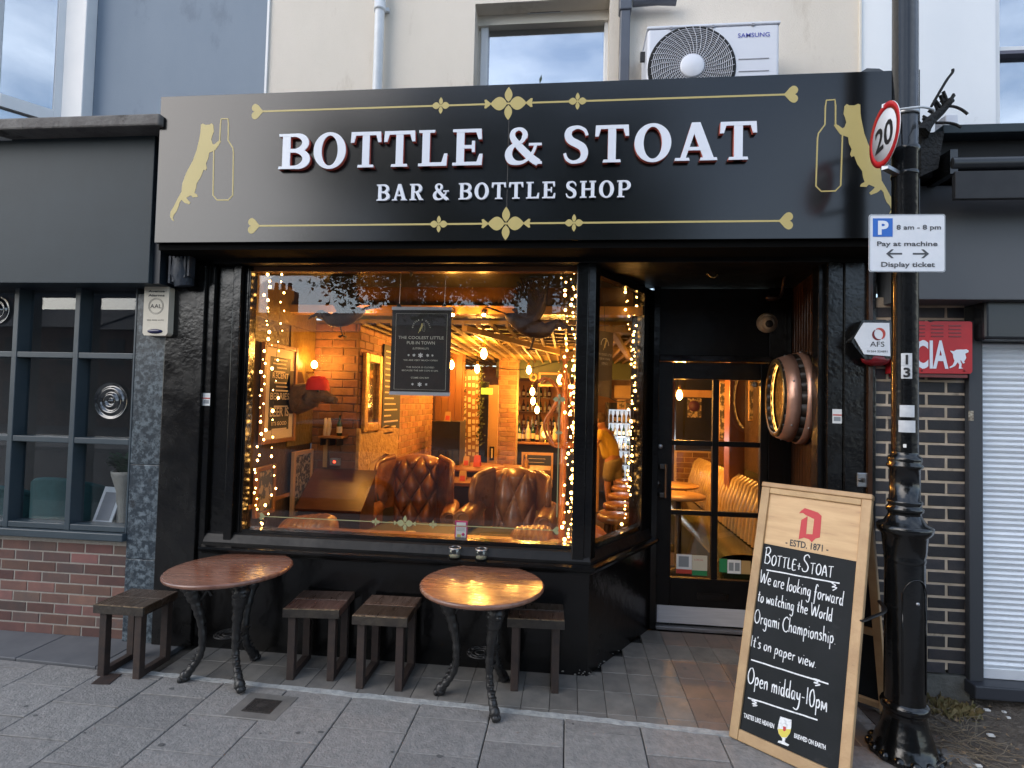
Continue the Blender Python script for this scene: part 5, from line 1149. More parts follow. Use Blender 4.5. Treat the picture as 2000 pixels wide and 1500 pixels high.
# ================================================================ pub interior
inr = thing('pub_room', 'amber lit pub room seen through the window and door', 'room', (-.2, 7, 0))
mat('floor_dark', (.06, .045, .035), .45, c2=(.045, .032, .025), sc=5, stretch=(8, 1, 1))
mat('ceiling_green', (.055, .085, .025), .5, c2=(.045, .07, .02), sc=3)
mat('soffit_gold', (.035, .016, .005), .36, c2=(.09, .042, .010), sc=2.2, bump=.5, bsc=9, bdist=.02, rvar=.1)
mat('panel_brown', (.045, .028, .016), .35, c2=(.075, .045, .022), sc=3, bump=.5, bsc=30)
mat('panel_olive', (.22, .15, .035), .3, c2=(.13, .08, .02), sc=2.5, bump=.6, bsc=26, bdist=.01)
mat('lath', (.27, .18, .06), .55, c2=(.20, .13, .045), sc=10, rand=.15)
mat('plaster_gold', (.50, .32, .12), .7, c2=(.30, .17, .06), sc=12, bump=1, bsc=24, bdist=.02)
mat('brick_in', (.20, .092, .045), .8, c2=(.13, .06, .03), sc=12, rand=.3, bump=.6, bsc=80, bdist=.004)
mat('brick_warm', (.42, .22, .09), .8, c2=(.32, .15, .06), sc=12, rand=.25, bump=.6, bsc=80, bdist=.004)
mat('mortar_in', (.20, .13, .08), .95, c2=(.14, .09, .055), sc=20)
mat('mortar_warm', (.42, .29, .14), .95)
mat('leather', (.30, .125, .04), .34, c2=(.15, .058, .02), sc=8, bump=.15, bsc=90, bdist=.002, rvar=.07, coat=.2)
mat('leather_green', (.045, .055, .022), .25, c2=(.03, .04, .016), sc=6, bump=.15, bsc=90, bdist=.002)
mat('dark_wood', (.06, .028, .012), .35, c2=(.035, .016, .008), sc=6, stretch=(1, 1, .2))
mat('mid_wood', (.26, .12, .04), .38, c2=(.18, .075, .025), sc=6, stretch=(1, 1, .15), rand=.15)
mat('pale_wood', (.50, .30, .13), .45, c2=(.42, .24, .10), sc=6, stretch=(1, 1, .2))
mat('black_panel', (.012, .013, .011), .3)
mat('board_black', (.02, .022, .018), .6)
mat('gilt', (.55, .33, .08), .35, metal=.7, c2=(.38, .2, .04), sc=40, bump=1, bsc=45, bdist=.01)
mat('mirror', (.55, .5, .4), .05, metal=1)
mat('chalk_warm', (.62, .50, .30), .6)
mat('red_hat', (.55, .012, .008), .7, bump=.3, bsc=90)
mat('fur', (.16, .095, .05), .85, c2=(.09, .055, .03), sc=18, bump=1, bsc=60, bdist=.01)
mat('crow_black', (.022, .012, .007), .55, c2=(.04, .02, .011), sc=14, bump=.6, bsc=30)
mat('orange_wood', (.50, .17, .035), .22, c2=(.40, .12, .025), sc=8, coat=.3)
mat('bottle_green', (.012, .045, .012), .12); mat('bottle_brown', (.07, .022, .005), .12); mat('bottle_clear', (.45, .40, .28), .12); mat('label_cream', (.6, .5, .33), .5)
XL = -2.37
YC = 4.85
cxr = at(700, 750, YC).x
XR = 2.25
YB = 11.2
ZC = 2.50
struct('floor', MB().prism([(XL-.3, W+.13), (.12, W+.13), (.66, 4.56), (XR+.2, 4.56), (XR+.2, YB+.3), (XL-.3, YB+.3)], -.02, .006), B_['floor_dark'])
MB().box(XL-.12, XL, W+.13, YC, 0, 2.74).build('side_wall', B_['panel_brown'], inr)
MB().box(XL+.001, XL+.014, W+.14, YC-.001, at(560, 640, W+.9).z-.0, 2.70).build('wall_panel', B_['panel_olive'], inr)
MB().box(XL+.001, XL+.010, 4.40, YC-.001, 1.35, at(560, 640, W+.9).z-.002).build('wall_panel', B_['panel_olive'], inr)
MB().box(XL+.015, XL+.03, W+.14, YC-.001, .93, .96).build('dado_rail', B_['mid_wood'], inr)
# window bay ceiling, bulkhead, beam
MB().prism([(XL, W+.131), (.13, W+.131), (.60, 4.42), (XL, 4.42)], 2.72, 2.739).build('bay_ceiling', B_['black_panel'], inr)
MB().box(XL, .60, 4.42, 4.50, ZC+.06, 2.739).build('bulkhead', B_['soffit_gold'], inr)
MB().box(XL, .58, 4.36, 4.50, ZC-.01, ZC+.059).build('beam', mat('beam_gold', (.42, .24, .06), .35, c2=(.3, .15, .04), sc=4), inr, bevel=.006)
MB().box(XL, XR, 4.601, YB, ZC+.02, ZC+.2).box(XL, .62, 4.501, 4.60, ZC+.02, ZC+.2).build('room_ceiling', B_['ceiling_green'], inr)
tl = thing('ceiling_trellis', 'pale timber lath trellis hung below the green pub ceiling', 'trellis', (0, 7, ZC-.06))
LM1 = MB().box(0, 3.9, 0, .035, 0, .03).mesh('cross_lath', B_['lath']); LM2 = MB().box(0, .022, 0, 5.6, 0, .028).mesh('long_lath', B_['lath'])
for k in range(19): link('cross_lath', LM1, tl, (-1.9, 4.75+k*.31, ZC-.035))
for k in range(30): link('long_lath', LM2, tl, (-1.86+k*.13, 4.72, ZC-.064))
for a, b2 in (((-.9, 4.6, ZC-.10), (.55, 8.6, ZC-.10)), ((.35, 4.55, ZC-.10), (.78, 7.2, ZC-.10)), ((.2, 4.55, ZC-.10), (1.6, 4.75, ZC-.10))): MB().bar(a, b2, .05, .05).build('brace', B_['lath'], tl)
# chimney breast (front) and long side wall
MB().box(XL, cxr-.012, YC+.012, YC+.4, 0, ZC).build('mortar_backing', B_['mortar_in'], inr)
cb = thing('brick_chimney', 'dark red brick chimney breast left of the gilt mirror', 'chimney breast', (-2.2, YC, 0))
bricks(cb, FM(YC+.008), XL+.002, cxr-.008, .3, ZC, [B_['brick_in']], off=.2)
MB().box(cxr-.3, cxr-.012, YC+.4, 7.7, 0, ZC).build('mortar_backing', B_['mortar_warm'], inr)
MSX = Matrix(((0, 0, 1, cxr-.008), (1, 0, 0, 0), (0, 1, 0, 0), (0, 0, 0, 1)))     # local x -> world y, local z -> +x
swl = thing('brick_side_wall', 'warm lit brick wall behind the menu chalkboard', 'wall', (cxr, 6.3, 0))
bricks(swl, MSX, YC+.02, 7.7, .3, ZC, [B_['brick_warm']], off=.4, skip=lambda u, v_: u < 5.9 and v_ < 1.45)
MB().prism([(YC+.01, 0.95), (5.0, .98), (5.2, 1.15), (5.6, 1.2), (6.0, 1.12), (6.05, 1.44), (5.6, 1.50), (5.3, 1.44), (YC+.01, 1.5)], .0, .03, MSX).build('plaster_mantel', B_['plaster_gold'], inr)
MB().box(cxr-.0, cxr+.006, YC+.02, 6.0, .0, .95).build('fireplace_void', B_['black_panel'], inr)
MB().box(cxr-.01, cxr+.05, YC-.01, YC+.06, 0, 1.1).build('fireplace_jamb', B_['plaster_gold'], inr)
# gilt mirror
t = thing('gilt_mirror', 'tall ornate gilt framed mirror on the chimney side', 'mirror', (cxr+.02, 5.2, 1.3))
p = [ax(713, 690, cxr+.03), ax(746, 693, cxr+.03), ax(746, 842, cxr+.03), ax(713, 842, cxr+.03)]; ym0, ym1 = p[0].y, p[1].y; zm0, zm1 = (p[2].z+p[3].z)/2, (p[0].z+p[1].z)/2
def xwall_box(y0, y1, z0, z1, x0, x1, name, m, par, bev=.004): return MB().box(x0, x1, y0, y1, z0, z1).build(name, m, par, bevel=bev)
fw = .09
for a in ((ym0, ym0+fw, zm0, zm1), (ym1-fw, ym1, zm0, zm1), (ym0+fw, ym1-fw, zm0, zm0+fw), (ym0+fw, ym1-fw, zm1-fw, zm1)): xwall_box(a[0]+.0005, a[1]-.0005, a[2]+.0005, a[3]-.0005, cxr+.005, cxr+.05, 'frame_side', B_['gilt'], t, .012)
xwall_box(ym0+fw, ym1-fw, zm0+fw, zm1-fw, cxr+.005, cxr+.012, 'mirror_glass', B_['mirror'], t, 0)
# menu chalkboard
t = thing('menu_board', 'black chalkboard menu with white lines between mirror and brick column', 'chalkboard', (cxr+.02, 5.8, 1.3))
a, b2 = ax(748, 700, cxr+.02), ax(782, 858, cxr+.02); xwall_box(ax(748, 780, cxr+.02).y, ax(782, 780, cxr+.02).y, b2.z, 2.35, cxr+.002, cxr+.02, 'board', B_['board_black'], t)
y0, y1 = ax(748, 780, cxr+.02).y, ax(782, 780, cxr+.02).y; b = MB()
for k in range(15):
    z = 2.28-k*.062; b.box(cxr+.0205, cxr+.022, y0+.05, y0+.05+(y1-y0)*rnd.uniform(.3, .8), z-.008, z+.008)
b.build('chalk_writing', B_['chalk_warm'], t)
# --- pictures on the left wall
def wall_pic(c4, X, lab, mf, mi, mount=0, name='framed_poster', cat='poster'):
    P = [ax(a, b2, X) for a, b2 in c4]; y0 = (P[0].y+P[3].y)/2; y1 = (P[1].y+P[2].y)/2; z1 = (P[0].z+P[1].z)/2; z0 = (P[2].z+P[3].z)/2
    t = thing(name, lab, cat, (X, (y0+y1)/2, z0)); f = .035
    for a in ((y0, y0+f, z0, z1), (y1-f, y1, z0, z1), (y0+f, y1-f, z0, z0+f), (y0+f, y1-f, z1-f, z1)): xwall_box(a[0]+.0005, a[1]-.0005, a[2]+.0005, a[3]-.0005, X-.02, X+.012, 'frame_side', mf, t)
    xwall_box(y0+f, y1-f, z0+f, z1-f, X-.02, X-.002, 'mount', B_['chalk_warm'] if mount else mi, t, 0)
    if mount: xwall_box(y0+f+mount, y1-f-mount, z0+f+mount, z1-f-mount, X-.0015, X+.0, 'print', mi, t, 0)
    return t, y0, y1, z0, z1
Xp = XL+.045
t, y0, y1, z0, z1 = wall_pic([(516, 655), (583, 690), (572, 862), (508, 868)], Xp, 'large framed black beer poster with pale mount on the left wall', B_['mid_wood'], B_['board_black'], .07)
MY = Matrix(((0, 0, 1, Xp+.0005), (1, 0, 0, 0), (0, 1, 0, 0), (0, 0, 0, 1)))
ym = (y0+y1)/2; wy = (y1-y0)-.23
for s, zz_, hh, ww in (('GOOD', .90, .05, .6), ('PEOPLE', .82, .045, .9), ('DRINK', .74, .04, .8), ('RECENT', .655, .045, .85), ('BERRIES', .44, .055, 1), ('BEER IS', .27, .075, 1), ("IT'S GOOD", .18, .03, .8)):
    if s in ('GOOD', 'PEOPLE', 'DRINK'): continue
    text(s, MY @ Matrix.Translation((ym, z0+(z1-z0)*zz_, .001)), wy*ww, hh, B_['chalk_warm'], t, 'C', bold=.02)
b = MB()
for zz_ in (.84, .80, .76, .72, .61, .57, .53, .37, .14): b.box(Xp+.0008, Xp+.0016, ym-wy*rnd.uniform(.2, .45), ym+wy*rnd.uniform(.2, .45), z0+(z1-z0)*zz_-.006, z0+(z1-z0)*zz_+.006)
b.build('small_print', B_['chalk_warm'], t)
mat('print_sepia', (.06, .05, .035), .5, c2=(.42, .33, .2), sc=22, detail=8, ramp=(.48, .56))
mat('print_comic', (.32, .26, .18), .5, c2=(.07, .08, .09), sc=13, detail=5, ramp=(.46, .5))
wall_pic([(572, 880), (612, 879), (605, 1001), (570, 1003)], Xp, 'narrow framed engraving in a pale frame low on the left wall', B_['pale_wood'], B_['print_sepia'])
wall_pic([(499, 912), (539, 907), (534, 1003), (497, 1010)], Xp, 'small framed comic print behind the fairy lights', B_['mid_wood'], B_['print_comic'])
# --- mounted boar head with red hat
c = at(622, 772, 4.45); t = thing('mounted_boar_head', 'mounted brown boar head wearing a red hat on the left wall', 'animal head', (XL, c.y, c.z))
MB().prism([(c.y-.14, c.z-.16), (c.y+.14, c.z-.16), (c.y+.18, c.z+.05), (c.y+.1, c.z+.2), (c.y-.1, c.z+.2), (c.y-.18, c.z+.05)], 0, .03, Matrix(((0, 0, 1, XL+.015), (1, 0, 0, 0), (0, 1, 0, 0), (0, 0, 0, 1)))).build('shield', B_['dark_wood'], t, bevel=.01)
n0 = Vector((XL+.04, c.y+.02, c.z-.04)); h0 = at(618, 768, 4.40); s0 = at(655, 783, 4.32)
b = MB(); b.tube(crm([n0, n0.lerp(h0, .6), h0, h0.lerp(s0, .45), s0], 6), [.13, .13, .128, .125, .122, .118, .115, .112, .108, .104, .10, .095, .09, .082, .075, .068, .06, .054, .049, .045, .042, .04, .038, .035, .028][:25], 16); b.build('head', B_['fur'], t)
for sy in (-1, 1):
    e0 = h0+Vector((-.05, sy*.09, .0)); MB().add([e0, e0+Vector((0, sy*.05, -.02)), e0+Vector((-.02, sy*.10, -.13)), e0+Vector((-.03, sy*.03, -.09)), e0+Vector((-.04, 0, -.02))], [(0, 1, 2, 3, 4)]).build('ear', B_['fur'], t)
    MB().ell(h0.lerp(s0, .3)+Vector((0, sy*.075, .035)), .012, .012, .012, 8, 6).build('eye', B_['black_panel'], t)
hc = at(620, 762, 4.40); ht = thing('red_hat', 'red felt hat worn by the mounted boar head', 'hat', tuple(hc))
zt_h = at(620, 733, 4.40).z; MB().lathe([(.10, hc.z-.0), (.098, hc.z+.02), (.085, zt_h-.04), (.055, zt_h-.01), (0, zt_h)], 24, Matrix.Translation((hc.x, hc.y, 0))).build('crown', B_['red_hat'], ht)
# lamp cord and sconce by the hat
t = thing('wall_lamp', 'small amber wall lamp glowing above the red hat', 'lamp', (XL+.05, 4.68, 2.05))
MB().tube([(XL+.02, 4.68, 2.0), (XL+.08, 4.68, 2.0), (XL+.09, 4.68, 2.04)], .008, 6).build('arm', B_['brass'], t)
def bulb_mat():
    return MATS.get('filament_glow') or glow('filament_glow', (1, .55, .16), 22)
def point(name, loc, e, parent, col=(1, .43, .075), r=.04):
    e *= 1.35
    l = bpy.data.lights.new(name, 'POINT'); l.energy = e; l.color = col; l.shadow_soft_size = r; o = bpy.data.objects.new(name, l); COL.objects.link(o); o.parent = parent; o.location = Vector(loc)-WL[parent.name]; return o
MB().ell((XL+.09, 4.68, 2.07), .028, .028, .035, 10, 8).build('bulb', bulb_mat(), t)
point('lamp_light', (XL+.16, 4.66, 2.12), 4, t)
# shelf with tusks and bottle
c = at(648, 853, YC-.08); t = thing('wall_shelf', 'small brown shelf on the brick chimney breast', 'shelf', (c.x, YC-.05, c.z))
MB().box(at(626, 850, YC-.1).x, at(671, 850, YC-.1).x, YC-.15, YC+.005, c.z-.012, c.z+.008).build('board', B_['mid_wood'], t, bevel=.003)
for px_ in (633, 649, 665): x_ = at(px_, 860, YC-.05).x; MB().box(x_-.004, x_+.004, YC-.12, YC+.005, c.z-.08, c.z-.013).build('bracket', B_['black_panel'], t)
BOTM = {}
def bottle_obj(x, y, z, h, m, lab, group=None, label_m=None, cat='bottle', r=None):
    r = r or h*.13; key = (round(h, 2), m.name, label_m.name if label_m else '')
    if key not in BOTM:
        q = MB(); q.lathe([(0, 0), (r, .002), (r, h*.55), (r*.85, h*.62), (r*.38, h*.74), (r*.33, h*.97), (r*.4, h*.975), (r*.4, h), (0, h)], 12); 
        if label_m: q.lathe([(r+.001, h*.15), (r+.001, h*.45)], 12, cap=False, mi=1)
        BOTM[key] = q.mesh('bottle', [m, label_m or m])
    o = link('bottle', BOTM[key], None, (x, y, z)); return tag(o, lab, cat, group)
for px_ in (634, 641):
    c2 = at(px_, 848, YC-.08); q = MB(); q.tube(crm([(c2.x, YC-.08, c.z+.009), (c2.x+.01, YC-.08, c.z+.1), (c2.x+.005, YC-.08, c.z+.17)], 4), [.016, .018, .02, .02, .02, .018, .016, .014, .01], 8)
    tag(q.build('drinking_horn', B_['chalk_warm'], None, loc=(c2.x, YC-.08, c.z)), 'pale horn standing on the chimney shelf, %s of the pair' % ('left' if px_ < 640 else 'right'), 'horn')
bottle_obj(at(663, 840, YC-.07).x, YC-.07, c.z+.0085, .19, B_['bottle_green'], 'dark green bottle with cream label on the chimney shelf', None, B_['label_cream'])
# slanted lid desk
A, Bq, C2, D2_ = at(626, 1004, 4.5), at(730, 975, 4.55), at(700, 925, 5.0), at(628, 905, 5.0)
t = thing('slope_desk', 'reddish brown desk with sloping lid beside the left armchair', 'desk', ((A.x+Bq.x)/2, 4.7, 0))
zq = .95
q = MB(); lx_, rx2 = XL+.06, -1.72
q.prism([(4.48, .80), (4.84, 1.10), (4.84, 1.12), (4.47, .82)], lx_, rx2, Matrix(((0, 0, 1, 0), (1, 0, 0, 0), (0, 1, 0, 0), (0, 0, 0, 1)))); q.build('lid', mat('red_wood', (.10, .034, .016), .3, c2=(.07, .024, .012), sc=6, stretch=(1, 5, 1)), t)
q = MB(); q.prism([(4.50, .02), (4.84, .02), (4.84, 1.095), (4.50, .80)], lx_+.02, rx2-.02, Matrix(((0, 0, 1, 0), (1, 0, 0, 0), (0, 1, 0, 0), (0, 0, 0, 1)))); q.build('carcass', B_['dark_wood'], t)
# orange swing tag board on the chimney
c = at(632, 880, YC-.05); t = thing('tent_card', 'narrow orange printed card hanging below the chimney shelf', 'card', tuple(c))
MB().box(c.x-.018, c.x+.022, YC-.02, YC-.01, at(632, 912, YC).z, at(632, 858, YC).z).build('card', B_['print_tan'], t)
c = at(652, 903, YC-.05); t = thing('card_reader', 'grey box with red light on the chimney bricks', 'box', tuple(c)); MB().box(c.x-.045, c.x+.045, YC-.04, YC+.0, c.z-.03, c.z+.035).build('casing', B_['print_grey'], t, bevel=.004); MB().box(c.x-.01, c.x+.012, YC-.042, YC-.0405, c.z-.006, c.z+.012).build('light', glow('red_led', (1, .05, .02), 3), t)

# --- far end: planked partition, fridge, door, brick column, bar
YF = 7.7
def fbox(px0, py0, px1, py1, Y, d, name, m, par, bev=.003):
    a, b2 = at(px0, (py0+py1)/2, Y), at(px1, (py0+py1)/2, Y); z1 = at((px0+px1)/2, py0, Y).z; z0 = at((px0+px1)/2, py1, Y).z
    return MB().box(a.x, b2.x, Y, Y+d, max(z0, .007), z1).build(name, m, par, bevel=bev)
MB().box(cxr-.3, at(905, 800, YF+.12).x, YF+.1, YF+.2, 0, ZC).build('far_wall', B_['mid_wood'], inr)
x0 = cxr; xe = at(900, 800, YF).x; k = 0
pp = thing('plank_partition', 'dark stained vertical plank partition at the end of the brick wall', 'partition', ((x0+xe)/2, YF, 0))
while x0 < xe: MB().box(x0+.002, min(x0+.098, xe), YF+.06, YF+.099, .01, ZC-.01).build('plank', B_['mid_wood'], pp, bevel=.003); x0 += .1
fbox(836, 700, 846, 1000, YF-.02, .07, 'post', B_['dark_wood'], pp)
t = thing('black_cabinet', 'tall black cabinet with price card on top behind the left armchair', 'cabinet', tuple(at(870, 940, 7.0)))
fbox(842, 823, 897, 948, 7.0, .4, 'carcass', B_['black_panel'], t); 
for k in range(4): fbox(845+k*13, 880, 855+k*13, 938, 6.99, .008, 'door_panel', B_['board_black'], t)
def tent(px_, py_, hpx, Y, lab, m):
    c = at(px_, py_, Y); h = at(px_, py_-hpx, Y).z-c.z; w = h*.33; t = thing('tent_card', lab, 'card', tuple(c))
    q = MB(); q.add([(c.x-w, Y-.05, c.z), (c.x+w, Y-.05, c.z), (c.x+w*.85, Y, c.z+h), (c.x-w*.85, Y, c.z+h)], [(0, 1, 2, 3)]); q.add([(c.x-w, Y+.05, c.z), (c.x+w, Y+.05, c.z), (c.x+w*.85, Y+.001, c.z+h), (c.x-w*.85, Y+.001, c.z+h)], [(3, 2, 1, 0)])
    q.build('card', m, t); MB().add([(c.x-w*.7, Y-.0455, c.z+h*.15), (c.x+w*.7, Y-.0455, c.z+h*.15), (c.x+w*.6, Y-.022, c.z+h*.6), (c.x-w*.6, Y-.022, c.z+h*.6)], [(0, 1, 2, 3)]).build('printed_panel', B_['print_red'], t); return t
tent(875, 823, 19, 7.1, 'orange tent card standing on the black cabinet', B_['print_tan'])
tent(911, 911, 20, 6.85, 'orange tent card at the left end of the barrel table', B_['print_tan']); tent(932, 911, 22, 6.8, 'red tent card in the middle of the barrel table', B_['print_red'])
tent(904, 943, 24, 6.3, 'orange tent card on the low dark table', B_['print_tan'])
# letter board + ivy
t = thing('letter_board', 'tall dark board of pale vertical lettering wrapped in ivy', 'sign', tuple(at(915, 800, 7.9)))
fbox(901, 722, 936, 905, 7.9, .03, 'board', B_['mid_wood'], t)
q = MB(); Y = 7.895
for cx_ in (908, 917, 925, 932):
    yy = 735
    while yy < 890: a = at(cx_-2.6, yy, Y); b2 = at(cx_+2.4, yy+rnd.uniform(5, 11), Y); q.box(a.x, b2.x, Y-.004, Y, b2.z, a.z); yy += rnd.uniform(11, 16)
q.build('letter_block', B_['chalk_warm'], t)
q = MB()
for i in range(420):
    side = rnd.choice((0, 1)); cxp = (902 if side == 0 else 938)+rnd.gauss(0, 3.2); cyp = rnd.uniform(712, 870); p = at(cxp, cyp, 7.84); r_ = rnd.uniform(.012, .028); n_ = Vector((rnd.uniform(-1, 1), -1, rnd.uniform(-1, 1))).normalized(); u_ = n_.orthogonal().normalized(); v_ = n_.cross(u_)
    q.add([p-u_*r_, p-v_*r_*.6, p+u_*r_, p+v_*r_*.6], [(0, 1, 2, 3)])
tag(q.build('ivy', mat('ivy_leaf', (.05, .07, .02), .5, rand=.2)), 'ivy trailing down both sides of the letter board', 'plant', kind='stuff')
# inner glazed door with handle
t = thing('inner_door', 'half open timber inner door with dark glass and brass handle', 'door', tuple(at(955, 900, 8.3)))
fbox(936, 745, 953, 912, 8.3, .04, 'glazed_leaf', B_['black_panel'], t); fbox(953, 752, 972, 915, 8.25, .05, 'leaf', B_['pale_wood'], t)
fbox(956, 872, 965, 899, 8.235, .012, 'handle_plate', B_['black_panel'], t); fbox(959, 876, 962, 895, 8.215, .015, 'handle', B_['chalk_warm'], t)
t = thing('neon_sign', 'small green yellow glowing sign above the inner door', 'sign', tuple(at(951, 765, 7.6))); fbox(940, 758, 962, 770, 7.6, .02, 'panel', glow('lime_glow', (.55, .75, .04), .8), t)
YK = 8.6
MB().box(at(972, 800, YK).x, at(1009, 800, YK).x, YK+.012, YK+.3, 0, ZC).build('mortar_backing', B_['mortar_warm'], inr)
bk = thing('brick_column', 'warm lit brick column beside the bar', 'column', tuple(at(990, 960, YK)))
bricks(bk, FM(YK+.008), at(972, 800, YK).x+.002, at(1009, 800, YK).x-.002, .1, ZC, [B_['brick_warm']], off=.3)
MB().box(-2.5, XR+.2, YB, YB+.1, 0, ZC).build('back_wall', mat('back_brick', (.30, .13, .05), .8, c2=(.2, .08, .03), sc=6), inr)
MB().box(-1.2, XR, 9.0, 9.12, 2.18, ZC+.01).build('back_beam', mat('green_beam', (.06, .08, .03), .4), inr)
bar = thing('bar_counter', 'dark bar counter with wooden top and framed chalkboard front', 'bar', tuple(at(1080, 990, 9.0)))
YBr = 9.0; zb_ = at(1050, 864, YBr).z; xb0, xb1 = at(1009, 900, YBr).x, at(1160, 900, YBr).x
MB().box(xb0, xb1, YBr+.05, YBr+.7, .01, zb_-.04).build('front_panel', B_['black_panel'], bar)
MB().box(xb0-.02, xb1+.05, YBr-.03, YBr+.72, zb_-.039, zb_).build('bar_top', B_['mid_wood'], bar, bevel=.01)
fbox(1018, 884, 1080, 951, YBr+.0, .03, 'chalkboard_frame', B_['pale_wood'], bar); fbox(1022, 889, 1076, 947, YBr-.008, .006, 'chalkboard', B_['board_black'], bar)
q = MB()
for k in range(7): a = at(1026+rnd.uniform(0, 8), 895+k*7, YBr-.01); b2 = at(1055+rnd.uniform(0, 16), 897+k*7, YBr-.01); q.box(a.x, b2.x, YBr-.010, YBr-.0085, b2.z, a.z)
q.build('chalk_writing', B_['chalk_warm'], bar)
fbox(1165, 870, 1170, 1000, YBr-.02, .04, 'corner_strip', B_['pale_wood'], bar)
ORD = ('first', 'second', 'third', 'fourth', 'fifth', 'sixth', 'seventh', 'eighth', 'ninth', 'tenth', 'eleventh', 'twelfth')
bms = [B_['bottle_green'], B_['bottle_brown'], B_['bottle_clear']]
for k, px_ in enumerate((1014, 1022, 1031, 1040, 1049, 1058, 1066, 1075, 1084)):
    c = at(px_, 862, YBr+.15); bottle_obj(c.x, YBr+.12+.1*(k % 2), zb_+.001, (.30, .26, .33)[k % 3], bms[k % 3], '%s bottle from the left in the row on the bar top' % ORD[k], 'bottles on the bar top', B_['label_cream'])
# amber globe on the bar
c = at(1065, 848, YBr+.02); t = thing('globe_lamp', 'round glowing globe on the bar top among the bottles', 'lamp', (c.x, c.y, zb_)); MB().ell((c.x, c.y, c.z), .062, .062, .062, 16, 12).build('globe', glow('globe_glow', (1, .55, .12), 2.2), t); MB().lathe([(.04, zb_+.001), (.015, zb_+.015), (.015, c.z-.05)], 12, Matrix.Translation((c.x, c.y, 0))).build('stand', B_['brass'], t)
# back bar shelves
bs = thing('back_bar', 'wooden back bar shelving full of bottles', 'shelving', tuple(at(1050, 800, 10.4)))
YS = 10.6
for py_ in (775, 803, 832): p0, p1 = at(1006, py_, YS), at(1110, py_, YS); MB().box(p0.x, p1.x, YS, YS+.25, p0.z-.015, p0.z).build('shelf', B_['mid_wood'], bs)
fbox(1006, 735, 1010, 880, YS, .3, 'upright', B_['dark_wood'], bs); fbox(1050, 735, 1054, 880, YS, .3, 'upright', B_['dark_wood'], bs)
MB().box(at(1006, 800, YS).x, at(1110, 800, YS).x, YS+.28, YS+.3, .9, 2.2).build('back_panel', mat('amber_back', (.38, .16, .04), .6), bs)
for si, (py_, n_) in enumerate(((775, 8), (803, 11), (832, 11))):
    for k in range(n_):
        px_ = 1014+k*8.4; c = at(px_, py_, YS+.1)
        if abs(px_-1052) < 3: continue
        bottle_obj(c.x, YS+.12, at(1006, py_, YS).z+.001, (.2, .23, .19)[k % 3], bms[(k*2+n_) % 3], '%s bottle from the left on the %s shelf of the back bar' % (ORD[k], ('top', 'middle', 'bottom')[si]), 'bottles on the back bar', B_['label_cream'])
# frame above the bar
t = thing('framed_sign', 'long framed dark sign above the bar', 'sign', tuple(at(1075, 742, 8.9))); fbox(1052, 728, 1112, 755, 8.9, .03, 'frame', B_['pale_wood'], t); fbox(1056, 732, 1108, 751, 8.89, .009, 'panel', B_['board_black'], t)
c = at(1042, 737, 8.9); t = thing('rope_ring', 'pale round rope ring hanging above the bar', 'ring', tuple(c)); q = MB(); q.tube([(c.x+.05*math.cos(i*math.pi/10), 8.88, c.z+.05*math.sin(i*math.pi/10)) for i in range(20)], .02, 8, closed=True); q.build('ring', B_['pale_wood'], t)
# drinks fridge with lit bottles
fr = thing('drinks_fridge', 'tall glass fronted fridge of lit bottles behind the customer', 'fridge', tuple(at(1212, 940, 9.8)))
fx0, fx1 = at(1188, 860, 9.8).x, at(1243, 860, 9.8).x; fz0, fz1 = .45, at(1212, 800, 9.8).z
MB().box(fx0-.03, fx1+.03, 10.3, 10.36, .01, fz1+.12).box(fx0-.03, fx0, 9.8, 10.3, .01, fz1+.12).box(fx1, fx1+.03, 9.8, 10.3, .01, fz1+.12).box(fx0, fx1, 9.8, 10.3, fz1, fz1+.12).box(fx0, fx1, 9.8, 10.3, .01, fz0).build('casing', B_['black_panel'], fr)
MB().box(fx0+.01, fx1-.01, 10.27, 10.295, fz0, fz1).build('light_panel', glow('fridge_glow', (.78, .88, 1), .45), fr)
for k in range(5):
    z = fz0+.01+k*(fz1-fz0)/5; MB().box(fx0+.005, fx1-.005, 9.85, 10.26, z-.008, z).build('shelf', B_['steel'], fr)
    for j in range(6): x_ = fx0+.05+j*(fx1-fx0-.1)/5; bottle_obj(x_, 9.95+.02*(j % 2), z+.001, min(.24, (fz1-fz0)/5*.85), (B_['bottle_green'], B_['bottle_clear'], B_['bottle_brown'])[(j+k) % 3], '%s lit bottle from the left on the %s fridge shelf' % (ORD[j], ('lowest', 'second lowest', 'middle', 'second highest', 'highest')[k]), 'bottles in the fridge', B_['label_cream'])
point('fridge_light', ((fx0+fx1)/2, 9.75, 1.2), 2.5, fr, (.8, .9, 1))
# orange hanging banner + papers on the right
t = thing('menu_strip', 'orange lit board hanging above the fridge', 'sign', tuple(at(1225, 765, 9.3))); fbox(1200, 753, 1250, 778, 9.3, .03, 'board', B_['print_tan'], t)
for k, (a, b2, c2, d2, m) in enumerate(((1163, 742, 1190, 760, B_['chalk_warm']), (1206, 780, 1222, 800, B_['pale_wood']))):
    t = thing('framed_picture', ('pale framed picture left of the fridge', 'small wooden framed picture above the fridge')[k], 'picture', tuple(at(a, d2, 9.2))); fbox(a, b2, c2, d2, 9.2, .02, 'frame', m, t); fbox(a+3, b2+3, c2-3, d2-3, 9.19, .009, 'print', B_['print_sepia'], t)
# ceiling swags of cable
for k, (a, b2, c2) in enumerate((((905, 705), (1010, 722), (1110, 700)), ((1180, 770), (1210, 785), (1245, 775)))):
    P1 = [at(*a, 7.5), at(*b2, 7.6), at(*c2, 7.5)]; tag(MB().tube(crm(P1, 8), .006, 5).build('ceiling_cable', B_['black_panel']), ('dark cable swagged under the trellis', 'dark cable swagged above the fridge')[k], 'cable')

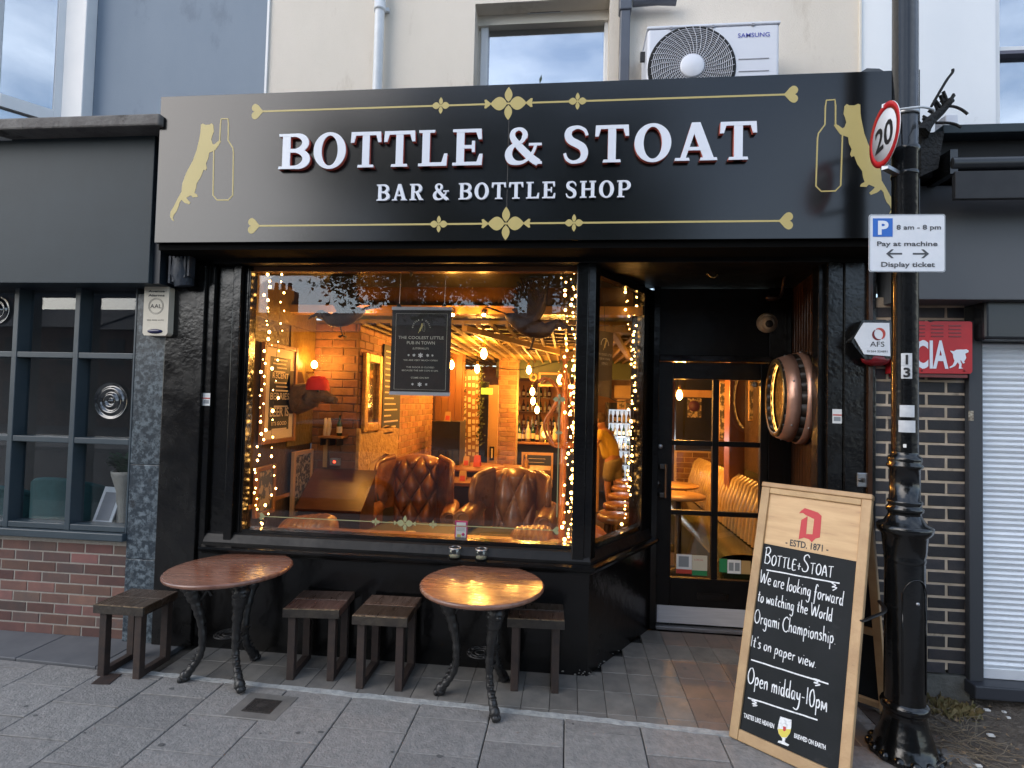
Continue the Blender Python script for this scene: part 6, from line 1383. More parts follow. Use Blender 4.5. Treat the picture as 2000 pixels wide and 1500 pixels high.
# --- hanging bulbs
def pendant(px_, py_, Y, lab, e):
    c = at(px_, py_, Y); t = thing('pendant_bulb', lab, 'light bulb', (c.x, c.y, c.z), 'hanging filament bulbs')
    MB().tube([(c.x, Y, c.z+.09), (c.x, Y, ZC+.02)], .004, 5).build('flex', B_['black_panel'], t)
    MB().lathe([(.016, .055), (.018, .06), (.018, .10), (.008, .112)], 12, Matrix.Translation(c)).build('lamp_holder', B_['brass'], t)
    MB().lathe([(0, -.065), (.018, -.058), (.034, -.03), (.037, -.005), (.030, .025), (.016, .05), (.014, .056)], 14, Matrix.Translation(c), cap=False).build('bulb', bulb_mat(), t)
    point('bulb_light', (c.x, c.y-.0, c.z), e, t, r=.05)
pendant(945, 690, 5.9, 'largest nearest hanging filament bulb below the trellis', 95)
pendant(932, 720, 7.6, 'hanging filament bulb just below left of the nearest one', 40)
pendant(882, 712, 7.2, 'hanging filament bulb at the right edge of the hanging poster', 26)
pendant(1033, 722, 7.9, 'hanging filament bulb left of the rope ring', 50)
pendant(1094, 741, 6.6, 'hanging filament bulb beside the bentwood coat stand top', 50)
pendant(1040, 764, 8.4, 'uppermost of the bulb cluster over the bar', 34)
pendant(1041, 783, 8.5, 'lower left bulb of the cluster over the bar', 20)
pendant(1049, 800, 8.7, 'lowest bulb of the cluster over the bar', 20)
pendant(1327, 771, 6.6, 'hanging filament bulb seen through the top left door pane', 95)
# beam spots
for k, px_ in enumerate((884, 945, 700)):
    c = at(px_, 612, 4.33); t = thing('beam_spotlight', ('small spotlight under the beam at the right edge of the hanging poster', 'small spotlight under the beam above the nearest bulb', 'small spotlight under the beam behind the leftmost raven')[k], 'spotlight', tuple(c))
    MB().lathe([(.02, -.02), (.024, .02), (.014, .035)], 12, Matrix.Translation((c.x, 4.34, c.z))).build('lamp_body', B_['brass'], t); MB().ell((c.x, 4.33, c.z-.012), .018, .018, .014, 10, 6).build('bulb', bulb_mat(), t)
    point('spot_light', (c.x, 4.26, c.z-.03), 2.5, t)
# --- leather armchairs
def tuft(u, v, nu, nv, d):
    a = u*nu+v*nv; b2 = u*nu-v*nv; return d*(abs(math.sin(math.pi*a/2))*abs(math.sin(math.pi*b2/2)))**.38
def wing_chair(lab, px0, px1, ptop, parm, Y, rz, plain=False):
    a, b2 = at(px0, 1000, Y), at(px1, 1000, Y); wd = b2.x-a.x; cx_ = (a.x+b2.x)/2; ztop = at((px0+px1)/2, ptop, Y).z; zarm = at((px0+px1)/2, parm, Y-.4).z
    t = thing('wing_armchair', lab, 'armchair', (0, 0, 0), 'button back leather armchairs'); bw_ = wd*.60; zs_ = .42
    def back(u, v): 
        x = (u-.5)*bw_*(1+.06*v); z = zs_+(ztop-zs_)*v; edge = (1-(2*u-1)**6); top = 1-max(0, (v-.88)/.12)**2
        y = .12+.14*v-tuft(u, v, 5 if not plain else 4, 5 if not plain else 3, .085 if not plain else .06)*edge*top-.05*edge*top; z -= .05*(2*u-1)**2*v; return (x, y, z)
    q = MB(); q.grid(lambda u, v: back(u, v), 60, 60)
    q.grid(lambda u, v: ((u-.5)*bw_*1.06, .12+.14+.16*v, back(u, 1)[2]+.02*math.sin(math.pi*min(1, v*1.2))-.1*v*v), 20, 5)
    q.build('backrest', B_['leather'], t)
    for s in (-1, 1):
        w_ = MB()
        def wing(u, v, s=s):
            # outward S curve from back edge forward
            z = zarm-.02+(ztop-zarm-.00)*v; f = math.sin(math.pi*min(1, (1-v)*.9+.12))
            x = s*(bw_*.5+.0+(wd*.5-bw_*.5)*math.sin(u*math.pi*.55)); y = .24-.34*u*(.55+.45*f)
            return (x, y-.02*v, z-.07*u*v)
        w_.grid(wing, 14, 14); w_.grid(lambda u, v, s=s: tuple(Vector(wing(u, v))+Vector((s*.045, .03, -.005))), 14, 14)
        ed = [Vector(wing(1, v/10))+Vector((s*.02, .01, 0)) for v in range(11)]+[Vector(wing(1-u/8, 1))+Vector((s*.02, .01, 0)) for u in range(1, 9)]
        w_.tube(ed, .030, 10); w_.build('wing', B_['leather'], t)
        r_ = MB(); xa = s*(wd*.5+.02); 
        r_.tube([(xa, .22, zarm), (xa, -.1, zarm+.005), (xa, -.40, zarm-.01), (xa, -.42, zarm-.01)], [.075, .078, .08, .07], 16)
        r_.box(xa-.055, xa+.05, -.38, .22, .12, zarm-.02); r_.build('arm', B_['leather'], t)
        sc_ = MB(); P = [(xa+(.07-.006*i)*math.cos(i*.5)*1, -.425, zarm-.01+(.07-.006*i)*math.sin(i*.5)) for i in range(11)]; sc_.tube(P, .006, 5); 
        for i in range(12): aa = i*.52; sc_.ell((xa+.072*math.cos(aa), -.422, zarm-.01+.072*math.sin(aa)), .006, .006, .006, 6, 4)
        sc_.build('arm_scroll', B_['leather'], t)
        MB().lathe([(.02, .007), (.035, .12)], 10, Matrix.Translation((xa, -.34, 0))).build('leg', B_['dark_wood'], t); MB().lathe([(.02, .007), (.03, .12)], 10, Matrix.Translation((xa, .25, 0))).build('leg', B_['dark_wood'], t)
    c_ = MB(); c_.grid(lambda u, v: ((u-.5)*bw_*1.15, -.42+.55*v, .40+.07*(math.sin(math.pi*u)*math.sin(math.pi*min(1, v+.1)))**.4), 20, 14); c_.build('seat_cushion', B_['leather'], t)
    MB().box(-wd*.5, wd*.5, -.42, .24, .121, .40).build('seat_base', B_['leather'], t, bevel=.02)
    t.location = (cx_, Y, 0); t.rotation_euler = (0, 0, rz)
wing_chair('taller deep buttoned brown leather wing armchair left of the pink card', 738, 876, 893, 1012, 5.5, R_(8))
wing_chair('broader brown leather wing armchair right of the pink card', 928, 1068, 921, 1018, 5.0, R_(-5), True)
# --- window seat sofa: arms and scalloped back
sofa = thing('window_sofa', 'brown leather chesterfield sofa backed against the window', 'sofa', (-1, 4.1, 0))
MB().box(-2.15, .02, 3.83, 3.98, .3, .80).build('back_frame', B_['leather'], sofa, bevel=.03)
zsc = at(840, 1056, 3.98).z
q = MB()
for k in range(18):
    x_ = -2.02+k*.118; q.ell((x_, 3.93, zsc-.055+.01*(k % 2)), .066, .075, .06, 12, 8)
q.build('scalloped_back', B_['leather'], sofa)
def roll_arm(px0, px1, py0, py1, Y, rot, lean):
    a, b2 = at(px0, (py0+py1)/2, Y), at(px1, (py0+py1)/2, Y); z1 = at((px0+px1)/2, py0, Y).z; r = .13; c = Vector(((a.x+b2.x)/2, Y+.12, z1-r)); L_ = (b2.x-a.x)
    q = MB()
    def f(u, v):
        t_ = -1+2*u; e = (1-abs(t_)**3)**.5*.25+.75*(1-abs(t_)**8); rr_ = r*e*(1+.07*abs(math.sin(t_*13+v*4))**.6); aa = 2*math.pi*v
        return (c.x+t_*L_*.52, c.y+rr_*math.cos(aa)*1.3, c.z+rr_*math.sin(aa)+lean*t_)
    q.grid(f, 70, 24); q.build('rolled_arm', B_['leather'], sofa)
roll_arm(530, 642, 1014, 1048, 3.95, 0, .03)
roll_arm(990, 1082, 1036, 1072, 3.92, 0, .015)
MB().box(-2.2, .15, 3.98, 4.4, .2, .45).build('seat_base', B_['leather'], sofa, bevel=.03)
# --- low table with runner
tt = thing('games_table', 'low pub table with dark printed top in front of the armchairs', 'table', (-.9, 4.62, 0)); zt2_ = .66
xa, xb = at(745, 1045, 4.8).x, at(1000, 1050, 4.5).x
MB().prism([(xa-.05, 4.38), (xb, 4.34), (xb-.02, 4.86), (xa+.05, 4.88)], zt2_-.025, zt2_).build('table_top', mat('runner', (.035, .04, .02), .5, c2=(.05, .055, .025), sc=5), tt, bevel=.004)
for x_, y_ in ((xa+.08, 4.45), (xb-.08, 4.42), (xb-.1, 4.8), (xa+.1, 4.82)): MB().box(x_-.025, x_+.025, y_-.025, y_+.025, .007, zt2_-.026).build('leg', B_['dark_wood'], tt)
q = at(965, 1054, 4.45); MB().ribbon([(q.x-.13, 4.40), (q.x+.13, 4.40), (q.x+.13, 4.56), (q.x-.13, 4.56)], .012, zt2_+.0005, zt2_+.002, closed=True).build('printed_border', B_['print_tan'], tt)
for k, (px_, py_) in enumerate(((801, 1041), (876, 1047), (921, 1050), (972, 1052))):
    p = gr(px_, py_, zt2_); o = MB().lathe([(0, 0), (.05, 0), (.05, .004), (0, .004)], 24, Matrix.Translation((p.x, p.y, zt2_+.003))).build('coaster', B_['chalk_warm'], None, loc=(p.x, p.y, zt2_+.003)); tag(o, ('pale round coaster leftmost on the low table', 'pale round coaster left of the pink card', 'pale round coaster right of the pink card', 'pale round coaster inside the printed border')[k], 'coaster')
# pink card
p, q2 = at(888, 1054, 3.84), at(913, 1018, 3.84); t = thing('pink_card', 'pink bordered notice card standing in the window', 'card', (p.x, 3.84, p.z))
MB().box(p.x, q2.x, 3.84, 3.846, p.z, q2.z).build('card', B_['print_pink'], t); w_, h_ = q2.x-p.x, q2.z-p.z
MB().box(p.x+w_*.08, q2.x-w_*.08, 3.8385, 3.8395, p.z+h_*.08, p.z+h_*.68).build('printed_panel', B_['paper'], t); MB().box(p.x+w_*.12, q2.x-w_*.12, 3.8385, 3.8395, p.z+h_*.74, p.z+h_*.92).build('printed_panel', B_['paper'], t)
MB().lathe([(w_*.13, .0), (w_*.13, .001), (0, .001)], 16, FM(3.8384, p.x+w_*.68, p.z+h_*.30)).build('printed_spot', B_['print_pink'], t)
MB().box(p.x+w_*.2, p.x+w_*.5, 3.837, 3.8384, p.z+h_*.15, p.z+h_*.3).build('printed_spot', B_['print_yellow'], t)
for k in range(3): MB().box(p.x+w_*.15, p.x+w_*.8, 3.837, 3.8384, p.z+h_*(.62-.07*k), p.z+h_*(.64-.07*k)).build('printed_line', B_['print_grey'], t)
# barrel table + low bench behind the chairs
t = thing('barrel_table', 'round topped barrel table with two cards behind the right armchair', 'table', tuple(at(922, 1000, 6.9)))
c = at(922, 911, 6.9); MB().lathe([(0, c.z-.03), (.40, c.z-.03), (.42, c.z-.015), (.42, c.z), (0, c.z)], 40, Matrix.Translation((c.x, 6.95, 0))).build('table_top', B_['mid_wood'], t); MB().lathe([(.26, .01), (.31, c.z*.5), (.26, c.z-.031)], 24, Matrix.Translation((c.x, 6.95, 0))).build('barrel_body', B_['dark_wood'], t)
t = thing('low_table', 'low dark wooden table between the two armchairs', 'table', tuple(at(900, 1000, 6.3))); fbox(872, 943, 925, 950, 6.1, .5, 'table_top', B_['mid_wood'], t); fbox(876, 951, 921, 990, 6.2, .3, 'base', B_['dark_wood'], t)
t = thing('side_table', 'long wooden side table right of the barrel table', 'table', tuple(at(1010, 1000, 7.4))); fbox(975, 917, 1075, 924, 7.0, .5, 'table_top', B_['mid_wood'], t); fbox(1065, 925, 1072, 1000, 7.1, .05, 'leg', B_['dark_wood'], t)
c = at(1027, 914, 7.1); t = thing('figurine', 'small bronze figurine on the side table', 'figurine', tuple(c)); MB().lathe([(.05, 0), (.055, .02), (.03, .05), (.035, .09), (.015, .13), (.02, .16), (0, .18)], 12, Matrix.Translation(c)).build('body', B_['gilt'], t)
# --- bentwood coat stand
cs = thing('coat_stand', 'glossy orange brown bentwood coat stand at the right side of the window', 'coat stand', tuple(gr(1096, 1200, 0)))
Yc = 4.0; P = [at(1096, y, Yc) for y in (1068, 985, 905, 860, 780, 760)]; x_c = P[0].x
q = MB(); q.lathe([(.026, P[0].z-.8), (.026, P[1].z-.01), (.031, P[1].z), (.026, P[1].z+.01), (.024, P[2].z-.01), (.030, P[2].z), (.024, P[2].z+.01), (.022, P[4].z), (.016, P[5].z+.2), (.03, P[5].z+.22), (.02, P[5].z+.26), (0, P[5].z+.27)], 20, Matrix.Translation((x_c, Yc, 0))); q.build('pole', B_['orange_wood'], cs)
for a in (.3, 1.4, 2.5, 3.5, 4.6, 5.6):
    ca, sa = math.cos(a), math.sin(a); z = P[3].z
    MB().tube(crm([(x_c+.02*ca, Yc+.02*sa, z-.05), (x_c+.10*ca, Yc+.10*sa, z-.02), (x_c+.15*ca, Yc+.15*sa, z+.12), (x_c+.08*ca, Yc+.08*sa, z+.25), (x_c+.05*ca, Yc+.05*sa, z+.36), (x_c+.14*ca, Yc+.14*sa, z+.45), (x_c+.2*ca, Yc+.2*sa, z+.42)], 5), .011, 8).build('hook', B_['orange_wood'], cs)
c = at(1080, 1062, 3.95); t = thing('round_tray', 'glowing orange round tray at the foot of the coat stand', 'tray', tuple(c)); MB().lathe([(0, 0), (.14, 0), (.15, .02), (.145, .02), (.135, .006), (0, .006)], 32, Matrix.Translation((x_c, 4.02, c.z-.01))).build('tray', B_['orange_wood'], t)
c = at(1157, 1075, 4.15); t = thing('round_cushion', 'orange round cushion in the corner of the splayed window', 'cushion', tuple(c)); MB().ell((c.x+.0, 4.2, c.z+.03), .13, .10, .15, 24, 14).build('cushion', mat('orange_cloth', (.5, .12, .02), .7), t)

# --- ravens hanging in the window
def raven(lab, c, s, rz, wing2=True):
    t = thing('hanging_raven', lab, 'stuffed bird', tuple(c)); 
    M = Matrix.Translation(c) @ Matrix.Rotation(rz, 4, 'Z') @ Matrix.Scale(s, 4)
    b = MB(); b.tube(crm([(-.22, 0, .10), (-.12, 0, .05), (0, 0, 0), (.10, 0, -.02), (.16, 0, .02), (.19, 0, .03)], 4), [.018, .03, .045, .055, .065, .075, .08, .082, .082, .08, .075, .07, .064, .056, .048, .044, .04, .036, .034, .032, .03][:21], 14, M=M); b.build('body', B_['crow_black'], t)
    b = MB(); b.ell((.20, 0, .03), .05, .042, .042, 14, 10, M); b.build('head', B_['crow_black'], t)
    b = MB(); b.tube([(.23, 0, .03), (.28, 0, .005), (.32, 0, -.03)], [.02, .014, .003], 8, M=M); b.build('beak', B_['crow_black'], t)
    for sg in (1, -1):
        b = MB(); S = Vector((.0, sg*.04, .05)); Wr = Vector((.10, sg*.08, .26)); n = 15
        for k in range(n):
            u = k/(n-1); a = R_(86+78*u**1.1); L_ = (.36-.10*u-.10*u*u); base = S.lerp(Wr, 1-u)
            d = Vector((math.cos(a), sg*.10*(1-u), math.sin(a))).normalized(); tip = base+d*L_; w = .024; sd_ = Vector((-d.z, 0, d.x)).normalized()*w; off = Vector((0, sg*.003*k, 0))
            b.add([base-sd_*.4+off, base+sd_*.4+off, base+d*L_*.6+sd_*.9+off, tip+sd_*.3+off, tip-sd_*.3+off, base+d*L_*.6-sd_*.9+off], [(0, 1, 2, 3, 4, 5)], M=M); b.tube([base+off, tip+off], .0025, 4, M=M)
        b.tube([S, S.lerp(Wr, .5)+Vector((.02, 0, 0)), Wr], [.04, .03, .012], 8, M=M)
        for k in range(9): q = S.lerp(Wr, k/9); b.ell(q+Vector((-.02, 0, 0)), .035, .012, .03, 8, 6, M)
        b.build('wing', B_['crow_black'], t)
    b = MB()
    for k in range(7): b.add([(-.18, -.02+.006*k, .09), (-.16, .0+.006*k, .10), (-.38, -.06+.02*k, .16+.004*k), (-.385, -.08+.02*k, .15+.004*k)], [(0, 1, 2, 3)], M=M)
    b.build('tail', B_['crow_black'], t)
    b = MB()
    for sg in (-1, 1):
        b.tube([(.02, sg*.03, -.06), (.0, sg*.03, -.13), (-.01, sg*.03, -.17)], .006, 5, M=M)
        for a in (-.6, 0, .6, 3.1): b.tube([(-.01, sg*.03, -.17), (-.01+.04*math.cos(a), sg*.03+.04*math.sin(a), -.185)], .005, 4, M=M)
    b.build('claw', B_['crow_black'], t)
    MB().tube([M @ Vector((0, 0, .08)), Vector((c[0], c[1], 2.71))], .0015, 4).build('hanging_thread', B_['black_panel'], t)
c = at(1040, 640, 4.15); raven('black raven with raised wings hanging right of the poster', c, .95, R_(0))
c = at(668, 622, 4.15); raven('black raven with raised wings hanging at the left of the poster', c, .8, R_(200))

# --- hanging poster
YP = 3.87; A, Bq, Cq, Dq = at(761, 770, YP), at(877, 768, YP), at(762, 600, YP), at(879, 595, YP)
wP = (Bq.x-A.x+Dq.x-Cq.x)/2; hP = (Cq.z-A.z+Dq.z-Bq.z)/2; t = thing('hanging_poster', 'black hanging poster with cream lettering in silver rails inside the window', 'poster', (A.x+wP/2, YP, A.z))
ang = math.atan2(Dq.z-Cq.z+Bq.z-A.z, 2*wP)
MP = FM(YP, A.x, A.z); mat('poster_black', (.009, .008, .008), .6); mat('poster_cream', (.52, .50, .42), .6); mat('silver_rail', (.55, .57, .62), .3, metal=.35)
CR = B_['poster_cream']
MB().box(0, wP, -.002, 0, -.0, 0, Matrix.Identity(4)) if False else None
MB().prism([(0, .02), (wP, .02), (wP, hP-.02), (0, hP-.02)], -.002, 0, MP).build('poster_sheet', B_['poster_black'], t)
MB().prism([(-.003, -.004), (wP+.003, -.004), (wP+.003, .022), (-.003, .022)], -.006, .004, MP).build('rail', B_['silver_rail'], t, bevel=.003); MB().prism([(-.003, hP-.022), (wP+.003, hP-.022), (wP+.003, hP+.002), (-.003, hP+.002)], -.006, .004, MP).build('rail', B_['silver_rail'], t, bevel=.003)
MB().ribbon([(wP*.07, hP*.06), (wP*.93, hP*.06), (wP*.93, hP*.925), (wP*.07, hP*.925)], .0028, .0004, .001, MP, closed=True).build('printed_border', CR, t)
def pt(s, v_, w_, h_): text(s, MP @ Matrix.Translation((wP/2, hP*v_, .0008)), wP*w_, hP*h_, CR, t, 'C', bold=.012)
pt('THE COOLEST LITTLE', .635, .76, .034); pt('PUB IN TOWN', .575, .47, .036); pt('(LITERALLY)', .518, .27, .022)
pt('WE ARE VERY MUCH OPEN', .385, .57, .018); pt('THE DOOR IS CLOSED', .305, .47, .018); pt('BECAUSE THE AIR CON IS ON.', .268, .61, .018); pt('COME ON IN!!', .185, .30, .020)
def flake(cx_, cz_, r_, name='snowflake'):
    b = MB(); e = 0
    for k in range(3):
        a = k*math.pi/3+.5; e += .0002; b.ribbon([(cx_-r_*math.cos(a), cz_-r_*math.sin(a)), (cx_+r_*math.cos(a), cz_+r_*math.sin(a))], r_*.34, .0004, .001+e, MP)
    for k in range(6): a = k*math.pi/3+.5; e += .0001; b.prism([(cx_+r_*(.7*math.cos(a)+.3*math.cos(a+q)), cz_+r_*(.7*math.sin(a)+.3*math.sin(a+q))) for q in (0, 1.57, 3.14, 4.71)], .0004, .001+e, MP)
    b.build(name, B_['paper'], t)
for u, r_ in ((.30, .008), (.39, .011), (.50, .018), (.62, .011), (.70, .008)): flake(wP*u, hP*.45, r_)
for u, r_ in ((.38, .009), (.50, .016), (.61, .009)): flake(wP*u, hP*.12, r_)
# arched name and small stoat
cxp, czp = wP*.5, hP*.755; ra_ = wP*.135
s = 'BOTTLE & STOAT'
for i, ch in enumerate(s):
    if ch == ' ': continue
    a = R_(172-164*i/(len(s)-1)); Mi = MP @ Matrix.Translation((cxp+ra_*math.cos(a), czp+ra_*math.sin(a), .0008)) @ Matrix.Rotation(a-math.pi/2, 4, 'Z'); text(ch, Mi, .009, .011, CR, t, 'C', bold=.02)
sx0_, sx1_ = min(p[0] for p in stoat), max(p[0] for p in stoat); sz0_, sz1_ = min(p[1] for p in stoat), max(p[1] for p in stoat); k = hP*.115/(sz1_-sz0_)
MB().prism([(cxp-.022+(p[0]-sx0_)*k, hP*.70+(p[1]-sz0_)*k) for p in stoat], .0004, .0012, MP).build('stoat_motif', B_['gold_vinyl'], t)
MB().ribbon([(cxp-.022+(p[0]-sx0_)*k, hP*.70+(p[1]-sz0_)*k) for p in bottle], .0015, .0004, .001, MP, closed=True).build('bottle_motif', CR, t)
for px_ in (780, 868):
    a = at(px_, 597, YP); MB().tube([(a.x, YP, a.z), (a.x+.004, YP, 2.71)], .0025, 5).build('hanging_cord', B_['silver_rail'], t); MB().prism([(a.x-.018, a.z-.008), (a.x+.018, a.z-.008), (a.x+.006, a.z+.014), (a.x-.006, a.z+.014)], 0, .008, FM(YP-.005)).build('bulldog_clip', B_['black_panel'], t)
# second poster in the splay
Y2 = 4.3; p0, p1 = at(1164, 700, Y2-.05), at(1197, 700, Y2+.12); t = thing('hanging_poster', 'brown black poster hanging inside the splayed window', 'poster', (p0.x, Y2, 1.9))
za, zb3 = at(1180, 772, Y2).z, at(1180, 646, Y2).z; Mq = pl((p0.x, p0.y, za), (p1.x-p0.x, p1.y-p0.y, 0), (0, 0, 1)); wq = math.hypot(p1.x-p0.x, p1.y-p0.y); hq = zb3-za
MB().prism([(0, 0), (wq*.95, -.02), (wq, hq), (0, hq)], -.002, 0, Mq).build('poster_sheet', mat('poster_brown', (.05, .03, .018), .5), t)
for s, v_, w_ in (('THE COOLEST LITTLE', .62, .8), ('PUB IN TOWN', .55, .6), ('(LITERALLY)', .48, .35)): text(s, Mq @ Matrix.Translation((wq/2, hq*v_, .001)), wq*w_, .018, CR, t, 'C')
MB().ribbon([(wq*.5+.05*math.cos(a), hq*.78+.055*math.sin(a)) for a in [i*math.pi/12 for i in range(13)]], .006, .0003, .001, Mq).build('printed_arch', CR, t)
k2 = .10/(sz1_-sz0_); MB().prism([(wq*.5-.02+(p[0]-sx0_)*k2, hq*.70+(p[1]-sz0_)*k2) for p in stoat], .0004, .0012, Mq).build('stoat_motif', B_['gold_vinyl'], t)
MB().tube([Mq @ Vector((wq*.5, hq, 0)), Mq @ Vector((wq*.4, hq+.25, 0)), (p0.x+.03, Y2, 2.71)], .002, 4).build('hanging_cord', B_['black_panel'], t)

# --- gold line printed on the window
gt_ = thing('window_decal', 'pale gold ruled line with ornaments printed low on the window glass', 'decal', (-1, gy_, .95))
FG = FM(gy_-.0004); zl = at(790, 1020, gy_); GD = mat('decal_gold', (.30, .30, .15), .6)
a_, b2 = at(508, 1016, gy_), at(1090, 1037, gy_); z = (at(620, 1015, gy_).z+at(950, 1028, gy_).z)/2
goldline(gt_, FG, a_.x, b2.x, z, [(at(791, 1020, gy_).x, True), (at(734, 1018, gy_).x, False), (at(846, 1022, gy_).x, False)], GD, w=.006, osz=(.075, .04))
gt2 = thing('window_decal', 'faint gold ruled line with ornaments printed at the top of the window glass', 'decal', (-1, gy_, 2.6))
z = at(800, 527, gy_).z; goldline(gt2, FG, a_.x, b2.x, z, [(at(804, 524, gy_).x, True), (at(860, 526, gy_).x, False)], mat('decal_dim', (.22, .13, .04), .6), w=.005, osz=(.07, .035))
# corner ornament drop near the coat stand
gt3 = thing('window_decal', 'vertical gold ornament drop printed on the right of the window glass', 'decal', tuple(at(1092, 880, gy_)))
x_ = at(1091, 850, gy_).x; MB().box(x_-.003, x_+.003, gy_-.0016, gy_-.0004, at(1091, 1010, gy_).z, at(1091, 790, gy_).z).build('gold_rule', GD, gt3); ornament(gt3, FG, x_, at(1091, 780, gy_).z, .055, False, GD).build('ornament_motif', GD, gt3); ornament(gt3, FG, x_, at(1091, 845, gy_).z, .035, False, GD).build('ornament_motif', GD, gt3)

# --- fairy lights
FB = MB(); FB.ell((0, 0, 0), .0068, .0068, .0078, 6, 4); FBM = FB.mesh('bulb', glow('fairy_glow', (1, .50, .12), 20)); 
def strand(lab, pts, n, jit, mapper, mult=1):
    P = crm([(*p, 0) for p in pts], 12); W3 = [mapper(p.x, p.y) for p in P]; t = thing('fairy_lights', lab, 'string lights', tuple(W3[0]), 'warm fairy light strings in the windows')
    MB().tube(W3, .0015, 4).build('cable', B_['black_panel'], t)
    L_ = [0]; 
    for a, b2 in zip(P[:-1], P[1:]): L_.append(L_[-1]+(b2-a).length)
    n = int(n*.8)
    for i in range(n):
        s = L_[-1]*(i+.5)/n; k = max(j for j in range(len(L_)) if L_[j] <= s); k = min(k, len(P)-2); f = (s-L_[k])/max(1e-6, L_[k+1]-L_[k]); p = P[k].lerp(P[k+1], f)
        w3 = mapper(p.x+rnd.gauss(0, jit), p.y+rnd.gauss(0, 2.5)); o = link('bulb', FBM, t, w3); s_ = rnd.choice((.5, .75, 1, 1, 1.5))*rnd.uniform(.85, 1.15); o.scale = (s_, s_, s_)
YM = lambda Y: (lambda x, y: at(x, y, Y))
strand('outer fairy light string down the left edge of the main window', [(526, 518), (522, 560), (523, 620), (524, 650), (518, 700), (514, 760), (512, 810), (508, 870), (502, 930), (500, 980), (508, 1030)], 52, 4.5, YM(3.80))
strand('inner fairy light string down the left edge of the main window', [(548, 524), (549, 570), (546, 620), (544, 650), (540, 700), (538, 740), (534, 800), (530, 860), (532, 920), (530, 975), (518, 1034)], 34, 5, YM(3.83))
strand('outer fairy light string down the right edge of the main window', [(1118, 520), (1122, 560), (1118, 600), (1122, 640), (1120, 700), (1118, 760), (1117, 830), (1116, 880), (1118, 950), (1114, 1000), (1112, 1060)], 64, 3.5, YM(3.80))
strand('inner fairy light string looping down the right edge of the main window', [(1098, 520), (1102, 565), (1106, 600), (1103, 650), (1106, 700), (1110, 740), (1113, 800), (1112, 850), (1108, 910), (1105, 960), (1104, 1020), (1106, 1062)], 52, 4.5, YM(3.84))
po = Vector((*sp(0, -.09), 0)); pn = Vector((snv.x, snv.y, 0)); SPM = lambda o_: (lambda x, y: hit(x, y, Vector((*sp(0, o_), 0)), pn))
strand('fairy light string along the top and down the far edge of the splayed window', [(1170, 522), (1190, 526), (1210, 542), (1232, 548), (1246, 560), (1244, 600), (1240, 640), (1240, 700), (1240, 760), (1238, 800), (1233, 850), (1234, 900), (1232, 950), (1226, 985), (1218, 1025)], 78, 3, SPM(-.09))
strand('shorter fairy light string inside the splayed window', [(1188, 524), (1205, 540), (1224, 550), (1224, 575), (1222, 600), (1226, 620), (1236, 645), (1236, 700), (1238, 770), (1232, 790), (1232, 840), (1228, 880), (1230, 920), (1224, 960)], 48, 3.5, SPM(-.11))

# --- bar stools
SM = None
for k, (px_, py_, Y) in enumerate(((1205, 1004, 5.3), (1212, 983, 6.0), (1218, 965, 6.7), (1222, 950, 7.4), (1226, 937, 8.1))):
    c = at(px_, py_, Y); h = c.z
    t = thing('bar_stool', ('nearest brown leather bar stool in the row', 'second bar stool of the row counted from the window', 'third bar stool of the row, in the middle', 'fourth bar stool of the row, next to the farthest', 'farthest bar stool near the drinks fridge')[k], 'bar stool', (c.x, Y, 0), 'brown leather bar stools')
    Ms = Matrix.Translation((c.x, Y, 0)); MB().lathe([(0, h-.07), (.17, h-.07), (.19, h-.045), (.185, h-.01), (.15, h), (0, h+.005)], 28, Ms).build('seat', B_['leather'], t)
    for a in (.8, 2.37, 3.94, 5.5): MB().bar((c.x+.12*math.cos(a), Y+.12*math.sin(a), h-.071), (c.x+.2*math.cos(a), Y+.2*math.sin(a), .007), .03, .03).build('leg', B_['dark_wood'], t)
    MB().tube([(c.x+.17*math.cos(i*.5236), Y+.17*math.sin(i*.5236), .25) for i in range(12)], .01, 6, closed=True).build('foot_ring', B_['dark_wood'], t)

# --- behind the door: bench, tables, brick wall, column
MB().box(XR, XR+.1, DY+.3, YB, 0, ZC).build('right_wall', B_['panel_brown'], inr)
t = thing('bench_seat', 'long green and tan leather bench with pleated back seen through the door', 'bench', (1.9, 6, 0))
xs0 = at(1400, 1040, 5.4).x
bx = 1.33
MB().box(bx, XR, 4.85, 8.6, .01, .46).build('seat_base', B_['leather_green'], t, bevel=.03)
q = MB(); q.grid(lambda u, v: (bx-.03+(1.80-bx)*u, 4.83+3.8*v, .46+.07*(math.sin(math.pi*min(1, u*1.1)))**.4), 12, 20); q.build('seat_cushion', B_['leather_green'], t)
q = MB()
for k in range(34):
    y = 4.9+k*.105; q.tube([(1.74, y, .50), (1.77, y+.01, .75), (1.84, y+.01, .98), (1.90, y+.01, 1.02)], .046, 8)
q.build('pleated_back', mat('leather_tan', (.42, .30, .12), .25, c2=(.32, .21, .08), sc=8), t)
MB().box(1.83, XR, 4.86, 8.6, .47, 1.0).build('back_frame', B_['leather_green'], t)
cp = thing('timber_column', 'square varnished timber column behind the right door panes', 'column', tuple(at(1440, 1010, 5.9))); 
a, b2 = at(1424, 880, 6.2), at(1455, 880, 6.2); MB().box(a.x, b2.x, 6.2, 6.4, .5, ZC+.01).build('shaft', mat('varnish', (.26, .095, .03), .3, c2=(.2, .07, .02), sc=6, stretch=(1, 1, .15)), cp, bevel=.01)
YW2 = 8.0
a, b2 = at(1322, 880, YW2), at(1410, 880, YW2); MB().box(a.x, b2.x, YW2+.012, YW2+.2, 0, at(1360, 882, YW2).z).build('mortar_backing', B_['mortar_warm'], inr)
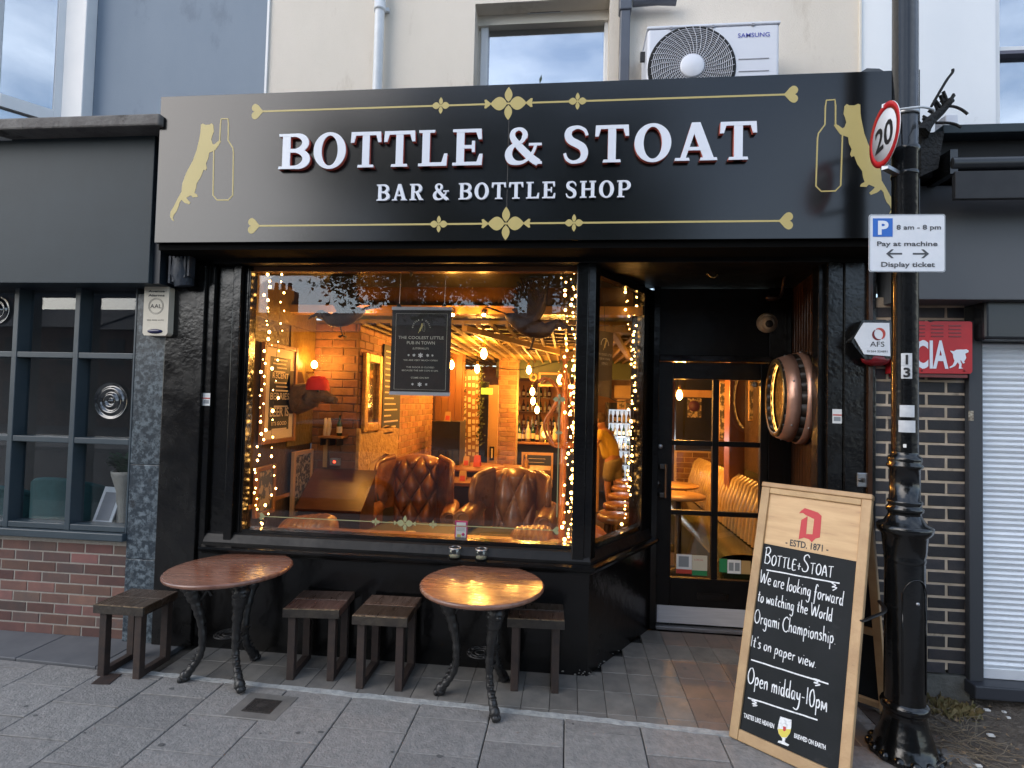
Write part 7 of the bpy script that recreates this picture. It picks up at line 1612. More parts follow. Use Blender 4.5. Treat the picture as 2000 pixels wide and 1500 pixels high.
bw3 = thing('brick_wall', 'low orange brick wall seen through the middle door panes', 'wall', ((a.x+b2.x)/2, YW2, 0)); bricks(bw3, FM(YW2+.008), a.x, b2.x, .3, at(1360, 882, YW2).z, [B_['brick_in']])
MB().box(a.x, b2.x+.2, YW2+.1, YW2+.2, at(1360, 882, YW2).z, ZC).build('upper_partition', B_['black_panel'], inr)
MB().box(a.x-.02, b2.x+.1, YW2-.02, YW2+.1, at(1360, 776, YW2).z, at(1360, 762, YW2).z).build('partition_beam', B_['pale_wood'], inr)
t = thing('poster', 'small poster with purple emblem behind the top left door pane', 'poster', tuple(at(1356, 816, YW2))); fbox(1343, 778, 1370, 816, YW2+.05, .01, 'sheet', B_['print_sepia'], t); c = at(1356, 793, YW2+.04); MB().lathe([(.08, 0), (.08, .004), (0, .004)], 20, FM(YW2+.045, c.x, c.z)).build('emblem', mat('plum', (.09, .03, .05), .5), t)
for k, (px_, py_, Y, lab) in enumerate(((1335, 966, 6.0, 'nearest round wooden cafe table seen through the left door panes'), (1328, 946, 7.0, 'farther round wooden cafe table seen through the left door panes'))):
    c = at(px_, py_, Y); t = thing('cafe_table', lab, 'table', (c.x, Y, 0)); Mt = Matrix.Translation((c.x-.05, Y, 0)); MB().lathe([(0, c.z-.03), (.27, c.z-.03), (.28, c.z-.015), (.275, c.z), (0, c.z)], 32, Mt).build('table_top', B_['pale_wood'], t); MB().lathe([(.2, .007), (.19, .03), (.04, .06), (.03, c.z-.031)], 20, Mt).build('pedestal', B_['cast_iron'], t)
for k, (a4, lab) in enumerate((((1462, 742, 1474, 822), 'tall narrow framed print right of the timber column'), ((1404, 745, 1420, 860), 'framed print left of the timber column'))):
    t = thing('framed_picture', lab, 'picture', tuple(at(a4[0], a4[3], 6.9))); fbox(*a4, 6.9, .02, 'frame', B_['pale_wood'], t); fbox(a4[0]+2, a4[1]+3, a4[2]-2, a4[3]-3, 6.89, .009, 'print', B_['print_sepia'], t)
MB().box(at(1400, 800, 7.6).x, XR, 7.6, 7.7, .9, ZC).build('end_partition', B_['mid_wood'], inr)
c = at(1472, 751, DY+.1); t = thing('door_sensor', 'small round grey sensor at the top of the right door pane', 'sensor', tuple(c)); MB().lathe([(.022, -.006), (.024, .004), (.012, .012), (0, .013)], 20, FM(DY+.075, c.x, c.z)).build('housing', B_['print_grey'], t)

# --- customer at the bar
def skin(name, V, E_, Rr, m, parent, base, sub=2, root=0):
    me = bpy.data.meshes.new(name); me.from_pydata([tuple(Vector(v)-base) for v in V], E_, []); me.materials.append(m)
    o = bpy.data.objects.new(name, me); COL.objects.link(o); o.parent = parent; reg(o, base)
    sk = o.modifiers.new('skin', 'SKIN'); sk.use_smooth_shade = True
    if not me.skin_vertices: me.attributes.new if False else None
    return o, sk, me, Rr, root, sub
def skin_body(name, V, E_, Rr, m, parent, base, sub=2, root=0):
    me = bpy.data.meshes.new(name); me.from_pydata([tuple(Vector(v)-base) for v in V], E_, []); me.materials.append(m)
    o = bpy.data.objects.new(name, me); COL.objects.link(o); o.parent = parent; reg(o, base)
    sk = o.modifiers.new('skin', 'SKIN'); sk.use_smooth_shade = True
    lay = me.skin_vertices[0] if len(me.skin_vertices) else None
    if lay is None:
        bpy.context.view_layer.objects.active = o; bpy.ops.mesh.customdata_skin_add(); lay = me.skin_vertices[0]
    for i, r in enumerate(Rr): lay.data[i].radius = (r, r) if not isinstance(r, tuple) else r; lay.data[i].use_root = (i == root)
    ss_ = o.modifiers.new('sub', 'SUBSURF'); ss_.levels = sub; ss_.render_levels = sub; return o
Yq = 8.75
pb = Vector((*gr(1192, 1003)[:2], .0)); pr = thing('person', 'man in yellow t-shirt and khaki shorts leaning on the bar, seen from behind', 'person', tuple(pb))
J = lambda x, y, dy=0: at(x, y, Yq+dy)
hd_, nk, ch, wa, pv = J(1171, 820, -.05), J(1177, 838), J(1184, 856), J(1191, 882), J(1196, 903)
sl, sr_ = J(1173, 846, -.16), J(1192, 848, .16); el, er = J(1164, 868, -.22), J(1178, 872, .1); hl, hr_ = J(1154, 862, -.25), J(1158, 866, .1)
hpl, hpr = J(1191, 906, -.10), J(1203, 906, .08); kl, kr = J(1186, 950, -.06), J(1205, 948, .12); al, ar_ = J(1190, 993, .0), J(1203, 985, .3)
fl2, fr2 = al+Vector((-.10, -.10, -.05)), ar_+Vector((-.10, -.08, -.04))
V = [pv, wa, ch, nk, hd_, sl, el, hl, sr_, er, hr_, hpl, kl, al, fl2, hpr, kr, ar_, fr2]
E_ = [(0, 1), (1, 2), (2, 3), (3, 4), (2, 5), (5, 6), (6, 7), (2, 8), (8, 9), (9, 10), (0, 11), (11, 12), (12, 13), (13, 14), (0, 15), (15, 16), (16, 17), (17, 18)]
Rr = [.13, .12, .13, .055, .09, .055, .042, .03, .055, .042, .03, .085, .055, .038, .04, .085, .055, .038, .04]
mat('skin_tone', (.42, .20, .11), .55); mat('yellow_cloth', (.62, .42, .06), .8, c2=(.55, .36, .05), sc=6, bump=.6, bsc=9, bdist=.03); mat('khaki', (.22, .18, .10), .85, bump=.4, bsc=14, bdist=.02); mat('hair_brown', (.06, .032, .015), .8, bump=.6, bsc=50)
mat('shoe', (.28, .2, .12), .7)
skin_body('body', V, E_, Rr, B_['skin_tone'], pr, pb)
skin_body('tshirt', [wa.lerp(pv, .75), wa, ch, nk.lerp(ch, .35), sl, sl.lerp(el, .75), sr_, sr_.lerp(er, .75)], [(0, 1), (1, 2), (2, 3), (2, 4), (4, 5), (2, 6), (6, 7)], [.165, .155, .165, .075, .085, .075, .085, .075], B_['yellow_cloth'], pr, pb)
skin_body('shorts', [pv.lerp(wa, .35), pv, hpl, hpl.lerp(kl, .82), hpr, hpr.lerp(kr, .82)], [(0, 1), (1, 2), (2, 3), (1, 4), (4, 5)], [.15, .16, .115, .095, .115, .095], B_['khaki'], pr, pb)
MB().ell(hd_+Vector((.012, .02, .025)), .092, .098, .095, 16, 12).build('hair', B_['hair_brown'], pr)
MB().ell(hd_+Vector((-.03, -.085, -.005)), .014, .01, .028, 8, 6).build('ear', B_['skin_tone'], pr)
for a in (al, ar_): MB().ell(a+Vector((-.05, -.04, -.055)), .12, .07, .05, 14, 8).build('shoe', B_['shoe'], pr)
sp_ = wa.lerp(ch, .6)+Vector((.01, -.16, 0)); MB().box(sp_.x-.04, sp_.x+.04, sp_.y-.003, sp_.y+.0, sp_.z-.05, sp_.z+.05).build('shirt_print', B_['print_red'], pr) if False else None
# ================================================================ street furniture
mat('table_wood', (.25, .12, .08), .27, c2=(.15, .065, .042), sc=5, stretch=(1, 7, 1), rvar=.05, coat=.4, bump=.06, bsc=30, rand=.12)
mat('seat_wood', (.05, .028, .018), .34, c2=(.10, .065, .048), sc=6, stretch=(9, 1.2, 1), rand=.45, bump=.5, bsc=60, bdist=.004, rvar=.14, c3=(.16, .12, .09), fac3=.68, sc3=7)
mat('seat_edge', (.025, .02, .017), .5, c2=(.05, .04, .03), sc=20, bump=.4, bsc=60)
mat('worn_edge', (.28, .20, .12), .6, c2=(.05, .035, .025), sc=40)
def stool(W_, D_, H_, lab, loc, rz, rand):
    r = random.Random(rand)
    t = thing('stool', lab, 'stool', (0, 0, 0), 'low timber and iron stools')
    n = 2; pw = D_/n
    for k in range(n):
        y0 = -D_/2+k*pw; MB().box(-W_/2, W_/2, y0+.0012, y0+pw-.0012, H_-.047, H_+r.uniform(-.001, .002)).build('seat_plank', B_['seat_wood'], t, bevel=.005)
    MB().box(-W_/2-.001, W_/2+.001, -D_/2-.012, -D_/2-.0005, H_-.055, H_-.001).build('seat_edge', B_['seat_edge'], t, bevel=.003)
    MB().box(-W_/2+.002, W_/2-.002, -D_/2-.0125, -D_/2-.004, H_-.0035, H_+.0012).build('worn_arris', B_['worn_edge'], t)
    MB().box(-W_/2+.01, W_/2-.01, -D_/2+.01, D_/2-.01, H_-.06, H_-.0475).build('under_frame', B_['rust_iron'], t)
    lw = .046
    for sx in (-1, 1):
        xc = sx*(W_/2-.050)
        for sy in (-1, 1): yc = sy*(D_/2-.035); MB().box(xc-lw/2, xc+lw/2, yc-lw/2, yc+lw/2, .001, H_-.0605).build('leg', B_['rust_iron'], t, bevel=.003)
        MB().box(xc-lw/2+.001, xc+lw/2-.001, -D_/2+.059, D_/2-.059, .001, .040).build('foot_rail', B_['rust_iron'], t, bevel=.003)
    t.location = loc; t.rotation_euler = (0, 0, rz); WL[t.name] = Vector(loc); return t
# positions from feet in the photo
H_ = .452
def mid(*p): v = Vector((0, 0, 0)); [setattr(v, 'x', v.x+a.x) or setattr(v, 'y', v.y+a.y) for a in p]; return v/len(p)
def from_top(fl, fr, bl, br_, H_=.452):
    P = [gr(*q, H_) for q in (fl, fr, bl, br_)]; c = (P[0]+P[1]+P[2]+P[3])/4; e = (P[1]-P[0])+(P[3]-P[2]); d = (P[2]-P[0])+(P[3]-P[1]); return c, e.length/2, d.length/2, math.atan2(e.y, e.x)
c, w_, d_, a_ = from_top((555, 1187), (664, 1191), (592, 1153), (693, 1155)); print('st2', c, w_, d_, a_)
stool(w_, d_, H_, 'dark stool with reddish seat left of the worn pale seated stool', (c.x, c.y, 0), a_, 1)
c, w_, d_, a_ = from_top((688, 1201), (795, 1206), (727, 1161), (825, 1167)); print('st3', c, w_, d_, a_)
stool(w_, d_, H_, 'stool with worn pale scuffed seat beside the lit round table', (c.x, c.y, 0), a_, 2)
c, w_, d_, a_ = from_top((985, 1206), (1101, 1211), (1003, 1172), (1101, 1177)); print('st4', c, w_, d_, a_)
stool(max(w_, .34), d_, H_, 'stool with reddish seat partly hidden behind the lit round table', (c.x, c.y, 0), a_, 3)
c, w_, d_, a_ = from_top((191, 1179), (279, 1186), (253, 1148), (352, 1154)); print('st1', c, w_, d_, a_)
stool(w_, d_, H_, 'dark worn stool furthest left in front of the marble pilaster', (c.x, c.y, 0), a_, 4)
# steel plate under the leftmost stool
q = [gr(178, 1337), gr(213, 1338), gr(238, 1318), gr(205, 1316)]; b = MB(); b.prism([(p.x, p.y) for p in q], .001, .006); tag(b.build('floor_plate', B_['rust_iron']), 'small rusty steel plate bolted to the ground under the leftmost stool', 'plate')
# round tables
def pub_table(name_lab, top_c, z_top, R, rot, tilt):
    t = thing('pub_table', name_lab, 'table', (0, 0, 0), 'round cast iron pub tables')
    b = MB(); b.lathe([(0, z_top-.030), (R-.02, z_top-.030), (R-.006, z_top-.027), (R, z_top-.018), (R, z_top-.008), (R-.006, z_top-.001), (R-.012, z_top), (0, z_top)], 72); b.build('table_top', B_['table_wood'], t)
    b = MB(); b.lathe([(0, z_top-.05), (.20, z_top-.05), (.21, z_top-.031), (0, z_top-.031)], 32); b.build('top_plate', B_['cast_iron'], t)
    for k in range(3):
        a = rot+k*2*math.pi/3; ca, sa = math.cos(a), math.sin(a)
        prof = [(.20, z_top-.06, .040), (.215, z_top-.10, .046), (.205, z_top-.15, .042), (.185, z_top-.21, .033), (.165, z_top-.28, .027), (.150, z_top-.36, .023), (.145, .25, .022), (.150, .19, .021), (.168, .13, .021), (.20, .085, .022), (.225, .05, .026), (.24, .028, .030)]
        P = crm([(r, z, w) for r, z, w in prof], 4); b = MB()
        rip = [p.z*1.05*(1+.10*math.sin(i*2.1)+.05*math.sin(i*.9)) for i, p in enumerate(P)]
        b.tube([(p.x*ca, p.x*sa, p.y) for p in P], rip, 10)
        fx, fy = .245*ca, .245*sa
        b.ell((fx-.006*ca, fy-.006*sa, .038), .030, .030, .038, 14, 8)
        for q in (-.55, 0, .55): b.ell((fx+.020*math.cos(a+q), fy+.020*math.sin(a+q), .020), .017, .017, .020, 10, 6)
        for q in range(5): b.ell(((.215-.012*q)*ca-.0*sa, (.215-.012*q)*sa, .075+.028*q), .026-.002*q, .026-.002*q, .007, 10, 6)
        # lion head boss and scrolls
        hx = .222; b.ell((hx*ca, hx*sa, z_top-.105), .05, .05, .048, 14, 10)
        for i in range(9):
            aa = i*.7; b.ell((hx*ca+.038*math.cos(aa)*-sa, hx*sa+.038*math.cos(aa)*ca, z_top-.105+.038*math.sin(aa)), .018, .018, .018, 8, 6)
        b.ell(((hx+.04)*ca, (hx+.04)*sa, z_top-.115), .02, .02, .018, 8, 6)
        sc = [(.19-.14*i/10, z_top-.075-.02*math.sin(i*.9)-.006*i*.3) for i in range(11)]
        b.tube([(r*ca, r*sa, z) for r, z in sc], .016, 8)
        b.tube([((.20-.05*s)*ca, (.20-.05*s)*sa, z_top-.17-.04*math.sin(s*3.1)) for s in (0, .5, 1, 1.5, 2)], .012, 6)
        b.build('leg', B_['cast_iron'], t)
    # pierced lower shelf
    zs = .265; b = MB(); P = []
    for i in range(26):
        a = rot+2*math.pi*i/60; r = .10+.075*max(0, math.cos(3*(a-rot)))**1.0; P.append((r*math.cos(a), r*math.sin(a)))
    b.prism(P, zs-.006, zs+.004)
    for r in (.03, .055, .08): b.tube([(r*math.cos(i*math.pi/16), r*math.sin(i*math.pi/16), zs+.006) for i in range(32)], .004, 5, closed=True)
    for i in range(9): a = rot+i*2*math.pi/9; b.ell((.067*math.cos(a), .067*math.sin(a), zs+.005), .011, .011, .006, 8, 5)
    b.build('shelf', B_['cast_iron'], t)
    t.location = (top_c.x, top_c.y, 0); t.rotation_euler = tilt; return t
zt = .685
c = gr(942, 1138, zt); feet = [gr(858, 1350), gr(965, 1394), gr(985, 1322)]; fc_ = (feet[0]+feet[1]+feet[2])/3; print('t2', c, feet, fc_)
Rt = .373
a0 = math.atan2(feet[1].y-fc_.y, feet[1].x-fc_.x)
pub_table('round table with amber lit polished top between the two right hand stools', Vector((c.x, c.y, 0)), zt, Rt, a0, (0, 0, 0))
c1 = gr(452, 1109, zt); feet = [gr(371, 1330), gr(497, 1338)]; print('t1', c1, feet)
pub_table('round table with reddish polished top nearest the marble pilaster', Vector((c1.x, c1.y, 0)), zt, Rt, R_(-40), (R_(-1.0), R_(-1.5), 0))
# glass jars on the sill
for px_, lab in ((888, 'small empty glass jar on the window sill, left of the two'), (940, 'small glass jar with pale contents on the window sill, right of the two')):
    p = at(px_, 1086, W-.015); z0 = .7225; t = thing('glass_jar', lab, 'jar', (p.x, W-.012, z0)); Mj = Matrix.Translation((p.x, W-.012, z0))
    MB().lathe([(.038, .002), (.042, .006), (.042, .050), (.038, .058), (.039, .066), (.036, .066), (.035, .058), (.039, .050), (.039, .008), (0, .006)], 24, Mj, cap=False).build('jar_body', GLJ, t)
    MB().lathe([(.041, .064), (.041, .070), (.036, .0705), (.036, .064)], 24, Mj, cap=False).build('jar_rim', B_['steel'], t)
    MB().lathe([(.037, .008), (.037, .020), (0, .022)], 20, Mj).build('jar_contents', mat('jar_ash', (.25, .22, .16), .9, c2=(.5, .45, .3), sc=60) if px_ < 900 else B_['jar_ash'], t)

# ================================================================ A board
BLc = Vector((.913, 3.11, 0)); dx_ = Vector((.435, -.36, 0)); WB = dx_.length; dx_.normalize(); nb_ = Vector((.637, .771, 0)); nb_ = Vector((-dx_.y, dx_.x, 0))
TLc = hit(1487, 951, BLc, (0, 0, 1)) if False else None
# lean back s and height h solved from the upper left corner pixel
d = ray(1487, 951); 
import itertools
best = None
for ih in range(100, 150):
    h = ih*.01; tt = (h-1.78)/d.z; P = CAMP+d*tt; v = P-BLc; s = v.dot(nb_); e = v.dot(dx_)
    if best is None or abs(e) < best[0]: best = (abs(e), h, s)
_, HB_, SB_ = best; print('aboard', best)
ab_ = thing('a_board', 'wooden framed pavement chalkboard with handwritten opening message', 'sign board', (1.2, 3.0, 0))
upv = (nb_*SB_+Vector((0, 0, HB_))).normalized(); LB = math.hypot(SB_, HB_)
MA = pl(BLc, dx_, upv)     # local x along the board, y up the board, z towards the viewer
mat('pine', (.50, .33, .18), .5, c2=(.40, .25, .13), sc=5, stretch=(1, 1, .12), c3=(.22, .14, .08), fac3=.68, sc3=9, bump=.25, bsc=60, rand=.1, coord='Generated')
mat('pine_frame', (.50, .33, .17), .55, c2=(.40, .25, .125), sc=7, c3=(.14, .10, .07), fac3=.66, sc3=8, bump=.3, bsc=50, rand=.12)
mat('pine_panel', (.62, .40, .19), .4, c2=(.50, .30, .13), sc=3, stretch=(1.2, 1.2, 10), bump=.1, bsc=40, c3=(.36, .20, .09), fac3=.62, sc3=3)
mat('chalkboard', (.007, .010, .012), .6, c2=(.012, .015, .018), sc=4, bump=.05, bsc=80, spec=.2, c3=(.028, .031, .034), fac3=.6, sc3=3.5)
mat('chalk', (.82, .84, .86), .7, c2=(.50, .52, .54), sc=70, detail=3, ramp=(.5, .7))
st_ = .047; RB, TB = .055, .055
zf = .022
MB().box(0, st_, 0, LB, -zf, zf, MA).build('stile', B_['pine_frame'], ab_, bevel=.004)
MB().box(WB-st_, WB, 0, LB, -zf, zf, MA).build('stile', B_['pine_frame'], ab_, bevel=.004)
MB().box(st_+.0005, WB-st_-.0005, 0.0, RB, -zf+.001, zf-.001, MA).build('rail', B_['pine_frame'], ab_, bevel=.004)
MB().box(-.002, WB+.002, LB+.0005, LB+.03, -zf-.004, zf+.004, MA).build('top_cap', B_['pine_frame'], ab_, bevel=.006)
MB().box(st_+.0005, WB-st_-.0005, LB-TB+.02, LB-.0005, -zf+.001, zf-.001, MA).build('rail', B_['pine_frame'], ab_, bevel=.004)
_P = hit(1420+190/2.631, 930+345/2.631, BLc, MA.to_3x3() @ Vector((0, 0, 1))); HP = LB-TB+.02-(MA.inverted() @ _P).y
MB().box(st_, WB-st_, LB-TB+.02-HP, LB-TB+.0195, -.006, .006, MA).build('logo_panel', B_['pine_panel'], ab_)
ytb = LB-TB+.02-HP-.0005
MB().box(st_, WB-st_, RB, ytb, -.006, .006, MA).build('chalkboard', B_['chalkboard'], ab_)
MF_ = MA @ Matrix.Translation((0, 0, .0065))
# red blackletter D
def bp2(px_, py_): P = hit(px_, py_, BLc, MA.to_3x3() @ Vector((0, 0, 1))); q = MF_.inverted() @ P; return (q.x, q.y)
Z6 = lambda x, y: (1420+x/2.631, 930+y/2.631)
outer = [(372, 192), (402, 165), (428, 168), (470, 185), (488, 205), (478, 315), (455, 322), (437, 340), (425, 326), (400, 318), (370, 325), (381, 212), (398, 205), (404, 196)]
D1 = [(372, 192), (384, 178), (402, 165), (470, 188), (488, 206), (479, 316), (456, 322), (437, 341), (425, 326), (441, 300), (450, 222), (405, 200), (392, 190)]
D2 = [(384, 226), (416, 208), (408, 300), (425, 326), (398, 317), (370, 325)]
D3 = [(408, 298), (441, 300), (425, 328)]
b = MB(); e = 0
for poly in (D1, D2, D3): b.prism([bp2(*Z6(*p)) for p in poly], .0005, .0012+e, MF_); e += .0003
b.build('logo_letter', mat('logo_red', (.50, .015, .025), .5), ab_)
def btext(s, x0, y0, x1, y1, hpx, m, bold=.01, zx=2.631):
    a = bp2(*Z6(x0, y0)); c = bp2(*Z6(x1, y1)); hh = bp2(*Z6(x0, y0-hpx)); h = hh[1]-a[1]
    ang = math.atan2(c[1]-a[1], c[0]-a[0]); text(s, MF_ @ Matrix.Translation((a[0], a[1], .0006)) @ Matrix.Rotation(ang, 4, 'Z'), math.dist(a, c), h, m, ab_, bold=bold)
btext('- ESTD. 1871 -', 302, 354, 522, 393, 34, B_['ink'], .02)
btext('TASTES LIKE HEAVEN', 88, 1238, 244, 1296, 24, B_['chalk'], .03); btext('BREWED ON EARTH', 347, 1342, 508, 1405, 24, B_['chalk'], .03)
# chalk handwriting: stroke letters (unit: x height .5, capital 1)
SF = {
 'B': (.62, [[(.12, .98), (.10, 0)], [(.02, .92), (.35, 1.0), (.5, .8), (.35, .58), (.14, .52), (.42, .48), (.55, .25), (.38, .02), (.1, .03)]]),
 'O': (.66, [[(.45, .97), (.2, .9), (.05, .55), (.12, .15), (.33, 0), (.55, .2), (.6, .6), (.42, .95), (.28, .93)]]),
 'W': (.85, [[(.02, 1), (.2, .02), (.42, .75), (.6, .02), (.84, .98)]]),
 'S': (.6, [[(.55, .85), (.4, 1.0), (.15, .9), (.12, .68), (.35, .5), (.5, .3), (.4, .06), (.12, .02), (0, .18)]]),
 'C': (.6, [[(.6, .85), (.42, 1), (.15, .8), (.05, .4), (.2, .05), (.45, -.02), (.62, .12)]]),
 'I': (.2, [[(.1, .95), (.08, 0)]]),
 'o': (.36, [[(.25, .5), (.07, .42), (.04, .15), (.18, 0), (.32, .2), (.28, .45), (.2, .5)]]), 't': (.3, [[(.16, .8), (.12, .1), (.25, .02)], [(.0, .52), (.28, .55)]]),
 'T': (.4, [[(.2, .62), (.19, 0)], [(0, .6), (.4, .64)]]), 'L': (.32, [[(.06, .62), (.05, .03), (.3, .03)]]), 'E': (.36, [[(.33, .6), (.06, .58), (.05, .02), (.33, .03)], [(.05, .32), (.27, .34)]]),
 'q': (.42, [[(.22, .62), (.05, .45), (.06, .12), (.22, 0), (.38, .18), (.38, .48), (.22, .62)]]), 'A': (.42, [[(.02, 0), (.2, .62), (.4, 0)], [(.09, .22), (.33, .24)]]),
 'e': (.36, [[(.04, .25), (.3, .3), (.25, .48), (.1, .45), (.04, .2), (.15, .01), (.34, .08)]]), 'a': (.38, [[(.28, .45), (.1, .47), (.03, .2), (.12, .02), (.27, .15), (.3, .47), (.29, .1), (.37, .0)]]),
 'r': (.27, [[(.06, .48), (.07, 0)], [(.07, .3), (.15, .45), (.28, .45)]]), 'l': (.14, [[(.08, 1), (.05, .1), (.12, .0)]]), 'k': (.34, [[(.06, 1), (.05, 0)], [(.3, .48), (.07, .2), (.32, 0)]]),
 'i': (.14, [[(.06, .48), (.07, 0)], [(.08, .70), (.09, .73)]]), 'n': (.38, [[(.05, .48), (.05, 0)], [(.05, .3), (.18, .48), (.28, .4), (.3, 0)]]), 'g': (.38, [[(.29, .45), (.1, .47), (.04, .2), (.14, .04), (.28, .2), (.3, .46), (.28, -.25), (.14, -.42), (-.02, -.3)]]),
 'f': (.3, [[(.32, .85), (.22, .98), (.12, .8), (.10, -.3), (.06, -.4)], [(.0, .42), (.28, .46)]]), 'w': (.5, [[(.03, .48), (.1, .02), (.24, .35), (.36, .02), (.47, .5)]]), 'd': (.4, [[(.28, .42), (.1, .46), (.04, .2), (.13, .01), (.28, .15), (.32, 1.0)], [(.3, .4), (.31, .05), (.38, 0)]]),
 'c': (.3, [[(.28, .4), (.15, .48), (.04, .25), (.12, .02), (.28, .06)]]), 'h': (.38, [[(.06, 1), (.05, 0)], [(.05, .3), (.18, .48), (.28, .4), (.3, 0)]]), 'm': (.56, [[(.05, .48), (.05, 0)], [(.05, .3), (.15, .48), (.25, .4), (.26, 0)], [(.26, .3), (.38, .48), (.46, .4), (.48, 0)]]),
 'p': (.38, [[(.06, .48), (.04, -.4)], [(.06, .35), (.2, .5), (.32, .3), (.22, .05), (.06, .1)]]), 's': (.28, [[(.26, .42), (.13, .5), (.06, .38), (.2, .24), (.22, .08), (.08, .0), (.0, .06)]]), 'v': (.34, [[(.02, .48), (.16, .01), (.32, .5)]]),
 'y': (.38, [[(.04, .48), (.08, .15), (.25, .15), (.31, .48)], [(.31, .48), (.27, -.2), (.1, -.5), (-.2, -.45)]]), '.': (.15, [[(.05, .02), (.06, .05)]]), "'": (.1, [[(.06, .95), (.04, .8)]]), '+': (.34, [[(.02, .3), (.3, .3)], [(.16, .48), (.15, .1)]]),
 '-': (.3, [[(.03, .3), (.25, .31)]]), '1': (.2, [[(.1, .95), (.09, 0)]]), '0': (.5, [[(.3, .98), (.1, .8), (.04, .4), (.15, .02), (.36, .06), (.44, .5), (.3, .95)]]), 'M': (.5, [[(.03, 0), (.05, .5), (.22, .12), (.4, .5), (.45, 0)]]), 'X': (.3, [[(.05, .48), (.05, 0)], [(.05, .3), (.15, .46), (.27, .44)]]),
}
def hand(s, p0, p1, cap_px, name='chalk_line', wgt=.0048):
    cap_px *= 1.1; wgt *= 1.02
    a = bp2(*Z6(*p0)); c = bp2(*Z6(*p1)); hh = bp2(*Z6(p0[0], p0[1]-cap_px)); h = hh[1]-a[1]; Ln = math.dist(a, c)
    gap = .075; adv = sum((SF[ch][0]+gap) if ch != ' ' else .26 for ch in s); k = Ln/adv; ang = math.atan2(c[1]-a[1], c[0]-a[0])
    Mt = MF_ @ Matrix.Translation((a[0], a[1], 0)) @ Matrix.Rotation(ang, 4, 'Z'); x = 0; b = MB(); e = 0
    for ch in s:
        if ch == ' ': x += .26*k; continue
        w_, strokes = SF[ch]; jz = rnd.uniform(-.03, .03)*h
        for stt in strokes:
            P = crm([(x+u*k, v_*h+jz, 0) for u, v_ in stt], 5) if len(stt) > 2 else [Vector((x+u*k, v_*h+jz, 0)) for u, v_ in stt]
            e = (e+1) % 7; n_ = len(P); b.ribbon([(q.x, q.y) for q in P], [wgt*(.75+.35*math.sin(math.pi*i/max(1, n_-1))) for i in range(n_)], .0003, .0008+e*.0001, Mt)
        x += (w_+gap)*k
    b.build(name, B_['chalk'], ab_)
def chalkline(p0, p1, tail):
    a, c = bp2(*Z6(*p0)), bp2(*Z6(*p1)); b = MB(); P = [(a[0]+(c[0]-a[0])*i/10, a[1]+(c[1]-a[1])*i/10+rnd.uniform(-.0008, .0008)) for i in range(11)]; b.ribbon(P, .007, .0003, .0010, MF_)
    if tail: T = [bp2(*Z6(*q)) for q in tail]; T = crm([(q[0], q[1], 0) for q in T], 4); b.ribbon([(q.x, q.y) for q in T], .005, .0003, .0013, MF_)
    b.build('chalk_underline', B_['chalk'], ab_)
hand('BqTTLE+SqAT' if False else 'BoTTLE+SToAT'.replace('o', 'q'), (190, 448), (550, 527), 78, wgt=.0054)
chalkline((205, 482), (580, 552), [(580, 550), (540, 548), (560, 562), (542, 570), (566, 574), (545, 588)])
hand('We are looking forward', (168, 548), (602, 668), 62); hand('to watching the World', (158, 642), (545, 748), 58); hand('OXigami Championship.'.replace('Xi', 'X'), (140, 752), (565, 868), 66)
hand("It's on paper view.", (122, 872), (465, 990), 56)
chalkline((126, 943), (523, 1068), [(480, 1050), (445, 1040), (470, 1058), (448, 1060), (480, 1072), (455, 1076)])
hand('Open midday-10pM', (105, 1062), (520, 1212), 78, wgt=.0056)
chalkline((110, 1138), (467, 1252), [(160, 1155), (130, 1152), (155, 1165), (132, 1168), (158, 1178), (135, 1180)])
# printed beer glass
def bpoly(pts, z, m, name): MB().prism([bp2(*Z6(*p)) for p in pts], .0004, z, MF_).build(name, m, ab_)
bpoly([(276, 1234), (334, 1252), (332, 1290), (326, 1320), (308, 1345), (284, 1345), (268, 1322), (262, 1296), (268, 1265)], .0009, B_['chalk'], 'printed_glass')
bpoly([(264, 1298), (331, 1300), (326, 1320), (308, 1342), (284, 1342), (268, 1322)], .0013, mat('beer_yellow', (.7, .58, .08), .5), 'printed_beer')
bpoly([(286, 1344), (303, 1346), (299, 1366), (322, 1380), (315, 1387), (262, 1367), (268, 1358), (286, 1360)], .0011, B_['chalk'], 'printed_glass_foot')
bpoly([(291, 1284), (305, 1288), (305, 1306), (297, 1311), (290, 1306)], .0016, B_['logo_red'], 'printed_logo')
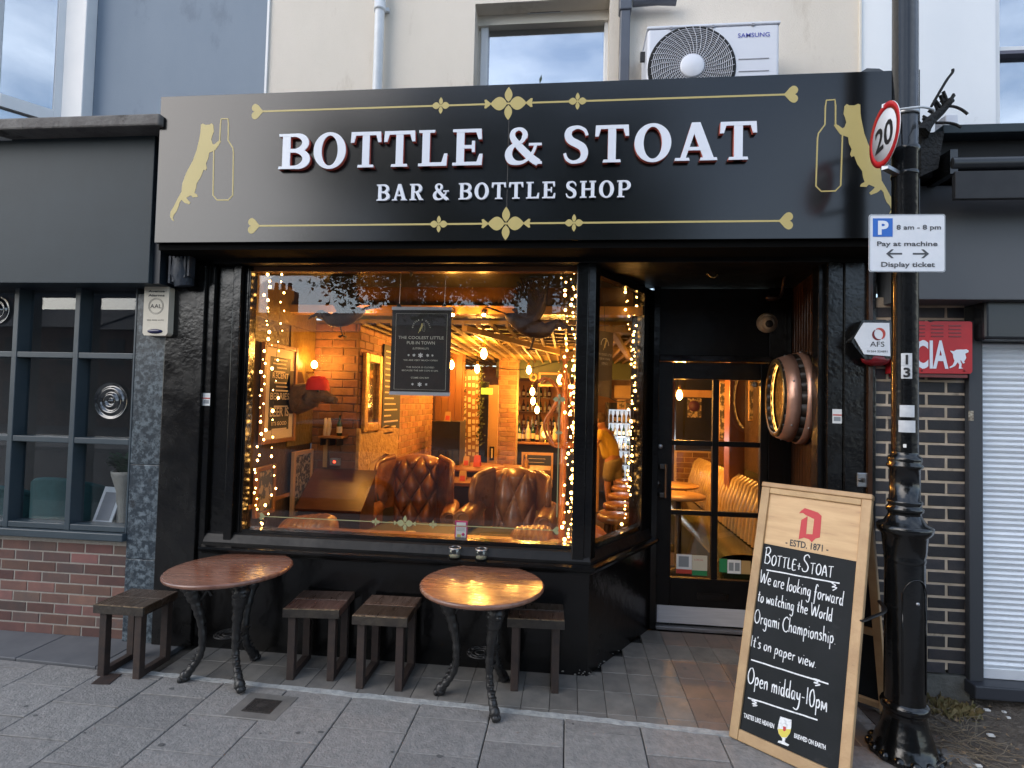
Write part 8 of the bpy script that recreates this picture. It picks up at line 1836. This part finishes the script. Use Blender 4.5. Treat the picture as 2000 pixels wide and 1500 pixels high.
# rear frame
nz = MA.to_3x3() @ Vector((0, 0, 1))
RL = BLc+nb_*(2*SB_); RRc = RL+dx_*WB; TL_ = BLc+upv*LB+Vector((0, 0, -.01))
upr = (TL_-RL); LR = upr.length; MRr = pl(RL+dx_*.012, dx_, upr)
WR = WB-.024
MB().box(0, .042, 0, LR-.02, -.045, -.003, MRr).build('rear_leg', B_['pine_frame'], ab_, bevel=.004)
MB().box(WR-.042, WR, 0, LR-.02, -.045, -.003, MRr).build('rear_leg', B_['pine_frame'], ab_, bevel=.004)
for v_ in (.0, .36, .64, ): MB().box(.043, WR-.043, LR*v_+.03, LR*v_+.075, -.040, -.008, MRr).build('rear_rail', B_['pine_frame'], ab_, bevel=.004)
MB().box(.043, WR-.043, .03, LR-.05, -.030, -.022, MRr).build('rear_panel', B_['chalkboard'], ab_)
# strap to lamp post
A = BLc+dx_*(WB-.0)+upv*LB*.56; P1 = [A-Vector((.0, .03, 0)), A+Vector((.03, .02, .0)), A+Vector((.12, .05, .02)), Vector((LPX-.10, LPY+.0, A.z+.04)), Vector((LPX-.02, LPY-.115, A.z+.03))]
P1 = [A-nb_*.03, A+dx_*.01, A+nb_*.06+dx_*.02, A+nb_*.16+dx_*.06+Vector((0, 0, .02)), Vector((LPX-.11, LPY+.03, A.z+.04))]
o = MB().tube(crm(P1, 5), .011, 8, flat=.5).build('security_cable', mat('cable_black', (.01, .01, .01), .4)); tag(o, 'black cable tethering the chalkboard to the lamp post', 'cable')

b = MB()
for i in range(22):
    k = rnd.random(); 
    if k < .6: x_ = CX+rnd.gauss(-.02, .06); y_ = W-.004; o_ = (x_, y_)
    else: tt_ = rnd.random()*SL*.5; o_ = sp(tt_, .004)
    r_ = rnd.uniform(.003, .010); z_ = abs(rnd.gauss(0, .018))+.002
    b.add([(o_[0]-r_, o_[1], z_), (o_[0]+r_, o_[1]-.001, z_), (o_[0]+r_*.6, o_[1], z_+r_*1.1), (o_[0]-r_*.7, o_[1], z_+r_*.8)], [(0, 1, 2, 3)])
o = b.build('paint_chips', B_['tile']); tag(o, 'chipped pale patches in the black paint at the foot of the splayed corner', 'paint chips', kind='stuff')
b = MB()
for i in range(26):
    x_ = rnd.uniform(-4.2, 1.2); y_ = rnd.uniform(2.2, 3.15); r_ = rnd.uniform(.006, .02); n_ = 8; a0 = rnd.random()
    b.prism([(x_+r_*rnd.uniform(.7, 1.2)*math.cos(a0+6.28*k/n_), y_+r_*rnd.uniform(.5, .9)*math.sin(a0+6.28*k/n_)) for k in range(n_)], .0008, .0022)
o = b.build('gum_spots', mat('gum', (.10, .098, .095), .85)); tag(o, 'flattened dark gum spots scattered over the paving slabs', 'gum spots', kind='stuff')
